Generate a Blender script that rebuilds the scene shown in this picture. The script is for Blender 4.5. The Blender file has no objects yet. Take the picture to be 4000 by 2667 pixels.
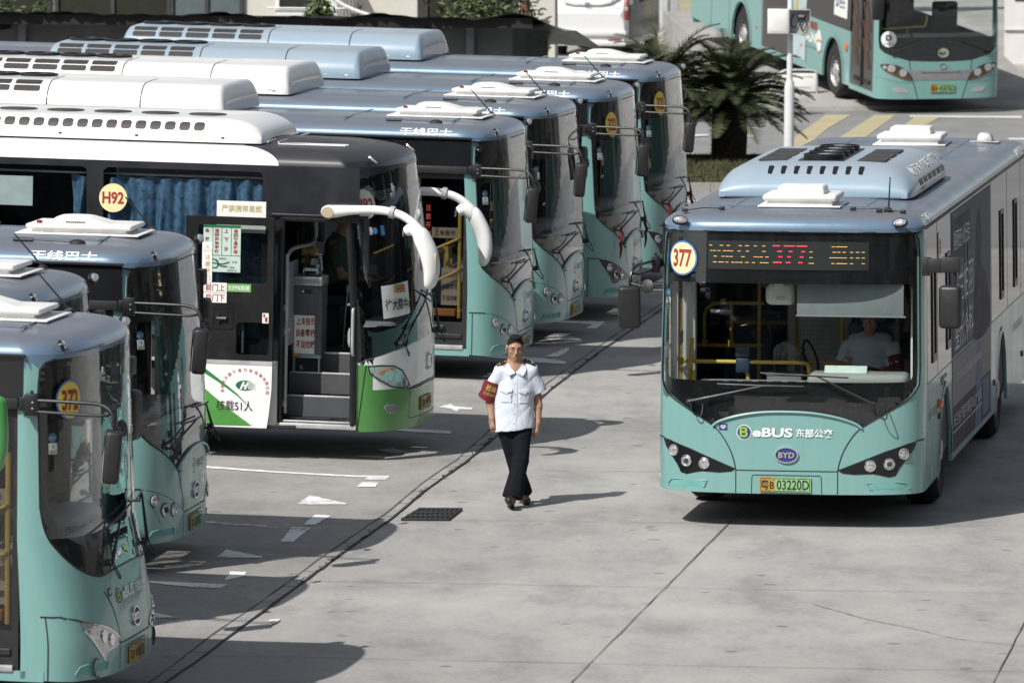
import bpy, bmesh, math, random
import numpy as np
from mathutils import Vector, Matrix, geometry

R = math.radians
random.seed(7)
rng = np.random.default_rng(7)
scene = bpy.context.scene
COL = scene.collection

# ------------------------------------------------------------------ camera
CAM_H, CAM_PITCH, FPX = 7.63, 5.2406, 27000.0       # height (m), degrees down, focal length in px of a 4000 px wide frame
cam_d = bpy.data.cameras.new('camera')
cam_d.sensor_width = 36.0
cam_d.lens = 36.0 * FPX / 4000.0
cam_d.clip_start, cam_d.clip_end = 1.0, 2000.0
cam_d.dof.use_dof = True
cam_d.dof.focus_distance = 66.0
cam_d.dof.aperture_fstop = 6.3
cam = bpy.data.objects.new('camera', cam_d)
cam.location = (0, 0, CAM_H)
cam.rotation_euler = (R(90 - CAM_PITCH), 0, 0)
COL.objects.link(cam)
scene.camera = cam

# ------------------------------------------------------------------ sky and sun
SUN_EL, SUN_TO = R(46), Vector((0.66, 0.75, 0)).normalized()    # shadows fall right and away from the camera
world = bpy.data.worlds.new('World')
scene.world = world
world.use_nodes = True
nt = world.node_tree
bg = nt.nodes['Background']
sky = nt.nodes.new('ShaderNodeTexSky')
sky.sky_type = 'NISHITA'
sky.sun_disc = False
sky.sun_elevation = SUN_EL
sky.sun_rotation = math.atan2(-SUN_TO.x, -SUN_TO.y)
sky.dust_density = 2.0
sky.ozone_density = 1.0
hz = nt.nodes.new('ShaderNodeHueSaturation')       # humid, whitish summer sky
hz.inputs['Saturation'].default_value = 0.5
nt.links.new(sky.outputs[0], hz.inputs['Color'])
nt.links.new(hz.outputs[0], bg.inputs[0])
bg.inputs[1].default_value = 0.09
sl = bpy.data.lights.new('sun', 'SUN')
sl.energy = 4.6
sl.angle = R(0.53)
sl.color = (1.0, 0.965, 0.915)
sun = bpy.data.objects.new('sun', sl)
ldir = Vector((SUN_TO.x * math.cos(SUN_EL), SUN_TO.y * math.cos(SUN_EL), -math.sin(SUN_EL)))
sun.rotation_euler = ldir.to_track_quat('-Z', 'Y').to_euler()
sun.location = (-40, 0, 60)
COL.objects.link(sun)
scene.view_settings.view_transform = 'Standard'
scene.view_settings.look = 'None'
scene.view_settings.gamma = 1.0
scene.view_settings.use_curve_mapping = False
scene.view_settings.exposure = 0.15
scene.render.engine = 'CYCLES'
scene.cycles.max_bounces = 8
scene.cycles.transparent_max_bounces = 16

# ------------------------------------------------------------------ surveying: a direction seen in the photograph meets a height
_c, _s = math.cos(R(CAM_PITCH)), math.sin(R(CAM_PITCH))
def un(x, y, z=0.0):
    u, v = (x - 2000) / FPX, (y - 1333.5) / FPX
    t = (z - CAM_H) / -(_s + v * _c)
    return Vector((u * t, (_c - v * _s) * t, z))
def at_depth(x, y, Y):
    u, v = (x - 2000) / FPX, (y - 1333.5) / FPX
    t = Y / (_c - v * _s)
    return Vector((u * t, Y, CAM_H - (_s + v * _c) * t))

# ------------------------------------------------------------------ materials
MATS = {}
def nodes_of(name):
    m = bpy.data.materials.new(name)
    m.use_nodes = True
    n = m.node_tree.nodes
    return m, n, m.node_tree.links, n['Principled BSDF']
def ramp(n, l, src, stops):
    r = n.new('ShaderNodeValToRGB')
    el = r.color_ramp.elements
    while len(el) < len(stops): el.new(0.5)
    for e, (p, c) in zip(el, stops):
        e.position = p
        e.color = (*c, 1) if len(c) == 3 else c
    l.new(src, r.inputs[0])
    return r
def noise(n, l, scale, detail=4, rough=0.55, vec=None, dist=0.0):
    t = n.new('ShaderNodeTexNoise')
    t.inputs['Scale'].default_value = scale
    t.inputs['Detail'].default_value = detail
    t.inputs['Roughness'].default_value = rough
    t.inputs['Distortion'].default_value = dist
    if vec is not None: l.new(vec, t.inputs['Vector'])
    return t
def coords(n, l, kind='Object', scale=(1, 1, 1), rot=(0, 0, 0)):
    tc = n.new('ShaderNodeTexCoord')
    mp = n.new('ShaderNodeMapping')
    mp.inputs['Scale'].default_value = scale
    mp.inputs['Rotation'].default_value = rot
    l.new(tc.outputs[kind], mp.inputs[0])
    return mp.outputs[0]
def mixc(n, l, fac, a, b, mode='MIX'):
    m = n.new('ShaderNodeMix')
    m.data_type = 'RGBA'
    m.blend_type = mode
    for sock, v in ((m.inputs[0], fac), (m.inputs[6], a), (m.inputs[7], b)):
        if isinstance(v, (int, float)): sock.default_value = v
        elif isinstance(v, tuple): sock.default_value = (*v, 1)
        else: l.new(v, sock)
    return m.outputs[2]
def bump(n, l, b, h, strength=0.2, dist=0.01):
    bp = n.new('ShaderNodeBump')
    bp.inputs['Strength'].default_value = strength
    bp.inputs['Distance'].default_value = dist
    l.new(h, bp.inputs['Height'])
    l.new(bp.outputs[0], b.inputs['Normal'])
def plain(name, c, rough=0.5, metal=0.0, var=0.12, scale=6.0, coat=0.0, spec=0.5, bmp=0.0, bscale=60.0):
    """surface of one colour with faint blotches of wear"""
    if name in MATS: return MATS[name]
    m, n, l, b = nodes_of(name)
    v = coords(n, l)
    t = noise(n, l, scale, 5, 0.6, v)
    lo = tuple(x * (1 - var) for x in c); hi = tuple(min(1, x * (1 + var)) for x in c)
    r = ramp(n, l, t.outputs[0], [(0.3, lo), (0.7, hi)])
    l.new(r.outputs[0], b.inputs['Base Color'])
    rr = ramp(n, l, t.outputs[0], [(0.3, (rough * 0.85,) * 3), (0.7, (min(1, rough * 1.2),) * 3)])
    l.new(rr.outputs[0], b.inputs['Roughness'])
    b.inputs['Metallic'].default_value = metal
    b.inputs['Specular IOR Level'].default_value = spec
    b.inputs['Coat Weight'].default_value = coat
    b.inputs['Coat Roughness'].default_value = 0.08
    if bmp:
        t2 = noise(n, l, bscale, 3, 0.6, v)
        bump(n, l, b, t2.outputs[0], bmp, 0.004)
    MATS[name] = m
    return m
def paint(name, c, rough=0.32, dust=0.18, coat=0.6, top=None, metal=0.0):
    """vehicle paint: fine dust, streaks running down and small scuffs"""
    if name in MATS: return MATS[name]
    m, n, l, b = nodes_of(name)
    v1 = coords(n, l, scale=(0.8, 0.8, 0.8))
    v2 = coords(n, l, scale=(7, 7, 0.7))
    a = noise(n, l, 2.2, 6, 0.62, v1)
    s = noise(n, l, 3.0, 4, 0.6, v2)
    k = noise(n, l, 90, 2, 0.5, v1)
    fa = ramp(n, l, a.outputs[0], [(0.38, (0, 0, 0)), (0.75, (dust,) * 3)])
    fs = ramp(n, l, s.outputs[0], [(0.5, (0, 0, 0)), (0.8, (dust * 0.8,) * 3)])
    grey = tuple(0.55 * x + 0.45 * 0.25 for x in c)
    col = mixc(n, l, fa.outputs[0], c, grey)
    dark = tuple(x * 0.55 for x in c)
    col = mixc(n, l, fs.outputs[0], col, dark)
    fk = ramp(n, l, k.outputs[0], [(0.72, (0, 0, 0)), (0.78, (dust,) * 3)])
    col = mixc(n, l, fk.outputs[0], col, tuple(x * 0.4 for x in c))
    l.new(col, b.inputs['Base Color'])
    rr = ramp(n, l, a.outputs[0], [(0.3, (rough * 0.8,) * 3), (0.75, (min(1, rough * 1.6),) * 3)])
    l.new(rr.outputs[0], b.inputs['Roughness'])
    if top is not None:                    # dust settles on what lies flat
        g = n.new('ShaderNodeNewGeometry'); sx = n.new('ShaderNodeSeparateXYZ'); l.new(g.outputs['Normal'], sx.inputs[0])
        up = ramp(n, l, sx.outputs[2], [(0.62, (0, 0, 0)), (0.93, (1, 1, 1))])
        amt = mixc(n, l, 1.0, up.outputs[0], ramp(n, l, a.outputs[0], [(0.25, (0.6,) * 3), (0.7, (1, 1, 1))]).outputs[0], 'MULTIPLY')
        col = mixc(n, l, amt, col, top)
        l.new(col, b.inputs['Base Color'])
        rr2 = mixc(n, l, amt, rr.outputs[0], (0.75, 0.75, 0.75)); l.new(rr2, b.inputs['Roughness'])
        cw = mixc(n, l, amt, (coat,) * 3, (0.05, 0.05, 0.05)); l.new(cw, b.inputs['Coat Weight'])
    else: b.inputs['Coat Weight'].default_value = coat
    b.inputs['Coat Roughness'].default_value = 0.09
    b.inputs['Metallic'].default_value = metal
    MATS[name] = m
    return m
def glass(name, tint=(0.55, 0.6, 0.6), ior=1.5, rough=0.0):
    if name in MATS: return MATS[name]
    m, n, l, b = nodes_of(name)
    n.remove(b)
    out = n['Material Output']
    tr = n.new('ShaderNodeBsdfTransparent'); tr.inputs[0].default_value = (*tint, 1)
    gl = n.new('ShaderNodeBsdfGlossy'); gl.inputs['Roughness'].default_value = rough
    gl.inputs[0].default_value = (0.95, 0.97, 1, 1)
    fr = n.new('ShaderNodeFresnel')
    gm = n.new('ShaderNodeNewGeometry'); im = n.new('ShaderNodeMix'); im.data_type = 'FLOAT'
    im.inputs[2].default_value = ior; im.inputs[3].default_value = 1.0 / ior                     # a thin pane mirrors alike from both sides
    l.new(gm.outputs['Backfacing'], im.inputs[0]); l.new(im.outputs[0], fr.inputs[0])
    v = coords(n, l, scale=(1, 1, 1))
    t = noise(n, l, 1.3, 2, 0.5, v)
    bp = n.new('ShaderNodeBump'); bp.inputs['Strength'].default_value = 0.06; bp.inputs['Distance'].default_value = 0.06
    l.new(t.outputs[0], bp.inputs['Height'])
    l.new(bp.outputs[0], gl.inputs['Normal'])
    mx = n.new('ShaderNodeMixShader')
    f1 = n.new('ShaderNodeMath'); f1.operation = 'ADD'; f1.inputs[1].default_value = 1.0; l.new(fr.outputs[0], f1.inputs[0])
    f2 = n.new('ShaderNodeMath'); f2.operation = 'DIVIDE'; l.new(fr.outputs[0], f2.inputs[0]); l.new(f1.outputs[0], f2.inputs[1])
    f3 = n.new('ShaderNodeMath'); f3.operation = 'MULTIPLY'; f3.inputs[1].default_value = 2.0; f3.use_clamp = True; l.new(f2.outputs[0], f3.inputs[0])   # both faces of the pane mirror
    l.new(f3.outputs[0], mx.inputs[0]); l.new(tr.outputs[0], mx.inputs[1]); l.new(gl.outputs[0], mx.inputs[2])
    l.new(mx.outputs[0], out.inputs[0])
    MATS[name] = m
    return m
def cotton(name, c, k=0.55):
    m, n, l, b = nodes_of(name)
    v = coords(n, l, scale=(1, 1, 0.75))
    a = noise(n, l, 4.6, 2, 0.4, v, 1.2); f = noise(n, l, 160, 2, 0.5, v)
    cr = n.new('ShaderNodeMath'); cr.operation = 'SUBTRACT'; cr.inputs[1].default_value = 0.5; l.new(a.outputs[0], cr.inputs[0])
    ab = n.new('ShaderNodeMath'); ab.operation = 'ABSOLUTE'; l.new(cr.outputs[0], ab.inputs[0])
    pw = n.new('ShaderNodeMath'); pw.operation = 'POWER'; pw.inputs[1].default_value = 0.6; l.new(ab.outputs[0], pw.inputs[0])
    bump(n, l, b, pw.outputs[0], k, 0.03)
    l.new(ramp(n, l, f.outputs[0], [(.3, tuple(x * .95 for x in c)), (.7, c)]).outputs[0], b.inputs['Base Color'])
    b.inputs['Roughness'].default_value = 0.9; b.inputs['Specular IOR Level'].default_value = 0.2
    MATS[name] = m
    return m
def glow(name, c, k):
    if name in MATS: return MATS[name]
    m, n, l, b = nodes_of(name)
    b.inputs['Base Color'].default_value = (*c, 1)
    b.inputs['Emission Color'].default_value = (*c, 1)
    b.inputs['Emission Strength'].default_value = k
    MATS[name] = m
    return m

TEAL = paint('teal_paint', (0.17, 0.345, 0.33), 0.36, 0.2)
BLUE = paint('blue_roof_paint', (0.135, 0.215, 0.31), 0.26, 0.2, 1.0, (0.150, 0.156, 0.178), 0.3)
BLUE_AC = paint('pale_blue_roof_unit', (0.25, 0.345, 0.425), 0.33, 0.15, 0.6, (0.27, 0.32, 0.37))
WHITE = paint('white_paint', (0.78, 0.78, 0.77), 0.35, 0.13)
GREEN = paint('green_paint', (0.075, 0.25, 0.06), 0.3, 0.12)
ANTHR = paint('anthracite_paint', (0.013, 0.014, 0.018), 0.3, 0.1, 0.6, (0.028, 0.028, 0.033))
BLACK = plain('black_trim', (0.008, 0.008, 0.009), 0.38)
MATTE = plain('matt_black_plastic', (0.014, 0.014, 0.016), 0.5, bmp=0.15)
MASK = plain('black_printed_edge', (0.008, 0.008, 0.009), 0.25)
RUBBER = plain('tyre_rubber', (0.02, 0.02, 0.02), 0.85, bmp=0.3)
STEEL = plain('brushed_steel', (0.45, 0.45, 0.46), 0.35, 0.9)
ALU = plain('dull_aluminium', (0.5, 0.5, 0.5), 0.5, 0.6)
CHROME = plain('chrome', (0.8, 0.8, 0.8), 0.12, 1.0, var=0.03)
YELLOW = plain('yellow_rail_paint', (0.60, 0.42, 0.07), 0.4, coat=0.2)
SEAM = plain('panel_gap', (0.012, 0.02, 0.02), 0.8)
WPLAS = plain('white_plastic', (0.74, 0.74, 0.72), 0.45, var=0.07)
CLEARL = plain('lamp_lens', (0.55, 0.56, 0.57), 0.08, 0.6, var=0.45, scale=60)
AMBER = plain('amber_lens', (0.6, 0.16, 0.02), 0.2, coat=0.5)
REDL = plain('red_lens', (0.20, 0.014, 0.012), 0.35, coat=0.3)
PAPER = plain('paper_white', (0.72, 0.73, 0.70), 0.7, var=0.06)
REDINK = plain('red_ink', (0.30, 0.025, 0.02), 0.6, var=0.05)
BLACKINK = plain('black_ink', (0.015, 0.015, 0.015), 0.6, var=0.05)
GOLDINK = plain('gold_ink', (0.48, 0.40, 0.16), 0.6, var=0.05)
BLUEINK = plain('blue_ink', (0.02, 0.035, 0.17), 0.5, var=0.05)
BLUELET = plain('blue_lettering', (0.06, 0.14, 0.33), 0.5, var=0.1)
WHITELET = plain('white_lettering', (0.72, 0.74, 0.74), 0.45, var=0.08)
GREENINK = plain('green_ink', (0.01, 0.12, 0.06), 0.5, var=0.05)
LIME = plain('lime_print', (0.28, 0.46, 0.05), 0.5, var=0.1)
CREAM = plain('cream_disc', (0.72, 0.66, 0.36), 0.5, var=0.04)
YDISC = plain('yellow_disc', (0.66, 0.52, 0.08), 0.5, var=0.05)
DISCBLUE = plain('disc_blue_rim', (0.06, 0.16, 0.42), 0.5, var=0.05)
PLATE_Y = plain('plate_yellow', (0.42, 0.25, 0.04), 0.4, var=0.1)
PLATE_G = plain('plate_green', (0.23, 0.45, 0.20), 0.4, var=0.1)
GLASS = glass('windscreen_glass', (0.84, 0.88, 0.87), 1.44)
GLASS_D = glass('tinted_side_glass', (0.16, 0.17, 0.18), 1.6)
INTER = plain('grey_cabin_lining', (0.30, 0.31, 0.31), 0.6)
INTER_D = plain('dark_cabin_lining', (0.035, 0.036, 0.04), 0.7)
SEATB = plain('blue_seat_shell', (0.035, 0.075, 0.17), 0.45, var=0.2)
plain('dark_side_glass', (0.012, 0.013, 0.015), 0.06, spec=0.6)
GRILLE_M = None
def mesh_grille():
    global GRILLE_M
    if GRILLE_M: return GRILLE_M
    m, n, l, b = nodes_of('grille_mesh')
    v = coords(n, l)
    ck = n.new('ShaderNodeTexChecker'); ck.inputs['Scale'].default_value = 90
    ck.inputs[1].default_value = (0.008, 0.008, 0.009, 1); ck.inputs[2].default_value = (0.07, 0.065, 0.06, 1)
    l.new(v, ck.inputs[0]); l.new(ck.outputs[0], b.inputs['Base Color'])
    b.inputs['Roughness'].default_value = 0.6
    GRILLE_M = m
    return m

# ------------------------------------------------------------------ mesh helpers
class MB:
    """collects shapes into one mesh"""
    def __init__(s): s.v, s.f, s.m = [], [], []
    def add(s, verts, faces, mi=0):
        o = len(s.v)
        s.v += [tuple(p) for p in verts]
        s.f += [tuple(i + o for i in f) for f in faces]
        s.m += [mi] * len(faces)
        return s
    def bm(s, b, mi=0, M=None):
        if M is not None: bmesh.ops.transform(b, matrix=M, verts=b.verts)
        b.verts.index_update()
        s.add([v.co[:] for v in b.verts], [[v.index for v in f.verts] for f in b.faces], mi)
        b.free()
        return s
    def box(s, c, d, bev=0.0, rot=None, mi=0, seg=2, taper=None):
        b = bmesh.new()
        bmesh.ops.create_cube(b, size=1.0)
        bmesh.ops.scale(b, vec=d, verts=b.verts)
        if taper:
            for v in b.verts:
                if v.co.z > 0: v.co.x *= taper[0]; v.co.y *= taper[1]
        if bev > 0: bmesh.ops.bevel(b, geom=b.edges[:], offset=bev, segments=seg, affect='EDGES', profile=0.5)
        M = Matrix.Translation(c)
        if rot is not None: M = M @ (rot if isinstance(rot, Matrix) else Matrix.Rotation(rot, 4, 'Z'))
        return s.bm(b, mi, M)
    def tube(s, pts, r, n=10, mi=0, caps=True, flat=None):
        pts = [Vector(p) for p in pts]
        rs = r if isinstance(r, (list, tuple)) else [r] * len(pts)
        rings, up = [], None
        for i, p in enumerate(pts):
            t = (pts[min(i + 1, len(pts) - 1)] - pts[max(i - 1, 0)]).normalized()
            if up is None: up = Vector((0, 0, 1)) if abs(t.z) < 0.9 else Vector((0, 1, 0))
            a = t.cross(up)
            a = a.normalized() if a.length > 1e-5 else t.orthogonal().normalized()
            b2 = a.cross(t).normalized(); up = b2
            fl = flat or (1, 1)
            rings.append([p + (a * math.cos(2 * math.pi * k / n) * fl[0] + b2 * math.sin(2 * math.pi * k / n) * fl[1]) * rs[i] for k in range(n)])
        vs = [q for rg in rings for q in rg]
        fs = [(i * n + k, i * n + (k + 1) % n, (i + 1) * n + (k + 1) % n, (i + 1) * n + k) for i in range(len(rings) - 1) for k in range(n)]
        if caps: fs += [tuple(range(n))[::-1], tuple((len(rings) - 1) * n + k for k in range(n))]
        return s.add(vs, fs, mi)
    def lathe(s, prof, n=28, M=None, mi=0):
        """prof: (radius, height) pairs, turned round local z"""
        vs = [Vector((r * math.cos(2 * math.pi * k / n), r * math.sin(2 * math.pi * k / n), h)) for r, h in prof for k in range(n)]
        if M is not None: vs = [M @ v for v in vs]
        fs = [(i * n + k, i * n + (k + 1) % n, (i + 1) * n + (k + 1) % n, (i + 1) * n + k) for i in range(len(prof) - 1) for k in range(n)]
        return s.add(vs, fs, mi)
    def prism(s, outline, fn, t0, t1, mi=0):
        """outline in 2-D, fn(u, v, t) -> point, with thickness from t0 to t1"""
        n = len(outline)
        vs = [fn(u, v, t0) for u, v in outline] + [fn(u, v, t1) for u, v in outline]
        fs = [tuple(range(n))[::-1], tuple(range(n, 2 * n))] + [(i, (i + 1) % n, n + (i + 1) % n, n + i) for i in range(n)]
        return s.add(vs, fs, mi)
    def skin(s, loops, fn, grid=0.1, off=0.0, thick=0.0, mi=0, mfun=None):
        vs, ts = cdt(loops, grid)
        top = [fn(u, v, off) for u, v in vs]
        o = len(s.v)
        s.v += [tuple(p) for p in top]
        for t in ts:
            s.f.append(tuple(i + o for i in t))
            if mfun: s.m.append(mfun(*(sum(vs[i][k] for i in t) / 3 for k in (0, 1))))
            else: s.m.append(mi)
        if thick:
            cnt = {}
            for t in ts:
                for a, b in ((t[0], t[1]), (t[1], t[2]), (t[2], t[0])): cnt[(a, b)] = 1
            o2 = len(s.v)
            s.v += [tuple(fn(u, v, off - thick)) for u, v in vs]
            for (a, b) in cnt:
                if (b, a) not in cnt:
                    s.f.append((o + b, o + a, o2 + a, o2 + b)); s.m.append(mi)
        return s
    def mesh(s, name, mats, smooth=35):
        me = bpy.data.meshes.new(name)
        me.from_pydata(s.v, [], s.f)
        for m in (mats if isinstance(mats, (list, tuple)) else [mats]): me.materials.append(m)
        me.polygons.foreach_set('material_index', s.m)
        me.update()
        if smooth:
            b = bmesh.new(); b.from_mesh(me)
            bmesh.ops.remove_doubles(b, verts=b.verts, dist=1e-5)
            bmesh.ops.recalc_face_normals(b, faces=b.faces) if smooth != 'keep' else None
            b.to_mesh(me); b.free()
            me.polygons.foreach_set('use_smooth', [True] * len(me.polygons))
            if smooth != 'keep': me.set_sharp_from_angle(angle=R(smooth))
        me.update()
        return me

def cdt(loops, grid):
    pts, edges, polys = [], [], []
    for lp in loops:
        dense = []
        for i, a in enumerate(lp):
            b = lp[(i + 1) % len(lp)]
            k = max(1, int(math.hypot(b[0] - a[0], b[1] - a[1]) / grid + 0.5))
            dense += [(a[0] + (b[0] - a[0]) * j / k, a[1] + (b[1] - a[1]) * j / k) for j in range(k)]
        o = len(pts); n = len(dense)
        pts += dense
        edges += [(o + i, o + (i + 1) % n) for i in range(n)]
        polys.append(np.array(dense))
    B = np.array(pts)
    def inside(q):
        r = np.zeros(len(q), bool)
        for P in polys:
            x0, y0 = P[:, 0], P[:, 1]; x1, y1 = np.roll(x0, -1), np.roll(y0, -1)
            for a, b, c, d in zip(x0, y0, x1, y1):
                if b == d: continue
                cr = ((b > q[:, 1]) != (d > q[:, 1])) & (q[:, 0] < (c - a) * (q[:, 1] - b) / (d - b) + a)
                r ^= cr
        return r
    lo, hi = B.min(0), B.max(0)
    gx = np.arange(lo[0] + grid * 0.53, hi[0], grid); gy = np.arange(lo[1] + grid * 0.47, hi[1], grid)
    if len(gx) and len(gy):
        G = np.stack(np.meshgrid(gx, gy), -1).reshape(-1, 2)
        G = G[inside(G)]
        if len(G):
            keep = []
            for ch in np.array_split(G, max(1, len(G) // 500)):
                d = ((ch[:, None] - B[None]) ** 2).sum(-1).min(1)
                keep.append(ch[d > (0.35 * grid) ** 2])
            pts = pts + [tuple(p) for p in np.concatenate(keep)]
    r = geometry.delaunay_2d_cdt([Vector(p) for p in pts], edges, [], 0, 1e-6)
    V = np.array([v[:] for v in r[0]])
    T = [tuple(f) for f in r[2]]
    C = np.array([V[list(f)].mean(0) for f in T])
    ok = inside(C)
    T = [f for f, k in zip(T, ok) if k]
    used = sorted({i for f in T for i in f})
    mp = {i: j for j, i in enumerate(used)}
    out = []
    for f in T:
        a, b, c = (V[i] for i in f[:3])
        if (b[0] - a[0]) * (c[1] - a[1]) - (b[1] - a[1]) * (c[0] - a[0]) < 0: f = f[::-1]
        out.append(tuple(mp[i] for i in f))
    return [tuple(V[i]) for i in used], out

def link(name, me, parent=None, loc=None):
    o = bpy.data.objects.new(name, me)
    COL.objects.link(o)
    if parent is not None: o.parent = parent
    if loc is not None: o.location = loc
    return o
CACHE = {}
NOSE_ID = 'pointed'        # meshes are shared only between buses with the same nose
def part(name, key, build, mats, parent, smooth=35):
    """one part; parts with the same key share their mesh"""
    key = None if key is None else (NOSE_ID,) + tuple(key)
    if key is None or key not in CACHE:
        mb = MB(); build(mb)
        me = mb.mesh(name, mats, smooth)
        if key is not None: CACHE[key] = me
    else: me = CACHE[key]
    return link(name, me, parent)
def tag(o, label=None, cat=None, group=None, kind=None):
    for k, v in (('label', label), ('category', cat), ('group', group), ('kind', kind)):
        if v: o[k] = v
    return o
def empty(name, loc=(0, 0, 0), M=None):
    o = bpy.data.objects.new(name, None)
    o.empty_display_size = 0.3
    COL.objects.link(o)
    if M is not None: o.matrix_world = M
    else: o.location = loc
    return o
def frame(loc, fwd, pitch=0.0):
    """matrix of a vehicle: x forward, y left, z up; pitch > 0 raises the rear"""
    f = Vector((fwd[0], fwd[1], 0)).normalized()
    l = Vector((-f.y, f.x, 0))
    f = (f * math.cos(pitch) - Vector((0, 0, math.sin(pitch)))).normalized()
    u = f.cross(l)
    return Matrix(((f.x, l.x, u.x, loc[0]), (f.y, l.y, u.y, loc[1]), (f.z, l.z, u.z, loc[2]), (0, 0, 0, 1)))

# ------------------------------------------------------------------ lettering
TXT = {}
def text2d(s, bold=0.0, shear=0.0, spacing=1.0):
    k = (s, bold, shear, spacing)
    if k in TXT: return TXT[k]
    cu = bpy.data.curves.new('lettering', 'FONT')
    cu.body = s; cu.size = 1.0; cu.offset = bold; cu.shear = shear; cu.space_character = spacing; cu.resolution_u = 3
    cu.align_x = 'CENTER'
    o = bpy.data.objects.new('lettering', cu)
    COL.objects.link(o)
    dg = bpy.context.evaluated_depsgraph_get()
    me = bpy.data.meshes.new_from_object(o.evaluated_get(dg))
    v = [(p.co.x, p.co.y) for p in me.vertices]; f = [tuple(p.vertices) for p in me.polygons]
    bpy.data.objects.remove(o); bpy.data.curves.remove(cu); bpy.data.meshes.remove(me)
    if not v: v, f = [(0, 0), (1, 0), (0, 1)], [(0, 1, 2)]
    A = np.array(v); lo, hi = A.min(0), A.max(0)
    A = (A - (lo + hi) / 2) / (hi - lo)
    TXT[k] = ([tuple(p) for p in A], f)
    return TXT[k]
def put_text(mb, s, fn, u, v, w, h, off=0.003, bold=0.01, mi=0, flip=False, rot=0.0, shear=0.0, spacing=1.0):
    """letters fitted to a w x h rectangle centred on (u, v) of the surface fn(u, v, off)"""
    V, F = text2d(s, bold, shear, spacing)
    c, sn = math.cos(rot), math.sin(rot)
    sg = -1 if flip else 1
    vs = []
    for x, y in V:
        X, Y = x * w * sg, y * h
        vs.append(fn(u + X * c - Y * sn, v + X * sn + Y * c, off))
    mb.add(vs, F, mi)
def ell(cu, cv, ru, rv=None, n=28, a0=0.0):
    rv = ru if rv is None else rv
    return [(cu + ru * math.cos(2 * math.pi * k / n + a0), cv + rv * math.sin(2 * math.pi * k / n + a0)) for k in range(n)]
def rrect(u0, v0, u1, v1, r=0.03, n=5):
    r = min(r, abs(u1 - u0) / 2.01, abs(v1 - v0) / 2.01)
    out = []
    for cx, cy, a in ((u1 - r, v1 - r, 0), (u0 + r, v1 - r, 90), (u0 + r, v0 + r, 180), (u1 - r, v0 + r, 270)):
        out += [(cx + r * math.cos(R(a + 90 * k / n)), cy + r * math.sin(R(a + 90 * k / n))) for k in range(n + 1)]
    return out
def smooth_line(pts, k=4, closed=False):
    """Catmull-Rom through the points (2-D or 3-D)"""
    P = [np.array(p, float) for p in pts]; n = len(P); out = []
    rngi = range(n if closed else n - 1)
    for i in rngi:
        p1, p2 = P[i], P[(i + 1) % n]
        p0 = P[(i - 1) % n] if closed or i > 0 else p1
        p3 = P[(i + 2) % n] if closed or i + 2 < n else p2
        for j in range(k):
            t = j / k
            out.append(tuple(0.5 * ((2 * p1) + (-p0 + p2) * t + (2 * p0 - 5 * p1 + 4 * p2 - p3) * t * t + (-p0 + 3 * p1 - 3 * p2 + p3) * t ** 3)))
    if not closed: out.append(tuple(P[-1]))
    return out
# ------------------------------------------------------------------ city bus: the curved nose is drawn in (y, z) and wrapped round its plan
class Nose:
    def __init__(s, hw, a, n, rake, L=12.0):
        s.hw, s.rake, s.L = hw, rake, L
        t = np.linspace(0, math.pi / 2, 400)
        y = hw * np.sin(t) ** (2 / n); x = a * np.cos(t) ** (2 / n) - a
        x = np.append(x, -L); y = np.append(y, hw)
        s.S = np.concatenate([[0], np.cumsum(np.hypot(np.diff(x), np.diff(y)))])
        s.X, s.Y = x, y
    def tumble(s, z): return 1 - 0.016 * max(0.0, z - 1.3) / 1.4
    def P(s, u, z, off=0.0):
        """point u metres round the plan from the centre of the front (left positive), z above the ground"""
        q = abs(u)
        x = float(np.interp(q, s.S, s.X)); y = float(np.interp(q, s.S, s.Y))
        d = 0.012
        tx = float(np.interp(q + d, s.S, s.X)) - float(np.interp(max(0, q - d), s.S, s.X))
        ty = float(np.interp(q + d, s.S, s.Y)) - float(np.interp(max(0, q - d), s.S, s.Y))
        k = math.hypot(tx, ty) or 1
        nx, ny = (ty / k, -tx / k)
        w = min(1, max(0, (x + 0.75) / 0.45)); w = w * w * (3 - 2 * w)
        x -= s.rake(z) * w
        y *= s.tumble(z)
        x += nx * off; y += ny * off
        return Vector((x, y if u >= 0 else -y, z))
    def s_of(s, y):
        k = np.searchsorted(s.Y[:-1], min(abs(y), s.hw - 1e-4))
        k = max(1, min(k, len(s.Y) - 2))
        f = (abs(y) - s.Y[k - 1]) / max(1e-9, s.Y[k] - s.Y[k - 1])
        v = s.S[k - 1] + f * (s.S[k] - s.S[k - 1])
        return v if y >= 0 else -v
    def s_at_x(s, x):                      # on the side, x < 0
        return float(np.interp(-x, -s.X, s.S))
    def F(s, y, z, off=0.0): return s.P(s.s_of(y), z, off)
    def right(s, x, z, off=0.0): return Vector((x, -(s.hw * s.tumble(z) + off), z))
    def left(s, u, z, off=0.0): return Vector((-u, s.hw * s.tumble(z) + off, z))
    def sdom(s, pts): return [(s.s_of(y), z) for y, z in pts]

def mirror_y(pts): return [(-y, z) for y, z in pts][::-1]
def sym(half):
    """half outline (y >= 0) from the top centre line round to the bottom centre line, closed with its mirror image"""
    return half + [(-y, z) for y, z in half[::-1] if y > 1e-6]

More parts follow.
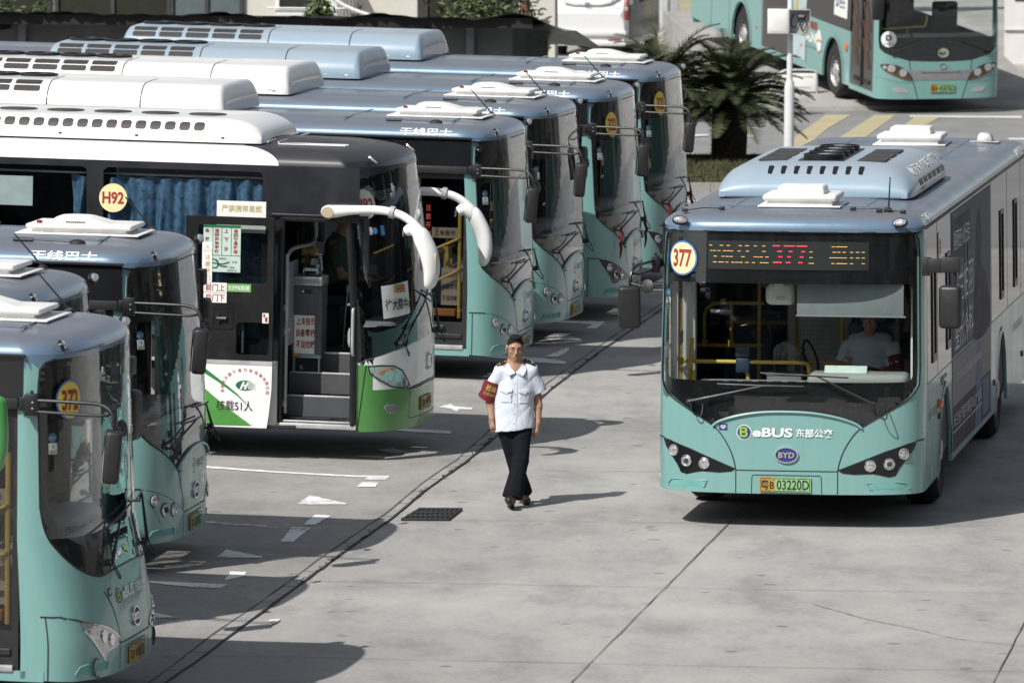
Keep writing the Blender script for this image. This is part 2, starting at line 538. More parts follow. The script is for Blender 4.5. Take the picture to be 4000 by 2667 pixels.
def roof_loft(mb, nose, zb, rr, hz, L, cap=0.035, front_in=1.0, steps=7, rear_r=0.25, z_of=None, split=None):
    """closed plan contour rolled inwards to a gently crowned roof"""
    us = [nose.s_at_x(-L + rear_r)] + list(np.linspace(nose.s_at_x(-0.9), 0, 34))
    us = [nose.s_at_x(-x) for x in list(np.linspace(L - rear_r, 1.5, 12)) + [1.34, 1.30, 1.1]] + us[1:]
    lft = [nose.P(u, zb) for u in us]
    loop = lft + [Vector((p.x, -p.y, p.z)) for p in lft[::-1][1:]]
    hw = nose.hw * nose.tumble(zb)
    for k in range(1, 7):
        a = math.pi / 2 * k / 6
        loop.append(Vector((-L + rear_r - rear_r * math.sin(a), -hw + rear_r * (1 - math.cos(a)), zb)))
    for k in range(6):
        a = math.pi / 2 * (1 - k / 6)
        loop.append(Vector((-L + rear_r - rear_r * math.sin(a), hw - rear_r * (1 - math.cos(a)), zb)))
    n = len(loop); nl = len(lft)
    rings = []
    for k in range(steps + 1):
        a = math.pi / 2 * k / steps
        rings.append((rr * (1 - math.cos(a)), zb + hz * math.sin(a)))
    for k in range(1, 6):
        f = k / 6
        rings.append((rr + (hw - rr) * f, zb + hz + cap * math.sin(f * math.pi / 2)))
    xm = -L / 2
    vs = []
    for d, z in rings:
        ky = (hw - d) / hw
        dx = min(d, rr + (d - rr) * 0.5) if d > rr else d
        for p in loop:
            fx = dx * (front_in if p.x > xm else 1.0)
            vs.append((xm + (p.x - xm) * (1 - fx / (L / 2)), p.y * ky, z))
    fs = [(i * n + k, i * n + (k + 1) % n, (i + 1) * n + (k + 1) % n, (i + 1) * n + k) for i in range(len(rings) - 1) for k in range(n)]
    top = len(rings) - 1
    mi = [1 if split and split(0.5 * (loop[k].x + loop[(k + 1) % n].x)) else 0 for i in range(len(rings) - 1) for k in range(n)]
    mr = lambda k: 2 * (nl - 1) - k
    for k in range(nl - 2):
        fs.append((top * n + k, top * n + k + 1, top * n + mr(k + 1), top * n + mr(k)))
        mi.append(1 if split and split(0.5 * (loop[k].x + loop[k + 1].x)) else 0)
    fs.append((top * n + nl - 2, top * n + nl - 1, top * n + nl)); mi.append(1 if split else 0)
    fs.append(tuple(top * n + k for k in list(range(2 * nl - 2, n)) + [0])); mi.append(0)
    o = len(mb.v)
    mb.v += vs; mb.f += [tuple(j + o for j in f) for f in fs]; mb.m += mi

def line_on(mb, fn, pts, w=0.008, off=0.002, mi=0):
    """thin strip following a polyline on a surface"""
    pts = [tuple(p) for p in pts]; den = []
    for a, b in zip(pts, pts[1:]):
        k = max(1, int(math.hypot(b[0] - a[0], b[1] - a[1]) / 0.06))
        den += [(a[0] + (b[0] - a[0]) * j / k, a[1] + (b[1] - a[1]) * j / k) for j in range(k)]
    den.append(pts[-1])
    vs = []
    for i, p in enumerate(den):
        q0, q1 = den[max(0, i - 1)], den[min(len(den) - 1, i + 1)]
        dx, dy = q1[0] - q0[0], q1[1] - q0[1]; k = math.hypot(dx, dy) or 1
        nx, ny = -dy / k * w / 2, dx / k * w / 2
        vs += [fn(p[0] + nx, p[1] + ny, off), fn(p[0] - nx, p[1] - ny, off)]
    mb.add(vs, [(2 * i, 2 * i + 1, 2 * i + 3, 2 * i + 2) for i in range(len(den) - 1)], mi)

def make_wheel(root, key, x, y, r=0.50, w=0.29):
    sg = 1 if y > 0 else -1
    M = Matrix.Translation((x, y, r * 0.93)) @ Matrix.Rotation(R(-90 * sg), 4, 'X')
    def tyre(mb):
        mb.lathe([(r * 0.60, 0.0), (r * 0.66, 0.015), (r * 0.9, 0.02), (r * 0.985, -0.03), (r, -0.06), (r, -w + 0.05), (r * 0.97, -w), (r * 0.6, -w)], 40, M)
        for k in range(40):
            a = 2 * math.pi * k / 40
            p = M @ Vector((r * 1.002 * math.cos(a), r * 1.002 * math.sin(a), -0.09 if k % 2 else -w + 0.1))
            mb.box(p, (0.03, 0.09, 0.012), rot=Matrix.Rotation(-a * sg, 4, 'Y'))
    def rim(mb):
        mb.lathe([(r * 0.62, -0.005), (r * 0.6, -0.02), (r * 0.5, -0.07), (r * 0.42, -0.03), (r * 0.3, -0.02), (r * 0.27, 0.0), (r * 0.18, 0.03), (0.001, 0.035)], 36, M, 0)
        for k in range(10):
            a = 2 * math.pi * k / 10
            mb.lathe([(0.016, 0.0), (0.016, 0.035), (0.001, 0.04)], 8, M @ Matrix.Translation((r * 0.36 * math.cos(a), r * 0.36 * math.sin(a), -0.03)), 0)
            mb.lathe([(0.03, 0.0), (0.001, 0.003)], 10, M @ Matrix.Translation((r * 0.47 * math.cos(a + .3), r * 0.47 * math.sin(a + .3), -0.05)), 1)
    wroot = part('wheel', key + ('tyre' + str((x, y)),), tyre, RUBBER, root)
    part('rim', key + ('rim' + str((x, y)),), rim, [ALU, BLACK], wroot)
    return wroot

def roof_hatch(root, key, x, y, z, domed):
    """white ventilation hatch on its flange"""
    def base(mb):
        mb.box((x, y, z + 0.006), (1.12, 0.80, 0.012) if domed else (0.74, 0.78, 0.012), 0.003)
        mb.box((x, y, z + 0.03), (0.86, 0.56, 0.05) if domed else (0.6, 0.62, 0.06), 0.018)
        for k in range(8):
            mb.lathe([(0.012, 0.012), (0.012, 0.02), (0.001, 0.022)], 8, Matrix.Translation((x - 0.45 + 0.13 * k if domed else x - .3 + .085 * k, y - 0.36, z)))
    def lid(mb):
        if domed:
            mb.box((x, y, z + 0.068), (0.96, 0.66, 0.042), 0.02, seg=3)
            pr = [(-0.27, -0.01), (-0.25, 0.045), (-0.19, 0.062), (0.0, 0.065), (0.10, 0.045), (0.22, 0.012), (0.30, -0.01)]
            pr = smooth_line(pr, 3)
            for a, b in ((-0.20, 0.0), (0.0, 0.2)):
                pass
            n = len(pr)
            rows = []
            for f, kk in ((-0.22, 0.0), (-0.2, 0.72), (-0.16, 0.95), (-0.05, 1), (0.1, 1), (0.18, 0.9), (0.22, 0.0)):
                rows.append([(x + px, y + f, z + 0.088 + pz * kk) for px, pz in pr])
            vs = [p for rw in rows for p in rw]
            mb.add(vs, [(i * n + j, i * n + j + 1, (i + 1) * n + j + 1, (i + 1) * n + j) for i in range(len(rows) - 1) for j in range(n - 1)])
        else:
            mb.box((x, y, z + 0.085), (0.68, 0.70, 0.06), 0.028, seg=3)
            mb.box((x + 0.04, y, z + 0.15), (0.42, 0.46, 0.085), 0.025, seg=3, taper=(0.9, 0.92))
    h = part('roof_hatch', key + ('hatchbase', x), base, WPLAS, root)
    part('lid', key + ('hatchlid', x), lid, WPLAS, h, 40)
    if domed:
        part('indicator', key + ('hatchred', x), lambda mb: mb.lathe([(0.026, 0.0), (0.026, 0.02), (0.02, 0.026), (0.001, 0.028)], 12, Matrix.Translation((x - 0.37, y - 0.24, z + 0.088))), REDL, h)
        def vent(mb):
            for k in range(9): mb.box((x - 0.13 + 0.02 * k, y - 0.216, z + 0.103), (0.011, 0.012, 0.016))
        part('vent_slot', key + ('hatchvent', x), vent, BLACK, h)

def roof_unit(mb, x0, x1, hw, z0, h, rs=0.16, re=0.3, n=9):
    """rounded roof fairing: box with a rolled long edge and rolled ends, x0 front, x1 rear"""
    prof = []
    for k in range(n):
        a = math.pi / 2 * k / (n - 1)
        prof.append((1 - math.cos(a), math.sin(a)))
    sec = [(-hw, 0.0), (-hw, 0.05)] + [(-hw + rs * c * 1.5, 0.05 + (h - 0.05) * s) for c, s in prof] + [(-hw * 0.4, h * 1.03), (0, h * 1.04)]
    sec = sec + [(-y, z) for y, z in sec[::-1][1:]]
    xs = [x0] + [x0 - re * c for c, s in prof[1:]] + list(np.linspace(x0 - re, x1 + re, 8))[1:-1] + [x1 + re * c for c, s in prof[::-1][:-1]] + [x1]
    def kz(x):
        f = min(1, (x0 - x) / re, (x - x1) / re)
        f = max(0, f)
        return math.sqrt(max(0, 1 - (1 - f) ** 2)) if f < 1 else 1
    m = len(sec)
    vs = []
    for x in xs:
        k = kz(x)
        for y, z in sec:
            zz = min(z, 0.05) + max(0, z - 0.05) * k
            vs.append((x, y * (1 - 0.05 * (1 - k)), z0 + zz))
    fs = [(i * m + j, i * m + j + 1, (i + 1) * m + j + 1, (i + 1) * m + j) for i in range(len(xs) - 1) for j in range(m - 1)]
    fs += [tuple(range(m)), tuple((len(xs) - 1) * m + j for j in range(m))[::-1]]
    mb.add(vs, fs)
    def surf(x, t, off=0.004):
        """t from 0 (lower long edge, right side) to 1 (centre line)"""
        q = t * (m // 2); i = min(int(q), m // 2 - 1); f = q - i
        k = kz(x)
        def pt(i): y, z = sec[i]; return Vector((x, y * (1 - 0.05 * (1 - k)), z0 + min(z, .05) + max(0, z - .05) * k))
        a, b = pt(i), pt(i + 1)
        p = a.lerp(b, f); d = (b - a).normalized()
        return p + Vector((0, -d.z, d.y)) * off
    return surf

HW = 1.25
K9_POINTED = Nose(HW, 0.55, 3.1, lambda z: 0.0 if z < 1.0 else 0.13 * ((z - 1.0) / 1.75) ** 1.4)
K9_ROUNDED = Nose(HW, 0.55, 3.0, lambda z: 0.0 if z < 0.55 else (0.15 * ((z - 0.55) / 0.8) ** 1.3 if z < 1.35 else 0.15 + 0.06 * (z - 1.35) / 1.4))
K9 = K9_POINTED
ZB = 2.75                                  # side wall meets roof
def mid(*p): return list(p)

BLACK_HALF = [(0, 2.72), (1.12, 2.715), (1.18, 2.69), (1.205, 2.64), (1.212, 2.5), (1.216, 1.45), (1.21, 1.30), (1.185, 1.245), (1.11, 1.16), (0.93, 1.05), (0.78, 0.962), (0.71, 0.918), (0.635, 0.962), (0.47, 1.015), (0.25, 1.052), (0, 1.062)]
POD = [(1.19, 0.765), (1.11, 0.745), (0.915, 0.68), (0.667, 0.58), (0.485, 0.507), (0.52, 0.482), (0.634, 0.47), (0.80, 0.477), (0.866, 0.465), (0.95, 0.444), (1.007, 0.457), (1.04, 0.523), (1.11, 0.62), (1.164, 0.695)]
LAMPS = [(1.078, 0.658, 0.047), (0.949, 0.569, 0.05), (0.778, 0.553, 0.05)]
HOOD_SIDE = [(0.71, 0.918), (0.645, 0.86), (0.585, 0.78), (0.53, 0.68), (0.495, 0.58), (0.478, 0.495)]

def number_plate(root, fn, y, z, w, h, a, b, key, c0=None, c1=None):
    f = 0.30
    c0 = c0 or PLATE_Y; c1 = c1 or PLATE_G
    def pl(mb):
        mb.skin([[(y - w / 2, z - h / 2), (y - w / 2 + w * f, z - h / 2), (y - w / 2 + w * f, z + h / 2), (y - w / 2, z + h / 2)]], fn, 0.1, 0.02, 0.012, 0)
        mb.skin([[(y - w / 2 + w * f, z - h / 2), (y + w / 2, z - h / 2), (y + w / 2, z + h / 2), (y - w / 2 + w * f, z + h / 2)]], fn, 0.1, 0.02, 0.012, 1)
        for q in ((y - w * .24, z + h * .42), (y + w * .24, z + h * .42), (y - w * .24, z - h * .42), (y + w * .24, z - h * .42)):
            mb.skin([ell(q[0], q[1], 0.009, n=8)], fn, 0.1, 0.028, 0.008, 2)
    p = part('number_plate', None, pl, [c0, c1, CHROME], root, 0)
    def lt(mb):
        put_text(mb, a, fn, y - w / 2 + w * f * 0.52, z, w * f * 0.86, h * 0.66, 0.0225, 0.015)
        put_text(mb, b, fn, y - w / 2 + w * (f + (1 - f) / 2), z, w * (1 - f) * 0.9, h * 0.66, 0.0225, 0.012)
        line_on(mb, fn, [(y - w / 2 + .012, z - h / 2 + .01), (y + w / 2 - .012, z - h / 2 + .01), (y + w / 2 - .012, z + h / 2 - .01), (y - w / 2 + .012, z + h / 2 - .01), (y - w / 2 + .012, z - h / 2 + .01)], 0.005, 0.0222)
    part('plate_lettering', None, lt, BLACKINK, p, 0)

def emblem(root, fn, y, z, ru, rv, key, blue=True):
    def body(mb):
        o = ell(y, z, ru, rv, 36); i = ell(y, z, ru * 0.9, rv * 0.86, 36)
        mb.skin([o, i], fn, 0.05, 0.02, 0.018, 0)
        mb.skin([i], fn, 0.05, 0.012, 0.008, 1)
        put_text(mb, 'BYD', fn, y, z, ru * 1.35, rv * 0.72, 0.02, 0.035, 0, spacing=1.05)
    part('emblem', key, body, [CHROME, BLUEINK if blue else BLACKINK], root, 30)

def ebus_mark(root, key, y0=0.0, z=0.855, k=1.0):
    fn = K9.F
    cy = y0 - 0.40 * k
    def disc(mb):
        mb.skin([ell(cy, z - .004, .071 * k, n=30)], fn, .1, .004, 0, 0)
        mb.skin([ell(cy, z - .004, .063 * k, n=30)], fn, .1, .006, 0, 1)
        mb.skin([[(cy - .042 * k, z - .045 * k), (cy + .012 * k, z - .05 * k), (cy + .035 * k, z - .03 * k), (cy + .035 * k, z - .008 * k), (cy + .022 * k, z), (cy + .033 * k, z + .012 * k), (cy + .03 * k, z + .035 * k), (cy + .008 * k, z + .045 * k), (cy - .042 * k, z + .045 * k)],
                 [(cy - .02 * k, z - .03 * k), (cy - .02 * k, z - .008 * k), (cy + .012 * k, z - .008 * k), (cy + .014 * k, z - .028 * k)],
                 [(cy - .02 * k, z + .01 * k), (cy - .02 * k, z + .03 * k), (cy + .008 * k, z + .028 * k), (cy + .008 * k, z + .012 * k)]], fn, .1, .008, 0, 2)
    d = part('operator_mark', key + ('ebd',), disc, [WHITELET, BLUEINK, LIME], root, 0)
    def word(mb):
        put_text(mb, 'eBUS', fn, y0 - 0.133 * k, z, 0.375 * k, 0.088 * k, 0.010, 0.035, shear=0.05)
        put_text(mb, '东部公交', fn, y0 + 0.26 * k, z, 0.345 * k, 0.083 * k, 0.011, 0.02)
    part('lettering', key + ('ebw',), word, WHITELET, d, 0)

def wiper(root, fn, piv, el, b0, b1, key, rib=False):
    def w(mb):
        p0, p1 = fn(piv[0], piv[1], 0.05), fn(el[0], el[1], 0.055)
        mb.tube([fn(piv[0], piv[1], 0.0), p0], 0.028, 10)
        mb.tube([p0, p0.lerp(p1, 0.35), p1], [0.017, 0.013, 0.008], 6)
        n = 8
        bl = [fn(b0[0] + (b1[0] - b0[0]) * i / n, b0[1] + (b1[1] - b0[1]) * i / n, 0.028 + 0.012 * math.sin(math.pi * i / n)) for i in range(n + 1)]
        mb.tube(bl, 0.009, 6)
        mb.tube([bl[2], p1, bl[-3]], 0.007, 6)
        h = [p0 + Vector((0.0, 0.02, 0)), p0 + Vector((0.05, 0.05, -0.1)), p0 + Vector((0.03, 0.12, -0.13)), fn(piv[0] + .12, piv[1] - .02, 0.0)]
        mb.tube(smooth_line(h, 4), 0.006, 5)
    part('wiper', key, w, MATTE, root)

def interior_k9(root, detail):
    def lining(mb):
        mb.box((-6.2, 0, 0.42), (11.2, 2.3, 0.04), mi=0)
        mb.box((-6.1, 0, 2.69), (11.2, 2.2, 0.03), mi=1)
        mb.box((-11.8, 0, 1.5), (0.05, 2.36, 2.2), mi=0)
        for s in (-1, 1): mb.box((-6.6, s * 1.2, 0.86), (10.2, 0.03, 0.84), mi=0)
        mb.box((-0.85, 0, 2.5), (0.7, 1.9, 0.36), 0.05, mi=0)
    part('cabin_lining', ('k9lining',), lining, [INTER_D, INTER], root)
    def dash(mb):
        mb.box((-0.50, 0.0, 1.17), (0.52, 1.86, 0.22), 0.07, mi=0, seg=3)
        mb.box((-0.52, 0.62, 1.30), (0.36, 0.95, 0.16), 0.06, mi=1, seg=3)
        for k in range(13): mb.box((-0.36, -0.84 + 0.14 * k, 1.285), (0.10, 0.085, 0.02), 0.004, mi=2)
    part('dashboard', ('k9dash',), dash, [INTER, INTER, BLACK], root)
    def wheel(mb):
        c = Vector((-0.92, 0.62, 1.30)); Mx = Matrix.Translation(c) @ Matrix.Rotation(R(-28), 4, 'Y')
        pts = [Mx @ Vector((0.22 * math.cos(a), 0.22 * math.sin(a), 0)) for a in np.linspace(0, 2 * math.pi, 25)]
        mb.tube(pts, 0.017, 8)
        for a in (0.3, math.pi - .3, -math.pi / 2): mb.tube([c, Mx @ Vector((0.22 * math.cos(a), 0.22 * math.sin(a), 0))], 0.014, 6)
        mb.tube([c, (-0.62, 0.62, 0.9)], 0.035, 8)
    part('steering_wheel', ('k9sw',), wheel, BLACK, root)
    def rails(mb):
        r = 0.019
        mb.tube(smooth_line([(-0.85, -1.14, 1.43), (-0.85, -0.3, 1.43), (-0.85, 0.0, 1.43), (-0.9, 0.09, 1.4), (-0.92, 0.1, 1.25), (-0.92, 0.1, 0.9)], 5), r, 9)
        mb.tube([(-0.85, -0.50, 1.43), (-0.86, -0.46, 1.2), (-0.88, -0.42, 0.9)], r, 8)
        mb.tube([(-0.75, -0.99, 1.66), (-0.72, -1.02, 1.12)], r, 8); mb.tube([(-0.7, -0.97, 1.36), (-0.68, -0.99, 1.12)], r, 8)
        U = [(-2.3, -1.08, 1.45), (-2.3, -1.08, 1.75), (-2.3, -1.02, 1.84), (-2.3, -0.9, 1.86), (-2.3, -0.5, 1.86)]
        mb.tube(smooth_line(U, 4), r, 9)
        mb.tube([(-2.3, -1.2, 1.45), (-2.3, -0.52, 1.45)], r, 8); mb.tube([(-2.3, -0.82, 1.46), (-2.3, -0.82, 1.85)], r, 8)
        mb.tube([(-2.9, -0.95, 1.62), (-2.9, -0.2, 1.62)], r, 8)
        mb.tube([(-2.3, -0.55, 0.45), (-2.3, -0.55, 2.3)], r, 8); mb.tube([(-2.6, -0.22, 0.45), (-2.6, -0.22, 2.3)], r, 8)
        mb.tube([(-1.7, 0.32, 0.45), (-1.7, 0.32, 2.3)], r, 8); mb.tube([(-1.6, -0.15, 1.36), (-1.6, 0.32, 1.36)], r, 8)
        mb.tube(smooth_line([(-1.75, 0.75, 2.2), (-1.75, 0.75, 1.95), (-1.7, 0.6, 1.8), (-1.7, 0.55, 1.4), (-1.7, 0.55, 0.8)], 4), r, 8)
        for x in (-4.2, -5.8, -7.4): mb.tube([(x, -0.5, 0.45), (x, -0.5, 2.3)], r, 8); mb.tube([(x, 0.5, 0.45), (x, 0.5, 2.3)], r, 8)
        mb.tube([(-3.2, -0.55, 2.2), (-10, -0.55, 2.2)], r, 8)
        for p in ((-2.3, -1.08, 1.47), (-2.3, -0.82, 1.47), (-2.9, -0.85, 1.64), (-0.85, -0.5, 1.43), (-0.85, -1.12, 1.43)): mb.box(p, (0.06, 0.06, 0.075), 0.012)
    part('handrail', ('k9rails',), rails, YELLOW, root)
    if detail:
        for i, (x, y) in enumerate(((-2.75, -0.75), (-3.6, -0.75), (-3.6, 0.75), (-4.5, -0.75), (-4.5, 0.75), (-5.4, -0.75), (-5.4, 0.75))):
            def seat(mb):
                mb.box((x, y, 0.86), (0.42, 0.46, 0.07), 0.03)
                mb.box((x - 0.22, y, 1.2), (0.07, 0.44, 0.72), 0.032, rot=Matrix.Rotation(R(-8), 4, 'Y'))
                mb.box((x, y, 0.62), (0.2, 0.12, 0.4))
                mb.tube(smooth_line([(x - .26, y - .2, 1.3), (x - .28, y - .2, 1.6), (x - .28, y, 1.63), (x - .28, y + .2, 1.6), (x - .26, y + .2, 1.3)], 4), 0.02, 8, mi=1)
            part('seat', ('k9seat', i), seat, [SEATB, INTER], root)
    def drv_seat(mb):
        mb.box((-1.5, 0.62, 0.95), (0.48, 0.5, 0.12), 0.05); mb.box((-1.76, 0.62, 1.35), (0.12, 0.48, 0.8), 0.05)
        mb.box((-1.78, 0.62, 1.8), (0.1, 0.26, 0.2), 0.04); mb.box((-1.5, 0.62, 0.7), (0.3, 0.3, 0.5))
    part('driver_seat', ('k9dseat',), drv_seat, SEATB, root)

def bus_mirrors(root):
    """door-side mirror on two bars and driver-side mirror on a hanging bracket"""
    def br(mb):
        mb.box((-0.36, -1.285, 2.385), (0.105, 0.07, 0.165), 0.008)
        mb.box((-0.43, -1.265, 2.385), (0.06, 0.03, 0.1), 0.004)
        mb.tube([(-0.36, -1.285, 2.44), (-0.36, -1.285, 2.49)], 0.012, 8)
        top = [(-0.32, -1.30, 2.42), (0.0, -1.34, 2.42), (0.18, -1.38, 2.415), (0.27, -1.41, 2.38), (0.31, -1.43, 2.30), (0.31, -1.43, 2.2)]
        mb.tube(smooth_line(top, 5), 0.0145, 9)
        mb.tube([(-0.32, -1.30, 2.335), (0.18, -1.38, 2.33), (0.27, -1.41, 2.345)], 0.0125, 9)
        mb.tube([(0.31, -1.43, 2.26), (0.33, -1.33, 2.235), (0.33, -1.28, 2.23)], 0.009, 8)
        for z in (2.405, 2.36): mb.lathe([(0.008, 0), (0.008, 0.006), (0.001, 0.008)], 8, Matrix.Translation((-0.345, -1.322, z)) @ Matrix.Rotation(R(90), 4, 'X'), 1)
    a = part('mirror', ('k9mbr',), br, [BLACK, CHROME], root)
    def head(mb):
        mb.box((0.30, -1.44, 2.035), (0.13, 0.205, 0.40), 0.035, rot=Matrix.Rotation(R(4), 4, 'Y') @ Matrix.Rotation(R(14), 4, 'Z'), seg=3)
    part('mirror_head', ('k9mh',), head, MATTE, a)
    def glassf(mb): mb.box((0.236, -1.456, 2.035), (0.008, 0.175, 0.36), 0.003, rot=Matrix.Rotation(R(4), 4, 'Y') @ Matrix.Rotation(R(14), 4, 'Z'))
    part('mirror_glass', ('k9mg',), glassf, CHROME, a)
    def conv(mb): mb.lathe([(0.001, -0.03), (0.05, -0.02), (0.066, 0.0), (0.066, 0.012), (0.05, 0.018), (0.001, 0.02)], 22, Matrix.Translation((0.33, -1.265, 2.23)) @ Matrix.Rotation(R(78), 4, 'Y') @ Matrix.Rotation(R(18), 4, 'X'))
    part('wide_angle_mirror', ('k9mc',), conv, MATTE, a)
    def br2(mb):
        mb.box((-0.30, 1.27, 2.40), (0.10, 0.08, 0.17), 0.01); mb.box((-0.28, 1.36, 2.41), (0.07, 0.14, 0.13), 0.01); mb.box((-0.26, 1.50, 2.42), (0.08, 0.18, 0.145), 0.012)
        mb.tube([(-0.26, 1.54, 2.38), (-0.26, 1.54, 2.2)], 0.016, 8)
    b = part('mirror', ('k9mbr2',), br2, MATTE, root)
    part('mirror_head', ('k9mh2',), lambda mb: mb.box((-0.24, 1.50, 2.03), (0.13, 0.21, 0.40), 0.04, seg=3, rot=Matrix.Rotation(R(-6), 4, 'Z')), MATTE, b)

def roof_fn_right(x, t, off=0.003):
    """t metres up the rolled right roof edge"""
    a = min(1.5, t / 0.19)
    y = HW * K9.tumble(ZB) - 0.24 * (1 - math.cos(a)); z = ZB + 0.13 * math.sin(a)
    n = Vector((0, math.cos(a) * 0.13, math.sin(a) * 0.24)).normalized()
    return Vector((x, -(y + n.y * off), z + n.z * off))
def roof_fn_left(u, t, off=0.003):
    p = roof_fn_right(-u, t, off)
    return Vector((p.x, -p.y, p.z))
def roof_top(x, y): return ZB + 0.13 + 0.035 * math.sin(math.pi / 2 * max(0, min(1, (HW - 0.24 - abs(y)) / 1.0)))

ARMRED_R = plain('red_ribbon_cloth', (0.13, 0.010, 0.010), 0.8)
def make_city_bus(M, label, pods='black', unit='white_rear', route=None, plate=('粤B', '03220D'), logo='ebus', detail=False, nose='pointed', mark_front=True, ribbons=False, group='turquoise city buses in the depot'):
    root = empty('city_bus', M=M)
    tag(root, label, 'bus', group)
    round_nose = nose == 'rounded'
    bh = BLACK_HALF
    if round_nose:
        sR = -K9.s_at_x(-0.60)
        bh = [(0, 2.72), (1.12, 2.715), (1.18, 2.69), (1.205, 2.64), (1.212, 2.5), (1.216, 1.60), (1.20, 1.42), (1.15, 1.27), (1.05, 1.15), (0.90, 1.07), (0.70, 1.035), (0.45, 1.05), (0.2, 1.055), (0, 1.055)]
    bk = K9.sdom(smooth_line(bh[:4], 3)[:-1] + bh[3:6] + smooth_line(bh[6:12], 4)[:-1] + smooth_line(bh[11:], 4))
    blk = sym(bk)
    if round_nose: blk = sym(K9.sdom(bh[:5] + smooth_line(bh[5:], 4)))
    if not round_nose: sR = -K9.s_at_x(-0.45)
    sL = K9.s_at_x(-0.62)
    kb = ('k9', pods, nose)
    # body: nose skin, both sides with wheel arches, rear
    def body(mb):
        bot = [(sR, ZB), (sR, 0.30), (-K9.s_of(1.15), 0.28), (K9.s_of(1.15), 0.28), (sL, 0.28), (sL, ZB)]
        mb.skin([bot, blk], K9.P, 0.07, 0.0, 0.03, 0, lambda u, v: 1 if v > 2.66 else 0)
        def arch(x): return [(x + 0.62 * math.cos(a), 0.30 + max(0, 0.78 * math.sin(a))) for a in np.linspace(0, math.pi, 13)]
        # right: below and between door and windows
        o = [(-0.42, 0.30), (-0.42, ZB), (-12, ZB), (-12, 0.32)] + arch(-8.4)[::-1] + arch(-2.35)[::-1]
        # pieces: skirt strips so that the door (x -0.42..-1.68) stays open
        o = [(-1.68, 0.30), (-1.68, 1.26), (-12, 1.26), (-12, 0.32)] + arch(-8.4)[::-1] + arch(-2.38)[::-1]
        mb.skin([o], lambda x, z, f: K9.right(x, z, f), 0.25, 0.0, 0.03, 0)
        mb.skin([[(-0.42, 0.28), (-0.42, 0.36), (-1.68, 0.36), (-1.68, 0.28)]], lambda x, z, f: K9.right(x, z, f), 0.4, 0, 0.03, 0)
        o = [(0.62, 0.28), (0.62, 1.26), (12, 1.26), (12, 0.32)] + [(-x, z) for x, z in arch(-8.4)][::-1][::-1]
        o = [(0.62, 0.28), (0.62, 1.26), (12, 1.26), (12, 0.30)] + [(8.4 + 0.62 * math.cos(a), 0.30 + 0.78 * math.sin(a)) for a in np.linspace(0, math.pi, 13)] + [(2.38 + 0.62 * math.cos(a), 0.29 + 0.78 * math.sin(a)) for a in np.linspace(0, math.pi, 13)]
        mb.skin([o], lambda u, z, f: K9.left(u, z, f), 0.25, 0.0, 0.03, 0)
        for x in (2.38, 8.4):
            for fn, sg in ((K9.left, 1), (lambda u, z, f: K9.right(-u, z, f), -1)):
                line_on(mb, fn, [(x + 0.645 * math.cos(a), 0.30 + 0.805 * math.sin(a)) for a in np.linspace(0, math.pi, 17)], 0.05, 0.012, 0)
        mb.box((-11.97, 0, 1.5), (0.06, 2.44, 2.45), 0.01)
        mb.box((-6.2, 0, 0.36), (11.2, 2.3, 0.1), mi=2)
        for x in (-2.38, -8.4):
            for s in (-1, 1): mb.box((x, s * 0.98, 0.75), (1.3, 0.36, 0.7), mi=2)
    body_o = part('body', kb + ('body',), body, [TEAL, BLUE, BLACK], root)
    def seams(mb):
        for sg in (1, -1):
            line_on(mb, K9.P, K9.sdom([(sg * y, z) for y, z in smooth_line(HOOD_SIDE, 3)]), 0.011, 0.003)
            line_on(mb, K9.P, [(sg * K9.s_of(0.478), 0.495), (sg * K9.s_of(0.478), 0.285)], 0.009, 0.003)
            line_on(mb, K9.P, [(sg * K9.s_at_x(-0.43), 0.775), (sg * K9.s_of(1.19), 0.772)] + K9.sdom([(sg * y, z) for y, z in POD[:5]]), 0.012, 0.004)
            line_on(mb, K9.P, [(sg * K9.s_at_x(-0.39), 0.775), (sg * K9.s_at_x(-0.39), 0.285)], 0.009, 0.003)
        line_on(mb, K9.P, K9.sdom([(-0.478, 0.497), (0.478, 0.497)]), 0.009, 0.003)
        line_on(mb, K9.P, K9.sdom([(-0.33, 0.285), (-0.325, 0.44), (-0.31, 0.455), (0.31, 0.455), (0.325, 0.44), (0.33, 0.285)]), 0.007, 0.003)
        for x in (1.62, 3.0, 5.3, 7.2, 9.6, 10.9): line_on(mb, K9.left, [(x, 0.34 if abs(x - 8.4) > .7 and abs(x - 2.38) > .7 else 1.1), (x, 1.25)], 0.008, 0.002)
        for i in range(3): line_on(mb, K9.left, [(0.75, 0.98 - .03 * i), (1.6, 0.98 - .03 * i)], 0.008, 0.002); line_on(mb, K9.left, [(9.7, 1.02 - .03 * i), (10.8, 1.02 - .03 * i)], 0.008, 0.002)
    part('panel_gap', ('k9seam', nose), seams, SEAM, body_o, 0)
    if not round_nose:
        def crease(mb):
            h = sym(BLACK_HALF[11:])
            pts = K9.sdom([(y, z - 0.012) for y, z in smooth_line([(-0.7, 0.915)] + [(-y, z) for y, z in BLACK_HALF[12:]] + BLACK_HALF[12:-1][::-1] + [(0.7, 0.915)], 4)])
            vv = [K9.P(u, z, 0.014) for u, z in pts]
            mb.tube(vv, 0.012, 8)
        part('bonnet_lip', ('k9lip',), crease, TEAL, body_o)
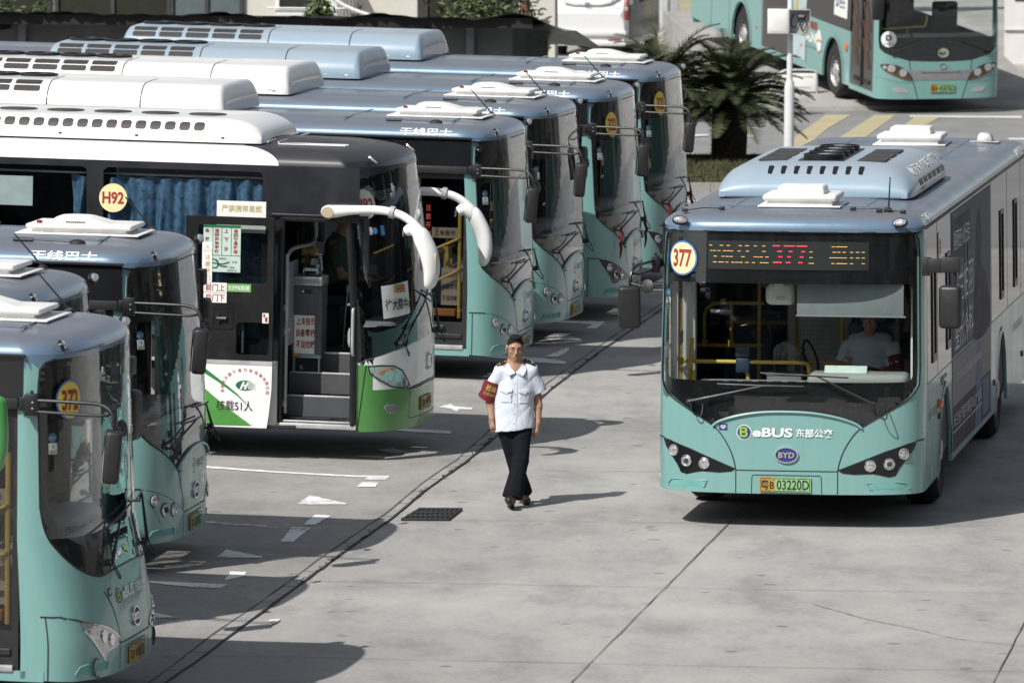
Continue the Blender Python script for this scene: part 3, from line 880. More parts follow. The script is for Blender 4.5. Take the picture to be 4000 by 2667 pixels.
    # windscreen
    def mask(mb):
        win = [(K9.s_of(y), z) for y, z in rrect(-1.185, 1.325, 1.175, 2.235, 0.06)]
        if round_nose: win = [(K9.s_of(y), z) for y, z in smooth_line([(-1.17, 2.22), (-1.18, 1.7), (-1.1, 1.42), (-0.8, 1.26), (-.4, 1.22), (0.4, 1.22), (.8, 1.26), (1.1, 1.42), (1.18, 1.7), (1.17, 2.22)], 3)]
        mb.skin([blk, win], K9.P, 0.05, -0.028, 0.006)
    ws = part('windscreen', kb + ('ws',), lambda mb: mb.skin([blk], K9.P, 0.05, -0.003), GLASS, root, 0)
    part('windscreen_border', kb + ('mask',), mask, MASK, ws, 0)
    def seal(mb):
        vv = [K9.P(u, z, 0.0) for u, z in blk] + [K9.P(*blk[0], 0.0)]
        mb.tube(vv, 0.008, 6, caps=False)
    part('windscreen_seal', kb + ('seal',), seal, BLACK, ws)
    # headlights
    for sg in (1, -1):
        podk = kb + ('pod', sg)
        P2 = [(sg * y, z) for y, z in POD]
        if round_nose:
            P2 = [(sg * y, z) for y, z in [(1.10, 0.73), (1.0, 0.715), (0.75, 0.65), (0.50, 0.545), (0.56, 0.50), (0.76, 0.47), (0.80, 0.40), (0.86, 0.46), (0.96, 0.56), (1.06, 0.66)]]
        outl = K9.sdom(P2)
        if sg < 0: outl = outl[::-1]
        hm = {'black': MASK, 'teal': TEAL, 'clear': CLEARL}['clear' if round_nose else pods]
        hl = part('headlight', podk, lambda mb: mb.skin([outl], K9.P, 0.06, 0.005, 0.02), hm, root, 0)
        if round_nose:
            part('lamp', podk + ('fog',), lambda mb: mb.lathe([(0.075, 0.012), (0.07, 0.0), (0.06, -0.004), (0.001, -0.004)], 22, Matrix.Translation(K9.F(sg * 0.93, 0.36, 0.004)) @ Matrix.Rotation(R(90), 4, 'Y')), INTER_D, hl)
            def bulbs(mb):
                for y, z in ((0.98, 0.64), (0.83, 0.59), (0.7, 0.55)): mb.skin([K9.sdom(ell(sg * y, z, 0.035, 0.05, 16))], K9.P, 0.05, 0.02, 0.012)
                line_on(mb, K9.P, outl + outl[:1], 0.012, 0.008)
            part('reflector', podk + ('refl',), bulbs, CHROME, hl, 0)
        else:
            for i, (y, z, r) in enumerate(LAMPS):
                Mr = Matrix.Translation(K9.F(sg * y, z, 0.006))
                a, b = K9.F(sg * y - 0.02, z), K9.F(sg * y + 0.02, z)
                nrm = Vector((b.y - a.y, -(b.x - a.x), 0)).normalized()
                q = nrm.to_track_quat('Z', 'Y').to_matrix().to_4x4()
                def lamp(mb, i=i, r=r, M_=Mr @ q):
                    mb.lathe([(r * 1.12, 0.0), (r * 1.1, 0.012), (r * 0.98, 0.014), (r * 0.9, 0.002)], 26, M_, 1 if i else 0)
                    mb.lathe([(r * 0.92, 0.003), (r * 0.7, 0.010), (r * 0.4, 0.014), (0.001, 0.016)], 26, M_, 0)
                    if i == 1: mb.lathe([(r * 0.5, 0.012), (r * 0.45, 0.024), (0.001, 0.03)], 20, M_, 2)
                    if i == 0 or pods == 'teal': mb.lathe([(r * 1.28, 0.001), (r * 1.12, 0.003)], 26, M_, 2)
                part('lamp', podk + (i,), lamp, [CLEARL, CHROME, INTER_D], hl)
        V2 = K9.sdom([(sg * y, z) for y, z in [(1.139, 0.334), (1.10, 0.385), (1.04, 0.397), (0.75, 0.388), (0.775, 0.334)]])
        if sg < 0: V2 = V2[::-1]
        def slot(mb):
            vv = [K9.P(u, z, 0.004) for u, z in V2] + [K9.P(*V2[0], 0.004)]
            mb.tube(vv, 0.007, 7, mi=0)
            mb.skin([V2], K9.P, 0.1, 0.002, 0, 1)
        part('bumper_recess', podk + ('slot',), slot, [TEAL, plain('teal_shadow_gap', (0.13, 0.36, 0.33), 0.6)], root)
        # roof lamp
        def rl(mb):
            p = Vector((-0.19, sg * 1.03, 2.815)); q = Matrix.Translation(p) @ Matrix.Rotation(R(62), 4, 'Y') @ Matrix.Rotation(R(sg * 12), 4, 'X')
            mb.lathe([(0.001, 0.03), (0.04, 0.026), (0.062, 0.008), (0.066, -0.02)], 20, q @ Matrix.Diagonal((0.6, 1, 1, 1)), 0)
            mb.lathe([(0.068, 0.008), (0.075, 0.0), (0.075, -0.02)], 20, q @ Matrix.Diagonal((0.62, 1, 1, 1)), 1)
        part('marker_lamp', ('k9rl', sg), rl, [CLEARL, BLACK], root)
    # roof
    def roof(mb): roof_loft(mb, K9, ZB, 0.24, 0.13, 12.0, 0.035)
    rf = part('roof', ('k9roof',), roof, BLUE, root, 40)
    def rseam(mb):
        for x in (-0.75, -2.0, -5.9, -8.2, -10.6): mb.box((x, 0, ZB + 0.164), (0.014, 1.7, 0.012)); 
        for y in (-0.62, 0.62): mb.box((-6, y, roof_top(-6, y) + 0.002), (10.6, 0.012, 0.008))
    part('roof_seam', ('k9rseam',), rseam, BLUE, rf)
    roof_hatch(root, ('k9', detail), -1.05 if not detail else -1.0, 0.1 if not detail else 0.03, ZB + 0.163, not detail)
    roof_hatch(root, ('k9', detail), -10.3, 0.1, ZB + 0.163, not detail)
    # antennas
    def whip(mb):
        zt = roof_top(-0.6, 0.88)
        mb.lathe([(0.05, 0.0), (0.035, 0.02), (0.018, 0.035), (0.001, 0.04)], 14, Matrix.Translation((-0.6, 0.88, zt)))
        d = Vector((-0.25, 0, 0.27)) if not detail else Vector((-0.03, 0.01, 0.3))
        mb.tube([Vector((-0.6, 0.88, zt + 0.02)), Vector((-0.6, 0.88, zt + 0.02)) + d], [0.009, 0.006], 7)
    part('antenna', ('k9whip', detail), whip, MATTE, root)
    def pads(mb):
        if detail:
            for (ax, ay), (bx, by) in (((-0.55, 0.55), (-0.55, 1.02)), ((-0.5, 0.8), (-0.75, 0.85)), ((-0.42, -1.02), (-0.5, -0.68))):
                za, zb_ = roof_top(ax, ay), roof_top(bx, by)
                mb.tube([(ax, ay, za + .008), ((ax + bx) / 2, (ay + by) / 2, max(za, zb_) + .014), (bx, by, zb_ + .008)], 0.006, 6)
                for (x, y, z) in ((ax, ay, za), (bx, by, zb_)): mb.box((x, y, z + .01), (0.05, 0.055, 0.03), 0.008)
        else:
            z = roof_top(-1, -0.85)
            mb.tube([(-1.5, -0.86, z + .02), (-1.32, -0.86, z + .02)], 0.017, 8); mb.tube([(-1.32, -0.86, z + .02), (-0.95, -0.86, z + .012)], 0.007, 6)
            mb.lathe([(0.05, 0.0), (0.045, 0.02), (0.02, 0.035), (0.001, 0.037)], 14, Matrix.Translation((-0.92, -0.86, z)) @ Matrix.Diagonal((1.5, 0.8, 1, 1)))
    part('roof_aerial', ('k9pads', detail), pads, MATTE, root)
    part('roof_lettering', ('k9txt',), lambda mb: put_text(mb, '干线巴士', roof_fn_right, -0.97, 0.085, 0.60, 0.125, 0.004, 0.02), WHITELET, root, 0)
    # roof unit
    zr = ZB + 0.155
    if unit == 'front_blue':
        fns = {}
        def ac(mb): fns['s'] = roof_unit(mb, -2.05, -5.6, 0.95, zr, 0.30, 0.24, 0.62)
        u = part('air_conditioner', None, ac, BLUE_AC, root, 50)
        sf = fns['s']
        def slots(mb):
            for k in range(8):
                y = -0.44 + 0.125 * k
                f0, f1 = -2.19, -2.38
                def pt(yy, t):
                    x = f0 + (f1 - f0) * t; f = (-2.05 - x) / 0.62; kk = math.sqrt(1 - (1 - f) ** 2)
                    return Vector((x + 0.006, yy, zr + 0.05 + 0.25 * kk * 1.035 + 0.006))
                vs = [pt(y + a, t) for a, t in ((-0.02, 0.06), (0, 0), (0.02, 0.06), (0.026, 0.9), (0.0, 1), (-0.026, 0.9))]
                mb.add(vs, [tuple(range(6))])
        part('front_slot', None, slots, BLACK, u, 0)
        ztop = zr + 0.30 * 1.045
        def gr(mb):
            for s in (-1, 1):
                for k in range(3): part('grille', None, lambda mb: mb.box((-2.98 - 0.62 * k, s * 0.48, ztop - 0.003), (0.5, 0.27, 0.012)), mesh_grille(), u)
        gr(None)
        def fans(mb):
            mb.box((-3.6, 0, ztop - 0.0), (1.85, 0.44, 0.012), mi=0)
            for k in range(4):
                c = Matrix.Translation((-2.95 - 0.44 * k, 0, ztop))
                mb.lathe([(0.20, 0.0), (0.20, 0.05), (0.185, 0.055), (0.18, 0.03)], 28, c); mb.lathe([(0.07, 0.05), (0.001, 0.055)], 16, c, 1)
                for j in range(7):
                    a = 2 * math.pi * j / 7
                    mb.tube([c @ Vector((0.06 * math.cos(a), 0.06 * math.sin(a), 0.045)), c @ Vector((0.185 * math.cos(a + .3), 0.185 * math.sin(a + .3), 0.045))], 0.008, 5)
        part('fan', None, fans, [BLACK, INTER], u)
        def lft(x, t, off=0.004):
            p = sf(-x, t, off); return Vector((p.x, -p.y, p.z))
        def sidew(mb):
            for k in range(6): mb.skin([rrect(2.85 + 0.42 * k, 0.20, 3.15 + 0.42 * k, 0.30, 0.01)], lft, 0.1, 0.004)
            for k in range(8): mb.skin([[(2.9 + .05 * k, 0.04), (2.925 + .05 * k, 0.04), (2.925 + .05 * k, 0.12), (2.9 + .05 * k, 0.12)]], lft, 0.1, 0.004)
        part('side_slot', None, sidew, BLACK, u, 0)
        part('lettering', None, lambda mb: put_text(mb, '比亚迪纯电动客车', lft, 4.0, 0.46, 2.5, 0.2, 0.006, 0.02), WHITELET, u, 0)
        def dome(mb):
            mb.box((-11.0, 0.82, ZB + 0.15), (0.26, 0.32, 0.012), 0.003); mb.box((-11.0, 0.82, ZB + 0.2), (0.16, 0.19, 0.1), 0.03, taper=(0.6, 0.7))
        part('roof_beacon', None, dome, ALU, root)
    elif unit:
        ucol, tcol = (WHITE, BLUELET) if unit == 'white_rear' else (BLUE_AC, WHITELET)
        fns = CACHE.setdefault('unitfn', {})
        def ac(mb): fns['s'] = roof_unit(mb, -3.37, -7.45, 0.98, zr, 0.33, 0.22, 0.10)
        u = part('roof_unit', ('k9u', unit), ac, ucol, root, 45)
        sf = fns['s']
        def gr(mb):
            for k in range(5):
                for a, b in ((0.42, 0.55), (0.58, 0.74)):
                    x0 = -7.30 + 0.36 * k
                    mb.skin([rrect(x0, a, x0 + 0.31, b, 0.03)], sf, 0.08, 0.004)
        part('grille', ('k9ug',), gr, mesh_grille(), u, 0)
        def fan(mb):
            for k in range(4):
                c = Matrix.Translation((-7.1 + 0.45 * k, -0.15, zr + 0.34)); mb.lathe([(0.22, 0.0), (0.22, 0.03), (0.19, 0.035), (0.17, 0.01), (0.001, 0.01)], 24, c)
        part('fan', ('k9uf',), fan, BLACK, u)
        def sm(mb):
            for x in (-5.45, -4.35):
                pts = [(x, t) for t in np.linspace(0.02, 0.98, 12)]
                line_on(mb, sf, pts, 0.014, 0.003)
        part('panel_gap', ('k9us',), sm, SEAM, u, 0)
        part('lettering', ('k9ut', unit), lambda mb: put_text(mb, '比亚迪纯电动客车', sf, -4.85, 0.12, 2.9, 0.11, 0.005, 0.02), tcol, u, 0)
    # right side: header, door, windows
    def header(mb):
        mb.skin([[(-0.44, 2.41), (-0.44, 2.735), (-12, 2.735), (-12, 2.41)]], K9.right, 0.4, 0.002, 0.02)
        mb.skin([[(-1.68, 1.26), (-1.68, 2.42), (-12, 2.42), (-12, 1.26)]], K9.right, 0.4, 0.0, 0.02)
    part('side_glazing', ('k9hdr',), header, [plain('dark_side_glass', (0.012, 0.013, 0.015), 0.06, spec=0.6)], root, 0)
    def gutter(mb):
        mb.box((-6.2, -1.245, 2.745), (11.55, 0.03, 0.025), 0.006); mb.box((-1.09, -1.262, 2.385), (1.24, 0.03, 0.085), 0.01)
        mb.box((-6.2, 1.245, 2.745), (11.55, 0.02, 0.02), 0.004)
    part('rain_gutter', ('k9gut',), gutter, MATTE, root)
    def door(mb):
        fn = K9.right
        fr = [(-0.455, 0.36), (-0.455, 2.35), (-1.67, 2.35), (-1.67, 0.36)]
        holes = [[(-0.51, 0.66), (-0.51, 2.28), (-1.02, 2.28), (-1.02, 0.66)], [(-1.08, 0.66), (-1.08, 2.28), (-1.6, 2.28), (-1.6, 0.66)]]
        mb.skin([fr] + holes, fn, 0.3, -0.02, 0.04)
        mb.box((-1.05, -1.238, 0.5), (1.08, 0.02, 0.05), 0.006); mb.box((-0.78, -1.25, 0.60), (0.14, 0.03, 0.05), 0.01)
    d = part('door', ('k9door',), door, MATTE, root, 0)
    part('door_glass', ('k9dg',), lambda mb: mb.skin([[(-0.51, 0.66), (-0.51, 2.28), (-1.6, 2.28), (-1.6, 0.66)]], K9.right, 0.6, -0.03), glass('door_glass', (0.5, 0.5, 0.5), 1.45), d, 0)
    part('door_sill', ('k9sill',), lambda mb: mb.box((-1.07, -1.235, 0.375), (1.16, 0.06, 0.05), 0.006), ALU, d)
    def drails(mb):
        for z0, z1 in ((1.02, 1.24), (1.40, 1.60)):
            mb.tube([(dx, -1.18, z0), (dx + .44, -1.18, z1)], 0.016, 8)
        mb.tube([(dx + .46, -1.15, 0.7), (dx + .45, -1.15, 2.0)], 0.022, 8); mb.tube([(dx + .44, -1.18, 1.6), (dx + .46, -1.15, 1.62)], .016, 8); mb.tube([(dx + .44, -1.18, 1.24), (dx + .46, -1.15, 1.25)], .016, 8)
    for dx in (-1.02, -1.55): part('door_handrail', ('k9dr', dx), drails, YELLOW, d)
    def notice(mb):
        mb.box((-0.68, -1.10, 1.05), (0.20, 0.006, 0.42), mi=0); mb.box((-0.75, -1.10, 1.66), (0.3, 0.006, 0.12), mi=0)
        fn = lambda u, v, f: Vector((u, -1.104 - f, v))
        for i, t in enumerate(('上车投币', '自备零钱', '不设找赎')): put_text(mb, t, fn, -0.68, 1.18 - 0.13 * i, 0.17, 0.06, 0.002, 0.01, 1)
        put_text(mb, '上车投币', fn, -0.75, 1.66, 0.25, 0.06, 0.002, 0.01, 1)
        for i, t in enumerate('注意开门'): put_text(mb, t, lambda u, v, f: Vector((u, -1.225 - f, v)), -0.92, 1.95 - 0.1 * i, 0.06, 0.07, 0.002, 0.005, 2)
        mb.box((-0.85, -1.12, 0.76), (0.5, 0.12, 0.08), 0.01, mi=3)
    part('door_notice', ('k9note',), notice, [plain('tan_paper', (0.42, 0.36, 0.28), 0.7), BLACKINK, REDINK, plain('orange_wood_step', (0.42, 0.18, 0.05), 0.6)], d, 0)
    # left side glazing
    def lglass(mb):
        for a, b in ((0.66, 1.60), (1.64, 2.95), (2.99, 5.26), (5.30, 7.18), (7.22, 9.0), (9.04, 10.6), (10.64, 11.96)):
            mb.skin([[(a, 1.27), (b, 1.27), (b, 2.735), (a, 2.735)]], K9.left, 0.4, 0.0, 0.02)
    g = part('side_glazing', ('k9lgl',), lglass, MATS['dark_side_glass'], root, 0)
    for a in (1.1, 2.5, 4.3, 8.2, 9.8):
        def vents(mb):
            mb.skin([[(a, 1.42), (a + 0.36, 1.42), (a + 0.36, 2.35), (a, 2.35)], [(a + 0.05, 1.5), (a + 0.05, 2.31), (a + 0.31, 2.31), (a + 0.31, 1.5)]], K9.left, 0.4, 0.012, 0.012)
        part('sliding_pane_frame', ('k9vent', a), vents, BLACK, g, 0)
    for x in (-2.38, -8.4):
        for s in (-1, 1): make_wheel(root, ('k9w',), x, s * 1.19)
    interior_k9(root, detail)
    bus_mirrors(root)
    if not round_nose:
        wiper(root, K9.F, (-0.915, 1.128), (-0.22, 1.292), (-0.65, 1.30), (0.16, 1.29), ('k9wl',))
        wiper(root, K9.F, (0.806, 1.13), (0.277, 1.393), (-0.245, 1.41), (0.575, 1.377), ('k9wr',))
    else:
        wiper(root, K9.F, (-0.55, 1.12), (-0.15, 1.42), (-0.75, 1.35), (0.35, 1.48), ('k9wl2',))
        wiper(root, K9.F, (0.75, 1.13), (0.85, 1.5), (0.25, 1.5), (1.1, 1.4), ('k9wr2',))
    if ribbons:
        for py, pz in ((-0.915, 1.128), (0.806, 1.13)):
            def rib(mb):
                p = K9.F(py, pz, 0.05); r3 = random.Random(3)
                q = [p + Vector((0.01 * r3.gauss(0, 1), 0.012 * r3.gauss(0, 1), 0.05 - 0.06 * k)) for k in range(8)]
                mb.tube(q, [.010, .018, .022, .02, .022, .018, .014, .006], 7, flat=(1, .5))
            part('ribbon', None, rib, ARMRED_R, root)
    number_plate(root, K9.F, -0.01, 0.368, 0.48, 0.137, plate[0], plate[1], None, c1=PLATE_Y if round_nose else None)
    emblem(root, K9.F, 0.0, 0.646, 0.112, 0.076, kb + ('emb', logo), logo != 'none')
    if mark_front: ebus_mark(root, ('k9',))
    else:
        def tri(mb):
            mb.skin([ell(-0.05, 0.87, 0.055, 0.07, 24), ell(-0.05, 0.87, 0.046, 0.06, 24)], K9.F, 0.1, 0.004, 0, 0)
            put_text(mb, '中', K9.F, -0.05, 0.87, 0.06, 0.07, 0.005, 0.02, 0)
            put_text(mb, '东部公交', K9.F, 0.24, 0.875, 0.36, 0.08, 0.004, 0.02, 1)
        part('operator_mark', ('k9tri', route), tri, [REDINK if route else plain('faded_grey_print', (0.3, 0.42, 0.42), 0.6), WHITELET if route else MATS['faded_grey_print']], root, 0)
    part('wash_sticker', ('k9st',), lambda mb: (mb.skin([rrect(-0.637, 0.868, -0.56, 0.93, 0.004)], K9.F, .1, .004, 0, 0), mb.skin([ell(-.598, .905, .026, .012, 12), ell(-.598, .905, .018, .007, 12)], K9.F, .1, .006, 0, 1), line_on(mb, K9.F, [(-.62, .9), (-.598, .88), (-.576, .9)], .005, .006, 1), line_on(mb, K9.F, [(-.598, .88), (-.598, .91)], .005, .006, 1)), [BLUEINK, WHITELET], root, 0)
    if route:
        cx, cz, r = (-1.023, 2.457, 0.157) if route != '372' else (-1.0, 2.40, 0.15)
        if route == '322': cx, cz, r = -0.93, 2.43, 0.15
        def disc(mb):
            S = K9.s_of(cx)
            mb.skin([ell(S, cz, r, r * 1.03, 40)], K9.P, 0.03, 0.008, 0, 0)
            mb.skin([ell(S, cz, r * 0.9, r * 0.93, 40)], K9.P, 0.03, 0.0105, 0, 1)
        dk = part('route_disc', ('k9disc', route), disc, [DISCBLUE if route != '322' else YDISC, {'377': CREAM}.get(route, YDISC)], root, 0)
        part('route_number', ('k9dnum', route), lambda mb: put_text(mb, route, K9.P, K9.s_of(cx), cz, r * 1.3, r * 1.08, 0.013, 0.03), REDINK, dk, 0)
    def stick(mb):
        S = -K9.s_at_x(-0.22)
        mb.skin([ell(S, 2.125, 0.036, n=18)], K9.P, .03, .006, 0, 0)
        mb.skin([rrect(S - .036, 2.0, S + .036, 2.085, .004)], K9.P, .03, .006, 0, 1)
        put_text(mb, '2017', K9.P, S, 2.125, .055, .022, .009, .02, 1); put_text(mb, '2017', K9.P, S, 2.018, .062, .028, .009, .02, 2); put_text(mb, '检', K9.P, S, 2.06, .025, .025, .009, .0, 2)
    part('inspection_sticker', ('k9stk',), stick, [plain('sky_blue_print', (0.04, 0.13, 0.21), 0.5), plain('grey_green_paper', (.33, .38, .36), .7), BLACKINK], root, 0)
    if round_nose:                         # its windscreen and doorway sit further back behind the deep bumper
        for ch in root.children:
            if ch.name.split('.')[0] in ('mirror', 'dashboard', 'handrail', 'steering_wheel', 'cabin_lining', 'driver_seat', 'door', 'marker_lamp', 'rain_gutter', 'side_glazing', 'roof_hatch', 'antenna', 'roof_aerial', 'roof_lettering'): ch.location.x -= 0.17
    return root
# ------------------------------------------------------------------ the coach at the stop
CO = Nose(1.25, 0.65, 2.4, lambda z: 0.0 if z < 1.05 else 0.20 * ((z - 1.05) / 1.75) ** 1.35)
CZB = 2.97
def make_coach(M):
    root = empty('coach', M=M)
    tag(root, 'white, green and black coach with its front door open and long white horn mirrors', 'coach')
    # side drawing units: metres taken from the survey of the open door
    cx = lambda X: ((0.8293 * X - 680) / 389 - 0.472) / 0.984
    cz = lambda Y: 7.63 - (1643 + 0.8293 * Y) * 69.45 / 27000
    sp = CO.s_at_x(-0.50)
    half = [(CO.s_of(0.0), 2.945), (CO.s_of(0.6), 2.93), (CO.s_of(1.0), 2.89), (CO.s_at_x(-0.36), 2.84), (CO.s_at_x(-0.46), 2.78), (CO.s_at_x(-0.475), 2.6), (CO.s_at_x(-0.475), 1.10), (CO.s_at_x(-0.46), 1.0), (CO.s_of(1.2), 1.03), (CO.s_of(1.0), 1.09), (CO.s_of(0.6), 1.16), (0, 1.195)]
    wso = sym(half)
    def tone(u, v):
        y = abs(CO.P(u, v).y)
        if v > 1.0 and abs(u) > CO.s_at_x(-0.36) - 0.04 and v < 2.86: return 2
        if v > 2.8: return 2
        lim = 0.70 if y < 0.68 else (0.985 if y > 1.16 else 0.74)
        return 1 if v < lim else 0
    def body(mb):
        mb.skin([[(-sp, CZB), (-sp, 0.30), (sp, 0.30), (sp, CZB)], wso], CO.P, 0.05, 0.0, 0.03, 0, tone)
        Rr = CO.right
        # right flank behind the doorway
        mb.skin([[(-1.30, 0.30), (-1.30, 0.99), (-12, 0.99), (-12, 0.30), (-3.45, 0.30)] + [(-2.85 + 0.6 * math.cos(a + math.pi), 0.31 + 0.72 * abs(math.sin(a))) for a in np.linspace(0.02, math.pi - .02, 13)] + [(-2.2, 0.30)]], Rr, 0.2, 0, 0.03, 0)
        mb.skin([[(-0.50, 2.45), (-0.50, CZB), (-1.42, CZB), (-1.42, 2.45)]], Rr, 0.3, 0.004, 0.03, 2)
        mb.skin([[(-1.30, 0.99), (-1.30, CZB), (-12, CZB), (-12, 0.99)], rrect(-3.16, 1.15, -1.50, 2.90, 0.06), rrect(-5.0, 1.15, -3.33, 2.90, 0.06), rrect(-6.9, 1.15, -5.15, 2.9, .06)], Rr, 0.3, 0.0, 0.03, 2)
        # left flank with the driver's window
        mb.skin([[(0.5, 0.30), (12, 0.30), (12, CZB), (0.5, CZB)], rrect(0.62, 1.35, 1.55, 2.6, .05), rrect(1.9, 1.35, 3.6, 2.8, .06)], CO.left, 0.3, 0, 0.03, 0, lambda u, v: 0 if v < 1.1 else 2)
        mb.box((-11.97, 0, 1.6), (0.06, 2.4, 2.6)); mb.box((-6.3, 0, 0.36), (11, 2.2, 0.1), mi=2)
    bd = part('body', None, body, [WHITE, GREEN, ANTHR], root)
    part('waist_strip', None, lambda mb: mb.skin([[(-1.3, 0.955), (-1.3, 0.99), (-12, 0.99), (-12, 0.955)]], CO.right, 0.4, 0.012, 0.012), ALU, bd, 0)
    part('windscreen', None, lambda mb: mb.skin([wso], CO.P, 0.04, -0.003), glass('coach_windscreen_glass', (.42, .45, .46), 1.5), root, 0)
    def mask(mb):
        win = [(CO.s_of(y), z) for y, z in smooth_line([(-1.17, 2.62), (-1.195, 1.9), (-1.19, 1.42), (-1.1, 1.36), (0, 1.36), (1.1, 1.36), (1.19, 1.42), (1.195, 1.9), (1.17, 2.62), (1.0, 2.72), (0, 2.76), (-1.0, 2.72)], 3, True)]
        mb.skin([wso, win], CO.P, 0.045, -0.028, 0.004)
    part('windscreen_border', None, mask, MASK, root, 0)
    # lamps, grille, emblem
    for sg in (-1, 1):
        HLo = [(sg * y, z) for y, z in [(1.19, 0.965), (1.1, 0.97), (0.95, 0.955), (0.82, 0.90), (0.72, 0.80), (0.66, 0.735), (0.8, 0.72), (0.98, 0.745), (1.12, 0.83), (1.18, 0.90)]]
        HL = CO.sdom(HLo); HL = HL if sg > 0 else HL[::-1]
        h = part('headlight', None, lambda mb: mb.skin([HL], CO.P, 0.04, 0.008, 0.02), CLEARL, root, 0)
        def inner(mb):
            for y, z, r in ((1.02, 0.87, .055), (.9, .84, .055), (.8, .78, .04)): mb.skin([CO.sdom(ell(sg * y, z, r, r, 18))], CO.P, .05, .014, .006, 0)
            mb.skin([CO.sdom([(sg * 1.12, .91), (sg * 0.95, .945), (sg * .95, .925), (sg * 1.12, .89)])], CO.P, .05, .014, .006, 1)
            line_on(mb, CO.P, HL + HL[:1], 0.014, 0.01, 2)
        part('reflector', None, inner, [CHROME, AMBER, BLACK], h, 0)
        fg = CO.sdom(smooth_line([(sg * 1.05, .56), (sg * .9, .57), (sg * .88, .53), (sg * .95, .47), (sg * 1.02, .48)], 3, True))
        part('fog_lamp', None, lambda mb: mb.skin([fg if sg > 0 else fg[::-1]], CO.P, .05, .006, .01), CLEARL, root, 0)
    def grille(mb):
        mb.skin([CO.sdom(smooth_line([(-.64, .72), (0, .745), (.64, .72), (.62, .69), (0, .71), (-.62, .69)], 3, True))], CO.P, .08, .004, 0)
        line_on(mb, CO.P, CO.sdom([(-1.2, 0.985), (-1.23, 0.30)]), .008, .003)
        line_on(mb, CO.P, CO.sdom([(-.64, .72), (-.66, .40), (.66, .40), (.64, .72)]), .007, .003)
    part('grille', None, grille, BLACK, root, 0)
    def emb(mb):
        mb.skin([ell(CO.s_of(0), .93, .085, .09, 26), ell(CO.s_of(0), .93, .074, .079, 26)], CO.P, .05, .025, .02, 0)
        mb.skin([ell(CO.s_of(0), .93, .074, .079, 26)], CO.P, .05, .012, .0, 1)
        put_text(mb, 'S', CO.P, 0, .93, .08, .11, .02, .03, 0)
    part('emblem', None, emb, [CHROME, ANTHR], root, 30)
    number_plate(root, CO.F, -0.12, 0.52, 0.44, 0.14, '粤B', '4J092', None, c1=PLATE_Y)
    # roof: dark front cap, white behind
    def roof(mb): roof_loft(mb, CO, CZB, 0.34, 0.17, 12.0, 0.05, steps=9, front_in=1.6, split=lambda x: x > -1.32)
    rf = part('roof', None, roof, [WHITE, ANTHR], root, 40)
    part('roof_rib', None, lambda mb: [mb.box((-1.45 - .11 * k, 0, CZB + .205), (0.012, 1.5, 0.012)) for k in range(5)] + [mb.box((-1.1, y, CZB + .19), (0.7, 0.01, 0.012)) for y in (-.75, -.6)], WHITE, rf)
    part('marker_lamp', None, lambda mb: [mb.lathe([(.05, 0), (.045, .012), (.001, .016)], 16, Matrix.Translation((-0.42, s * .98, CZB + .07)) @ Matrix.Rotation(R(40), 4, 'Y') @ Matrix.Diagonal((1.3, .55, 1, 1))) for s in (-1, 1)], CLEARL, root)
    zr = CZB + .19
    hold = {}
    def ac(mb): hold['s'] = roof_unit(mb, -1.60, -6.4, 0.88, zr, 0.235, 0.15, 0.40)
    u = part('air_conditioner', None, ac, WHITE, root, 50)
    sf = hold['s']
    def slots(mb):
        for k in range(16):
            x0 = -2.25 - 0.153 * k
            mb.skin([[(x0 - .045, .32), (x0 + .03, .32), (x0 + .05, .36), (x0 + .05, .50), (x0 + .03, .545), (x0 - .03, .545), (x0 - .055, .50), (x0 - .06, .36)]], sf, .05, .004)
        for k in range(5):
            c = Matrix.Translation((-2.3 - .5 * k, -.25, zr + .24)); mb.lathe([(.2, 0), (.19, .012), (.001, .012)], 22, c)
    part('grille', None, slots, mesh_grille(), u, 0)
    part('panel_gap', None, lambda mb: (line_on(mb, sf, [(-4.78, t) for t in np.linspace(.01, .98, 14)], .012, .003), line_on(mb, sf, [(x, .10) for x in np.linspace(-1.75, -6.2, 20)], .012, .003), [mb.box(sf(x, .09, .004), (.03, .01, .015)) for x in (-2, -2.9, -3.7, -4.5, -5.2)]), SEAM, u, 0)
    # side glazing, curtains, placards
    def pane(a, b):
        def f(mb): mb.skin([rrect(a, 1.15, b, 2.90, 0.06)], CO.right, 0.4, -0.012)
        return f
    g1 = part('side_window', None, pane(-3.16, -1.5), glass('coach_glass', (0.74, 0.78, 0.80), 1.5), root, 0)
    g2 = part('side_window', None, pane(-5.0, -3.33), MATS['coach_glass'], root, 0)
    g3 = part('side_window', None, pane(-6.9, -5.15), MATS['coach_glass'], root, 0)
    part('side_window', None, lambda mb: mb.skin([rrect(0.62, 1.35, 1.55, 2.6, .05)], CO.left, .4, -.012), glass('clear_side_glass', (.85, .88, .88), 1.3), root, 0)
    part('side_window', None, lambda mb: mb.skin([rrect(1.9, 1.35, 3.6, 2.8, .06)], CO.left, .4, -.012), MATS['coach_glass'], root, 0)
    def curtain(mb, x0=-3.1, x1=-1.52, n=110, zb=1.2):
        vs = []
        r2 = random.Random(5)
        ph = [r2.uniform(0, 6) for _ in range(4)]
        for i in range(n + 1):
            x = x0 + (x1 - x0) * i / n
            for j in range(13):
                z = 2.82 + (zb - 2.82) * j / 12
                a = 0.02 + 0.035 * min(1, j / 4)
                d = a * (math.sin(22 * x + ph[0]) + 0.6 * math.sin(37 * x + ph[1] + .25 * j) + .35 * math.sin(61 * x + ph[2]))
                sag = 0.03 * math.sin(12 * x + 1) if j == 0 else 0
                vs.append((x + .012 * math.sin(9 * x + j * .5), -1.12 + d, z - abs(sag)))
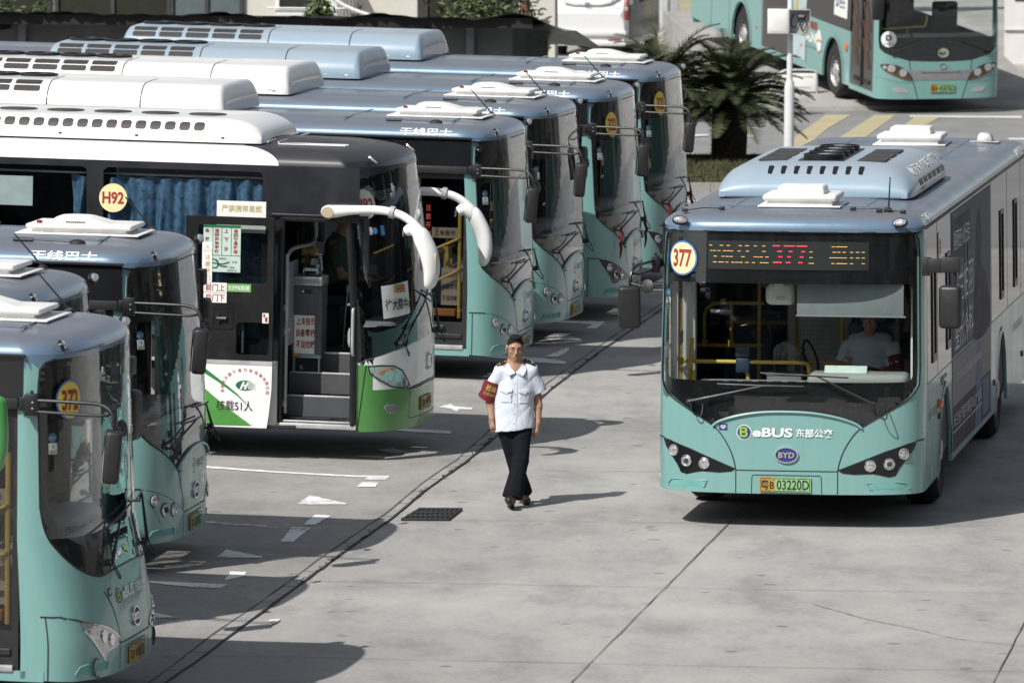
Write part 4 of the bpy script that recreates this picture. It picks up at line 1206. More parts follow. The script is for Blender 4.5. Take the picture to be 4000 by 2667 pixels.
        mb.add(vs, [(i * 13 + j, i * 13 + j + 1, (i + 1) * 13 + j + 1, (i + 1) * 13 + j) for i in range(n) for j in range(12)])
    CUR = plain('blue_satin_curtain', (0.085, 0.165, 0.26), 0.3, var=0.5, scale=16)
    part('curtain', None, curtain, CUR, root, 'keep')
    part('curtain', None, lambda mb: curtain(mb, -3.52, -3.36, 16, 1.9), CUR, root, 'keep')
    part('curtain_rail', None, lambda mb: mb.tube([(-5, -1.12, 2.83), (-1.5, -1.12, 2.83)], .012, 6), ALU, root)
    part('paper_blind', None, lambda mb: mb.box((-4.4, -1.2, 2.63), (1.0, .004, .30)), plain('pale_paper', (.5, .58, .55), .7), root)
    Rr = CO.right
    dsk = part('route_disc', None, lambda mb: mb.skin([ell(-3.05, 2.59, .146, .146, 40)], Rr, .1, .004), CREAM, root, 0)
    part('route_number', None, lambda mb: put_text(mb, 'H92', Rr, -3.05, 2.59, .225, .125, .007, .03), REDINK, dsk, 0)
    nb = part('warning_placard', None, lambda mb: mb.skin([[(-1.97, 2.28), (-1.46, 2.28), (-1.46, 2.60), (-1.97, 2.60)]], Rr, .4, .004), PAPER, root, 0)
    part('placard_lettering', None, lambda mb: (put_text(mb, '严禁携带易燃', Rr, -1.71, 2.525, .42, .07, .007, .01), put_text(mb, '易爆危险品乘车', Rr, -1.71, 2.41, .44, .07, .007, .01)), GOLDINK, nb, 0)
    # the door leaf, swung out and slid back along the flank
    yo = -1.40
    D = lambda x, z, f=0.0: Vector((x, yo - f, z))
    x0, x1 = -2.25, -1.335
    def leaf(mb):
        w1 = rrect(cx(60), cz(760), cx(395), cz(485), .05); w2 = rrect(cx(250), cz(1100), cx(407), cz(945), .04)
        mb.skin([[(x0, 1.0), (x1, 1.0), (x1, 2.45), (x0, 2.45)], w1, w2], D, .15, 0, .05, 0)
        mb.skin([smooth_line([(x0, .985), (x1, .985)], 1) + [(x1, .985), (x1 - .005, .7), (x1 - .03, .45), (x1 - .05, .32), (x0, .32)]], D, .15, 0, .05, 1)
        mb.skin([[(x0, .96), (x1, .96), (x1, .998), (x0, .998)]], D, .3, .006, .01, 2)
        # green sweep on the lower panel
        mb.skin([[(cx(105), cz(1440)), (cx(105), cz(1265)), (cx(140), cz(1295)), (cx(230), cz(1365)), (cx(333), cz(1436))]], D, .1, .004, 0, 3)
        mb.skin([[(cx(105), cz(1170)), (cx(170), cz(1217)), (cx(260), cz(1285)), (cx(345), cz(1372)), (cx(262), cz(1297)), (cx(165), cz(1230)), (cx(105), cz(1195))]], D, .1, .004, 0, 4)
        mb.skin([rrect(cx(140), cz(978), cx(232), cz(882), .02)], D, .1, .004, 0, 0)
        mb.tube([D(cx(170), cz(910), .02), D(cx(170), cz(950), .02)], .014, 8); mb.tube([D(cx(160), cz(930), .02), D(cx(205), cz(930), .02)], .022, 8)
        vv = rrect(cx(140), cz(978), cx(232), cz(882), .02); line_on(mb, D, vv + vv[:1], .012, .008)
    lf = part('door', None, leaf, [BLACK, WHITE, ALU, plain('leaf_green', (.07, .24, .05), .35), plain('sweep_green', (.03, .2, .06), .35)], root, 0)
    for wv in (rrect(cx(60), cz(760), cx(395), cz(485), .05), rrect(cx(250), cz(1100), cx(407), cz(945), .04)): part('door_glass', None, lambda mb: mb.skin([wv], D, .2, -.02), glass('leaf_glass', (.5, .55, .55), 1.5), lf, 0)
    part('door_bar', None, lambda mb: (mb.tube([D(cx(275), cz(1095), -.08), D(cx(275), cz(960), -.08)], .016, 8), mb.tube([D(cx(240), cz(863), -.08), D(cx(400), cz(863), -.08)], .016, 8)), plain('dull_teal_bar', (.12, .17, .16), .5), lf)
    def table(mb):
        mb.skin([[(cx(88), cz(710)), (cx(266), cz(710)), (cx(266), cz(487)), (cx(88), cz(487))]], D, .2, .006, 0, 0)
        mb.skin([[(cx(88), cz(500)), (cx(266), cz(500)), (cx(266), cz(487)), (cx(88), cz(487))]], D, .2, .008, 0, 1)
        for X in (133, 176, 221): line_on(mb, D, [(cx(X), cz(630)), (cx(X), cz(500))], .004, .009, 2)
        line_on(mb, D, [(cx(88), cz(631)), (cx(266), cz(631))], .004, .009, 2)
        for X, t in ((106, '会展中'), (152, '福田实验学校'), (197, '上下沙'), (242, '福田交通枢纽')):
            n = len(t)
            for i, ch in enumerate(t):
                Y = 513 + (98 if n > 3 else 86) * i / max(1, n - 1) * (1 if n > 3 else 1)
                put_text(mb, ch, D, cx(X), cz(Y), .042, .036 if n > 3 else .042, .01, .02, 3)
        for a in ([(105, 655), (140, 668), (180, 672), (214, 661)], [(105, 640), (150, 655), (170, 680), (205, 683)], [(105, 685), (150, 690), (160, 668), (150, 650)]):
            line_on(mb, D, [(cx(p), cz(q)) for p, q in smooth_line(a, 5)], .014, .009, 1)
        for t, X, Y, w in (('杨梅坑', 181, 646, .08), ('东涌', 238, 661, .05), ('西涌', 226, 687, .05), ('大鹏海滨公司', 225, 701, .1)): put_text(mb, t, D, cx(X), cz(Y), w, .022, .01, 0, 2)
    part('route_table', None, table, [plain('mint_card', (.44, .55, .49), .6), GREENINK, BLACKINK, REDINK], lf, 0)
    def caution(mb):
        mb.skin([[(cx(84), cz(762)), (cx(132), cz(762)), (cx(132), cz(570)), (cx(84), cz(570))]], D, .2, .012, 0, 0)
        for i, ch in enumerate('注意开门'): put_text(mb, ch, D, cx(111), cz(640 + 33 * i), .055, .055, .014, .01, 1)
        line_on(mb, D, [(cx(111), cz(582)), (cx(93), cz(612)), (cx(129), cz(612)), (cx(111), cz(582))], .006, .014, 1); line_on(mb, D, [(cx(111), cz(592)), (cx(111), cz(604))], .007, .014, 1)
    part('caution_strip', None, caution, [PAPER, GOLDINK], lf, 0)
    def updown(mb):
        mb.skin([[(cx(92), cz(856)), (cx(203), cz(856)), (cx(203), cz(761)), (cx(92), cz(761))]], D, .2, .008, 0, 0)
        line_on(mb, D, [(cx(92), cz(808)), (cx(203), cz(808))], .003, .01, 1)
        put_text(mb, '前门上', D, cx(148), cz(784), .2, .072, .011, .01, 1); put_text(mb, '后门下', D, cx(148), cz(832), .2, .072, .011, .01, 1)
    part('door_sticker', None, updown, [PAPER, REDINK], lf, 0)
    part('welcome_sticker', None, lambda mb: (mb.skin([[(cx(204), cz(802)), (cx(319), cz(802)), (cx(319), cz(763)), (cx(204), cz(763))]], D, .2, .008, 0, 0), put_text(mb, '欢迎使用深圳通', D, cx(261), cz(783), .215, .05, .011, .02, 1)), [plain('sticker_green', (.12, .36, .08), .5), PAPER], lf, 0)
    part('safety_sticker', None, lambda mb: (mb.skin([[(cx(375), cz(946)), (cx(405), cz(946)), (cx(405), cz(898)), (cx(375), cz(898))]], D, .2, .006, 0, 0), mb.skin([[(cx(388), cz(940)), (cx(400), cz(940)), (cx(400), cz(918)), (cx(380), cz(918)), (cx(380), cz(902)), (cx(388), cz(902))]], D, .2, .008, 0, 1)), [PAPER, REDINK], lf, 0)
    def oper(mb):
        e = ell(cx(297), cz(1245), .095, .05, 30)
        mb.skin([e], D, .05, .006, 0, 0)
        mb.skin([[(cx(272), cz(1264)), (cx(287), cz(1228)), (cx(297), cz(1228)), (cx(293), cz(1243)), (cx(301), cz(1243)), (cx(308), cz(1228)), (cx(318), cz(1228)), (cx(302), cz(1264)), (cx(292), cz(1264)), (cx(297), cz(1250)), (cx(288), cz(1250)), (cx(282), cz(1264))]], D, .05, .008, 0, 1)
        for k in range(7): mb.skin([[(cx(312), cz(1229 + 5 * k)), (cx(345), cz(1229 + 5 * k)), (cx(345), cz(1231.5 + 5 * k)), (cx(312), cz(1231.5 + 5 * k))]], D, .1, .008, 0, 1)
        s = '深圳市大鹏海滨汽车运输有限公司'
        for i, ch in enumerate(s):
            a = math.pi * (1.06 - 1.12 * i / (len(s) - 1))
            put_text(mb, ch, D, cx(297) + .235 * math.cos(a), cz(1258) + .185 * math.sin(a), .034, .034, .006, .01, 2, rot=a - math.pi / 2)
        put_text(mb, '核载51人', D, cx(248), cz(1343), .375, .105, .007, .0, 3)
    part('operator_mark', None, oper, [GREENINK, WHITE, REDINK, BLACKINK], lf, 0)
    part('door_arm', None, lambda mb: (mb.tube([(-1.42, -1.2, .36), (-1.42, -1.36, .33), (-1.1, -1.3, .33)], .02, 8), mb.tube([(-1.35, -1.22, 2.3), (-1.35, -1.38, 2.3)], .02, 8)), MATTE, lf)
    # doorway: steps, jambs, fittings
    def steps(mb):
        for z, y0, y1 in ((.38, -1.23, -1.0), (.615, -1.0, -.78), (.83, -.78, -.56)):
            mb.box((-.89, (y0 + y1) / 2, z - .1 if z > .4 else z - .035), (.80, y1 - y0 + .02, .2 if z > .4 else .07), mi=0)
            mb.box((-.89, y0 + .012, z + .006), (.78, .03, .02), .004, mi=1)
        mb.box((-.89, -.54, .92), (.80, .06, .2), mi=0); mb.box((-.89, -.56, 1.025), (.78, .03, .02), .004, mi=1)
        for k in range(3): mb.lathe([(.03 - .009 * k, .0), (.026 - .009 * k, .004)], 18, Matrix.Translation((-.78, -1.003 + .0, .50)) @ Matrix.Rotation(R(90), 4, 'X') @ Matrix.Diagonal((1.2, .7, 1, 1)), 2)
    part('doorway_step', None, steps, [plain('grey_step_lining', (.055, .058, .065), .6, bmp=.3), ALU, BLACK], root)
    def jamb(mb):
        mb.tube([(-.525, -1.245, .36), (-.535, -1.25, 1.5), (-.60, -1.24, 2.4)], .035, 8); mb.tube([(-1.285, -1.24, .36), (-1.285, -1.24, 2.45)], .03, 8)
        mb.box((-.9, -1.235, 2.44), (.80, .05, .05), .01); mb.box((-.9, -1.25, 2.475), (1.0, .04, .03), .008)
        mb.tube(smooth_line([(-.53, -1.275, 1.55), (-.53, -1.31, 1.5), (-.53, -1.31, 1.15), (-.53, -1.275, 1.08)], 4), .016, 8, mi=1)
        mb.box((-.9, -1.24, .345), (.82, .06, .05), .005, mi=1)
    part('door_frame', None, jamb, [BLACK, ALU], root)
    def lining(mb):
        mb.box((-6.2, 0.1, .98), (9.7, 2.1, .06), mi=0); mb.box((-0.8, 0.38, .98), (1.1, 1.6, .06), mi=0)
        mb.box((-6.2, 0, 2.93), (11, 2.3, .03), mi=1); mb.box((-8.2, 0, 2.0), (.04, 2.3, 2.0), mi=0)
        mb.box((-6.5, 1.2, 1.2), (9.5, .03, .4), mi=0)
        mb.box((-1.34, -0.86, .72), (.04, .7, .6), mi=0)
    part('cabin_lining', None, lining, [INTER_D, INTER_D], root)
    def dash(mb):
        mb.box((-.46, .1, 1.22), (.42, 2.1, .26), .08, seg=3, mi=0); mb.box((-.62, .62, 1.42), (.3, .8, .18), .06, mi=1)
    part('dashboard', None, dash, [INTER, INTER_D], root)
    def swheel(mb):
        c = Vector((-.70, .6, 1.62)); Mx = Matrix.Translation(c) @ Matrix.Rotation(R(-30), 4, 'Y')
        mb.tube([Mx @ Vector((.23 * math.cos(a), .23 * math.sin(a), 0)) for a in np.linspace(0, 2 * math.pi, 25)], .017, 8)
        for a in (.3, 2.8, 4.7): mb.tube([c, Mx @ Vector((.23 * math.cos(a), .23 * math.sin(a), 0))], .014, 6)
        mb.tube([c, (-.5, .6, 1.3)], .03, 8)
    part('steering_wheel', None, swheel, BLACK, root)
    part('driver_seat', None, lambda mb: (mb.box((-1.18, .6, 1.48), (.46, .5, .12), .05), mb.box((-1.42, .6, 1.85), (.12, .48, .75), .05), mb.box((-1.18, .6, 1.2), (.3, .3, .45))), INTER_D, root)
    def seats(mb):
        for x in (-1.95, -2.8, -3.7, -4.6):
            for y in (-.75, .75): mb.box((x, y, 1.45), (.45, .85, .14), .05); mb.box((x - .25, y, 1.85), (.12, .85, .85), .05, rot=Matrix.Rotation(R(-10), 4, 'Y'))
    part('passenger_seat', None, seats, plain('coach_seat_cloth', (.05, .07, .12), .8), root)
    def fbox(mb):
        mb.box((-1.12, -.62, 1.40), (.31, .28, .78), .012, mi=0); mb.box((-1.12, -.66, 1.775), (.33, .32, .09), .006, mi=1)
        mb.box((-1.02, -.765, 1.42), (.03, .02, .78), .002, mi=0)
        for x in (-1.25, -.99): mb.tube([(x, -.74, .78), (x, -.74, 1.02)], .012, 6, mi=1)
        mb.box((-1.12, -.74, 1.0), (.3, .03, .03), mi=1)
    fb = part('fare_box', None, fbox, [plain('charcoal_box', (.085, .088, .095), .45), STEEL], root)
    part('coin_hopper', None, lambda mb: (mb.box((-1.09, -.62, 1.92), (.19, .2, .2), .03, taper=(.8, .8)), mb.box((-1.09, -.62, 2.03), (.15, .16, .015), .004)), [glass('hopper', (.45, .46, .46), 1.4)], fb)
    part('coin_tray', None, lambda mb: mb.box((-1.09, -.7, 1.885), (.14, .05, .03), .004), PAPER, fb)
    fbf = lambda u, v, f: Vector((u, -.762 - f, v))
    def fnote(mb):
        mb.skin([[(-1.25, 1.02), (-1.01, 1.02), (-1.01, 1.42), (-1.25, 1.42)]], fbf, .3, .003, 0, 0)
        mb.skin([[(-1.25, 1.005), (-1.18, 1.005), (-1.18, 1.03), (-1.25, 1.03)]], fbf, .3, .005, 0, 2); mb.skin([[(-1.18, 1.005), (-1.01, 1.005), (-1.01, 1.03), (-1.18, 1.03)]], fbf, .3, .005, 0, 3)
        for i, t in enumerate(('上车投币', '自备零钱', '不设找赎')): put_text(mb, t, fbf, -1.13, 1.36 - .118 * i, .19, .08, .006, .02, 1)
    part('fare_notice', None, fnote, [PAPER, REDINK, plain('orange_print', (.5, .2, .05), .6), plain('teal_print', (.1, .35, .33), .6)], fb, 0)
    part('maker_plate', None, lambda mb: (mb.skin([rrect(-1.18, 1.645, -1.07, 1.685, .008)], fbf, .2, .003, 0, 0), mb.skin([ell(-1.162, 1.665, .012, n=10)], fbf, .1, .005, 0, 1)), [BLACKINK, PAPER], fb, 0)
    def hrail(mb):
        mb.tube(smooth_line([(-1.26, -1.1, .45), (-1.26, -1.1, 1.9), (-1.26, -1.08, 2.05), (-1.22, -.95, 2.12), (-1.1, -.55, 2.16), (-1.1, -.5, 2.4)], 4), .02, 9)
        for z in (.55, 1.28, 1.52): mb.box((-1.27, -1.1, z), (.06, .06, .07), .012)
        mb.tube([(-1.35, -1.1, 1.3), (-1.22, -1.1, 1.3)], .022, 8)
    part('handrail', None, hrail, ALU, root)
    part('partition', None, lambda mb: mb.box((-1.27, -.82, 1.55), (.03, .5, .85), .012), plain('speckled_laminate', (.28, .31, .36), .5, var=.35, scale=120), root)
    part('modesty_bar', None, lambda mb: (mb.box((-1.22, -.2, 2.02), (.16, .06, .07), .008), mb.box((-1.22, -.2, 1.93), (.16, .06, .05), .008), mb.tube([(-1.2, -.15, 1.9), (-1.2, -.15, 2.3)], .03, 8)), YELLOW, root)
    part('ticket_screen', None, lambda mb: mb.box((-1.16, -.25, 2.28), (.22, .14, .28), .03, rot=Matrix.Rotation(R(20), 4, 'X')), MATTE, root)
    part('gear_lever', None, lambda mb: (mb.tube([(-.92, .12, 1.02), (-.9, .12, 1.35), (-.88, .12, 1.62)], .01, 8), mb.lathe([(.03, 0), (.03, .06), (.001, .07)], 12, Matrix.Translation((-.88, .12, 1.6)))), STEEL, root)
    # route card, disc and stickers behind the windscreen
    card = part('route_card', None, lambda mb: mb.skin([CO.sdom([(-1.06, 1.44), (-.62, 1.47), (-.62, 1.80), (-1.06, 1.77)])], CO.P, .03, .008), PAPER, root, 0)
    part('card_lettering', None, lambda mb: (mb.skin([[(CO.s_of(-.9), 1.69), (CO.s_of(-.72), 1.69), (CO.s_of(-.72), 1.78), (CO.s_of(-.9), 1.78)]], CO.P, .03, .012, 0, 2), put_text(mb, 'H92', CO.P, CO.s_of(-.81), 1.735, .17, .075, .034, .02, 0), put_text(mb, '往大鹏中心', CO.P, CO.s_of(-.84), 1.58, .47, .12, .034, .02, 1)), [REDINK, BLACKINK, GOLDINK], card, 0)
    S = -CO.s_at_x(-.31)
    dd = part('route_disc', None, lambda mb: mb.skin([ell(S, 2.60, .135, .15, 36)], CO.P, .025, .016), plain('pale_disc', (.6, .58, .5), .6), root, 0)
    part('route_number', None, lambda mb: put_text(mb, 'H92', CO.P, S, 2.60, .2, .12, .022, .02), REDINK, dd, 0)
    part('permit_sticker', None, lambda mb: (mb.skin([rrect(S + .18, 2.28, S + .24, 2.38, .005)], CO.P, .05, .003, 0, 0), mb.skin([ell(S + .1, 2.33, .035, n=14)], CO.P, .05, .003, 0, 0), mb.skin([rrect(S + .03, 2.29, S + .065, 2.37, .005)], CO.P, .05, .003, 0, 1)), [plain('permit_blue', (.05, .2, .45), .5), PAPER], root, 0)
    wiper(root, CO.F, (-.86, 1.18), (-.40, 1.52), (-.75, 1.32), (.0, 1.66), None)
    wiper(root, CO.F, (.55, 1.2), (.2, 1.6), (-.3, 1.68), (.5, 1.5), None)
    # horn mirrors
    for sg in (-1, 1):
        y = sg * 1.34
        spine = smooth_line([(-.78, y, 2.53), (-.55, y, 2.555), (-.25, y * 1.02, 2.565), (-.02, y * 1.05, 2.52), (.15, y * 1.07, 2.40), (.25, y * 1.09, 2.25), (.28, y * 1.09, 2.12)], 5)
        n = len(spine)
        rad = [.050 + .016 * math.exp(-((i - 1) / 3) ** 2) - .008 * math.sin(math.pi * i / n) for i in range(n)]
        def arm(mb):
            mb.tube(spine, rad, 16, mi=0)
            mb.tube([(-.78, sg * 1.2, 2.53), (-.78, y, 2.53)], .055, 12); mb.bm(ico((-.79, y, 2.53), (.085, .062, .072)))
            mb.tube([Vector(spine[12]) + Vector((0, sg * .005, .0)), Vector(spine[13])], .063, 16, mi=1)
        m = part('mirror', None, arm, [WHITE, plain('arm_joint', (.35, .35, .34), .5)], root, 50)
        def head(mb):
            hp = smooth_line([(.16, y * 1.07, 2.40), (.20, y * 1.09, 2.30), (.27, y * 1.1, 2.15), (.30, y * 1.1, 2.0), (.29, y * 1.1, 1.87), (.26, y * 1.09, 1.80)], 4)
            k = len(hp); rr = [.05, .075, .09, .1, .105, .107, .108, .108, .107, .106, .104, .1, .097, .093, .088, .083, .077, .07, .06, .045, .02][:k]
            rr = rr + [.02] * (k - len(rr))
            mb.tube(hp, rr, 18, flat=(1.0, .72))
            mb.tube(smooth_line([(.02, y * 1.05, 2.36), (.10, y * 1.06, 2.39), (.2, y * 1.08, 2.3)], 4), [.05, .055, .06, .065, .07, .07, .07, .06, .05], 14)
        hd = part('mirror_head', None, head, WHITE, m, 60)
        part('mirror_glass', None, lambda mb: mb.lathe([(.05, 0), (.045, .008), (.001, .012)], 18, Matrix.Translation((.0, y * 1.05, 2.355)) @ Matrix.Rotation(R(-80), 4, 'Y')), CHROME, m)
        part('end_cap', None, lambda mb: (mb.lathe([(.056, .0), (.054, .006), (.001, .008)], 22, Matrix.Translation((-.79, y + sg * .060, 2.53)) @ Matrix.Rotation(R(-90 * sg), 4, 'X') @ Matrix.Diagonal((1.15, 1, 1, 1))), mb.box((.345, y * 1.1, 2.05), (.03, .10, .22), .012, seg=3)), plain('tan_cap', (.45, .36, .25), .5), m)
    for x in (-2.85, -9.0):
        for s in (-1, 1): make_wheel(root, ('cow',), x, s * 1.18, .5)
    return root
# ------------------------------------------------------------------ people: one skin grown from a posed skeleton, meshed as a level set
def v3(*a): return np.array(a, float)
class Body:
    def __init__(s, res=0.006): s.res, s.p = res, []
    def cone(s, a, b, ra, rb, k=0.02, flat=None, cut=False, op='u'):
        """tapered limb; flat = (direction, factor) thins it along a direction; cut gives flat ends"""
        s.p.append(('cone', np.array(a, float), np.array(b, float), ra, rb, k, flat, cut, op)); return s
    def ball(s, c, r, k=0.02, rot=None, op='u'):
        r = (r, r, r) if np.isscalar(r) else r
        s.p.append(('ball', np.array(c, float), np.array(r, float), rot, 0, k, None, False, op)); return s
    def chain(s, pts, rad, k=0.02, flat=None):
        for (a, b), (ra, rb) in zip(zip(pts, pts[1:]), zip(rad, rad[1:])): s.cone(a, b, ra, rb, k, flat)
        return s
    def mesh(s, name, mat, planes=(), warp=None, smooth_it=2):
        lo = np.full(3, 1e9); hi = -lo
        for q in s.p:
            if q[8] != 'u': continue
            if q[0] == 'cone':
                r = max(q[3], q[4]); lo = np.minimum(lo, np.minimum(q[1], q[2]) - r); hi = np.maximum(hi, np.maximum(q[1], q[2]) + r)
            else: r = q[2].max(); lo = np.minimum(lo, q[1] - r); hi = np.maximum(hi, q[1] + r)
        h = s.res; lo -= 4 * h; hi += 4 * h
        n = np.ceil((hi - lo) / h).astype(int) + 1
        ax = [lo[i] + h * np.arange(n[i]) for i in range(3)]
        D = np.full(n, 0.2, np.float32)
        for kind, a, b, r0, r1, k, flat, cut, op in s.p:
            if kind == 'cone': r = max(r0, r1); l, u = np.minimum(a, b) - r - .05, np.maximum(a, b) + r + .05
            else: l, u = a - b.max() - .05, a + b.max() + .05
            i0 = np.clip(np.floor((l - lo) / h).astype(int), 0, n - 1); i1 = np.clip(np.ceil((u - lo) / h).astype(int) + 1, 1, n)
            sl = tuple(slice(p, q) for p, q in zip(i0, i1))
            P = np.stack(np.meshgrid(*[ax[i][sl[i]] for i in range(3)], indexing='ij'), -1)
            if kind == 'cone':
                ba = b - a; L2 = (ba * ba).sum() + 1e-12
                t = ((P - a) @ ba) / L2
                tc = np.clip(t, 0, 1)
                q = P - (a + tc[..., None] * ba)
                if flat is not None:
                    nv = np.array(flat[0], float); nv /= np.linalg.norm(nv)
                    c = q @ nv; q = q + (c / flat[1] - c)[..., None] * nv
                d = np.sqrt((q * q).sum(-1)) - (r0 + (r1 - r0) * tc)
                if flat is not None: d = d * (0.5 + 0.5 * flat[1])
                if cut: d = np.maximum(d, np.maximum(-t, t - 1) * math.sqrt(L2))
            else:
                q = P - a
                if r0 is not None: q = q @ np.array(r0.to_3x3())
                e = q / b; f = np.sqrt((e * e).sum(-1)) + 1e-9; g = np.sqrt(((e / b) ** 2).sum(-1)) + 1e-9
                d = f * (f - 1) / g
            E = D[sl]
            if op == 'u':
                hh = np.maximum(k - np.abs(E - d), 0) / k
                D[sl] = np.minimum(E, d) - hh * hh * k * 0.25
            else:
                hh = np.maximum(k - np.abs(E + d), 0) / k
                D[sl] = np.maximum(E, -d) + hh * hh * k * 0.25
        G = np.meshgrid(*ax, indexing='ij', sparse=True)
        for (px, py, pz, off) in planes: D = np.maximum(D, (G[0] * px + G[1] * py + G[2] * pz - off).astype(np.float32))
        if warp is not None: D = D + warp(*G).astype(np.float32)
        # surface nets
        sgn = D < 0
        c = sum(sgn[i:n[0] - 1 + i, j:n[1] - 1 + j, k:n[2] - 1 + k].astype(np.int8) for i in (0, 1) for j in (0, 1) for k in (0, 1))
        cells = np.argwhere((c > 0) & (c < 8))
        idx = -np.ones(n - 1, int); idx[tuple(cells.T)] = np.arange(len(cells))
        acc = np.zeros((len(cells), 3)); cnt = np.zeros(len(cells))
        cor = [(i, j, k) for i in (0, 1) for j in (0, 1) for k in (0, 1)]
        vals = {o: D[tuple((cells + o).T)] for o in cor}
        for o in cor:
            for d in range(3):
                if o[d] == 0:
                    o2 = tuple(1 if e == d else o[e] for e in range(3))
                    f0, f1 = vals[o], vals[o2]; m = (f0 < 0) != (f1 < 0)
                    t = np.where(m, f0 / np.where(m, f0 - f1, 1), 0)
                    p = np.array(o, float) + 0 * acc; p[:, d] += t
                    acc += np.where(m[:, None], p, 0); cnt += m
        V = lo + h * (cells + acc / cnt[:, None])
        F = []
        for d in range(3):
            e, f = [q for q in range(3) if q != d]
            A = [slice(None)] * 3; B = [slice(None)] * 3
            A[d] = slice(0, n[d] - 1); B[d] = slice(1, n[d])
            cr = np.argwhere(sgn[tuple(A)] != sgn[tuple(B)])
            cr = cr[(cr[:, e] > 0) & (cr[:, f] > 0) & (cr[:, e] < n[e] - 1) & (cr[:, f] < n[f] - 1)]
            q = []
            for de, df in ((-1, -1), (0, -1), (0, 0), (-1, 0)):
                w = cr.copy(); w[:, e] += de; w[:, f] += df
                q.append(idx[tuple(w.T)])
            q = np.stack(q, 1)
            flip = sgn[tuple(cr.T)]
            if d == 1: flip = ~flip
            q[~flip] = q[~flip][:, ::-1]
            F.append(q)
        F = np.concatenate(F)
        me = bpy.data.meshes.new(name)
        me.from_pydata(V.tolist(), [], F.tolist())
        bm_ = bmesh.new(); bm_.from_mesh(me)
        for _ in range(smooth_it): bmesh.ops.smooth_vert(bm_, verts=bm_.verts, factor=0.5, use_axis_x=True, use_axis_y=True, use_axis_z=True)
        bm_.to_mesh(me); bm_.free()
        me.materials.append(mat)
        me.polygons.foreach_set('use_smooth', [True] * len(me.polygons)); me.update()
        return me

SKIN = plain('skin', (0.36, 0.20, 0.135), 0.5, var=0.12, scale=25)
HAIR = plain('black_hair', (0.010, 0.009, 0.009), 0.85, var=.5, scale=60, spec=.25, bmp=.6, bscale=180)
SHIRT = cotton('pale_blue_cotton', (0.60, 0.645, 0.73), 0.26)
NAVY = cotton('navy_trouser_cloth', (0.0055, 0.0065, 0.011), 0.4)
SHOE = plain('dark_brown_leather', (0.028, 0.016, 0.012), 0.35)
ARMRED = plain('dark_red_cloth', (0.13, 0.008, 0.016), 0.8)

def head_prims(b, c, M, k=0.012):
    """skull, jaw, brow, nose, lips and ears round the head centre c; M turns the head (face looks to -y)"""
    T = lambda x, y, z: np.array((Matrix.Translation(c) @ M @ Vector((x, y, z)))[:])
    b.ball(T(0, 0.012, 0.03), (0.074, 0.092, 0.088), k, M)
    b.cone(T(0, -0.03, 0.0), T(0, -0.045, -0.075), 0.058, 0.034, 0.03)
    b.cone(T(-0.03, -0.03, -0.06), T(0.03, -0.03, -0.06), 0.036, 0.036, 0.03)
    b.ball(T(0, -0.062, -0.098), (0.024, 0.02, 0.018), 0.02)
    b.cone(T(-0.036, -0.072, 0.022), T(0.036, -0.072, 0.022), 0.013, 0.013, 0.015)           # brow
    for s in (-1, 1):
        b.ball(T(s * 0.032, -0.088, 0.004), (0.017, 0.014, 0.011), 0.008, M, op='s')           # eye sockets
        b.ball(T(s * 0.042, -0.058, -0.024), (0.022, 0.018, 0.016), 0.02)                       # cheek bones
        b.ball(T(s * 0.031, -0.073, 0.003), (0.0125, 0.011, 0.009), 0.004)                     # eyeballs under lids
        b.ball(T(s * 0.083, 0.012, -0.005), (0.010, 0.022, 0.034), 0.01, M)                    # ears
        b.ball(T(s * 0.091, 0.006, -0.003), (0.006, 0.010, 0.016), 0.006, M, op='s')
        b.ball(T(s * 0.012, -0.096, -0.036), (0.009, 0.011, 0.008), 0.01)                      # nostrils
    b.cone(T(0, -0.083, 0.012), T(0, -0.104, -0.030), 0.009, 0.013, 0.012)                     # nose
    b.cone(T(-0.020, -0.082, -0.060), T(0.020, -0.082, -0.060), 0.008, 0.008, 0.008)           # upper lip
    b.cone(T(-0.016, -0.081, -0.072), T(0.016, -0.081, -0.072), 0.009, 0.009, 0.008)
    return T
def face_parts(root, T, hair=True):
    def eyes(mb):
        for s in (-1, 1):
            mb.bm(ico(T(s * 0.031, -0.0815, 0.003), (0.010, 0.004, 0.0035)), 0); mb.bm(ico(T(s * 0.031, -0.0845, 0.003), (0.0048, 0.0025, 0.0045)), 1)
    part('eye', None, eyes, [plain('eye_white', (.28, .25, .22), .3), BLACK], root)
    def brows(mb):
        for s in (-1, 1): mb.tube([T(s * 0.014, -0.089, 0.020), T(s * 0.032, -0.088, 0.027), T(s * 0.050, -0.074, 0.021)], [.0035, .0042, .0025], 6)
    part('eyebrow', None, brows, HAIR, root)
    part('lip', None, lambda mb: mb.tube([T(-.024, -.081, -.0715), T(0, -.0895, -.066), T(.024, -.081, -.0715)], [.0015, .0035, .0015], 6), plain('lip_skin', (.22, .085, .07), .5), root)
def ico(c, r):
    b = bmesh.new(); bmesh.ops.create_icosphere(b, subdivisions=2, radius=1.0)
    bmesh.ops.scale(b, vec=r, verts=b.verts); bmesh.ops.translate(b, vec=c, verts=b.verts); return b
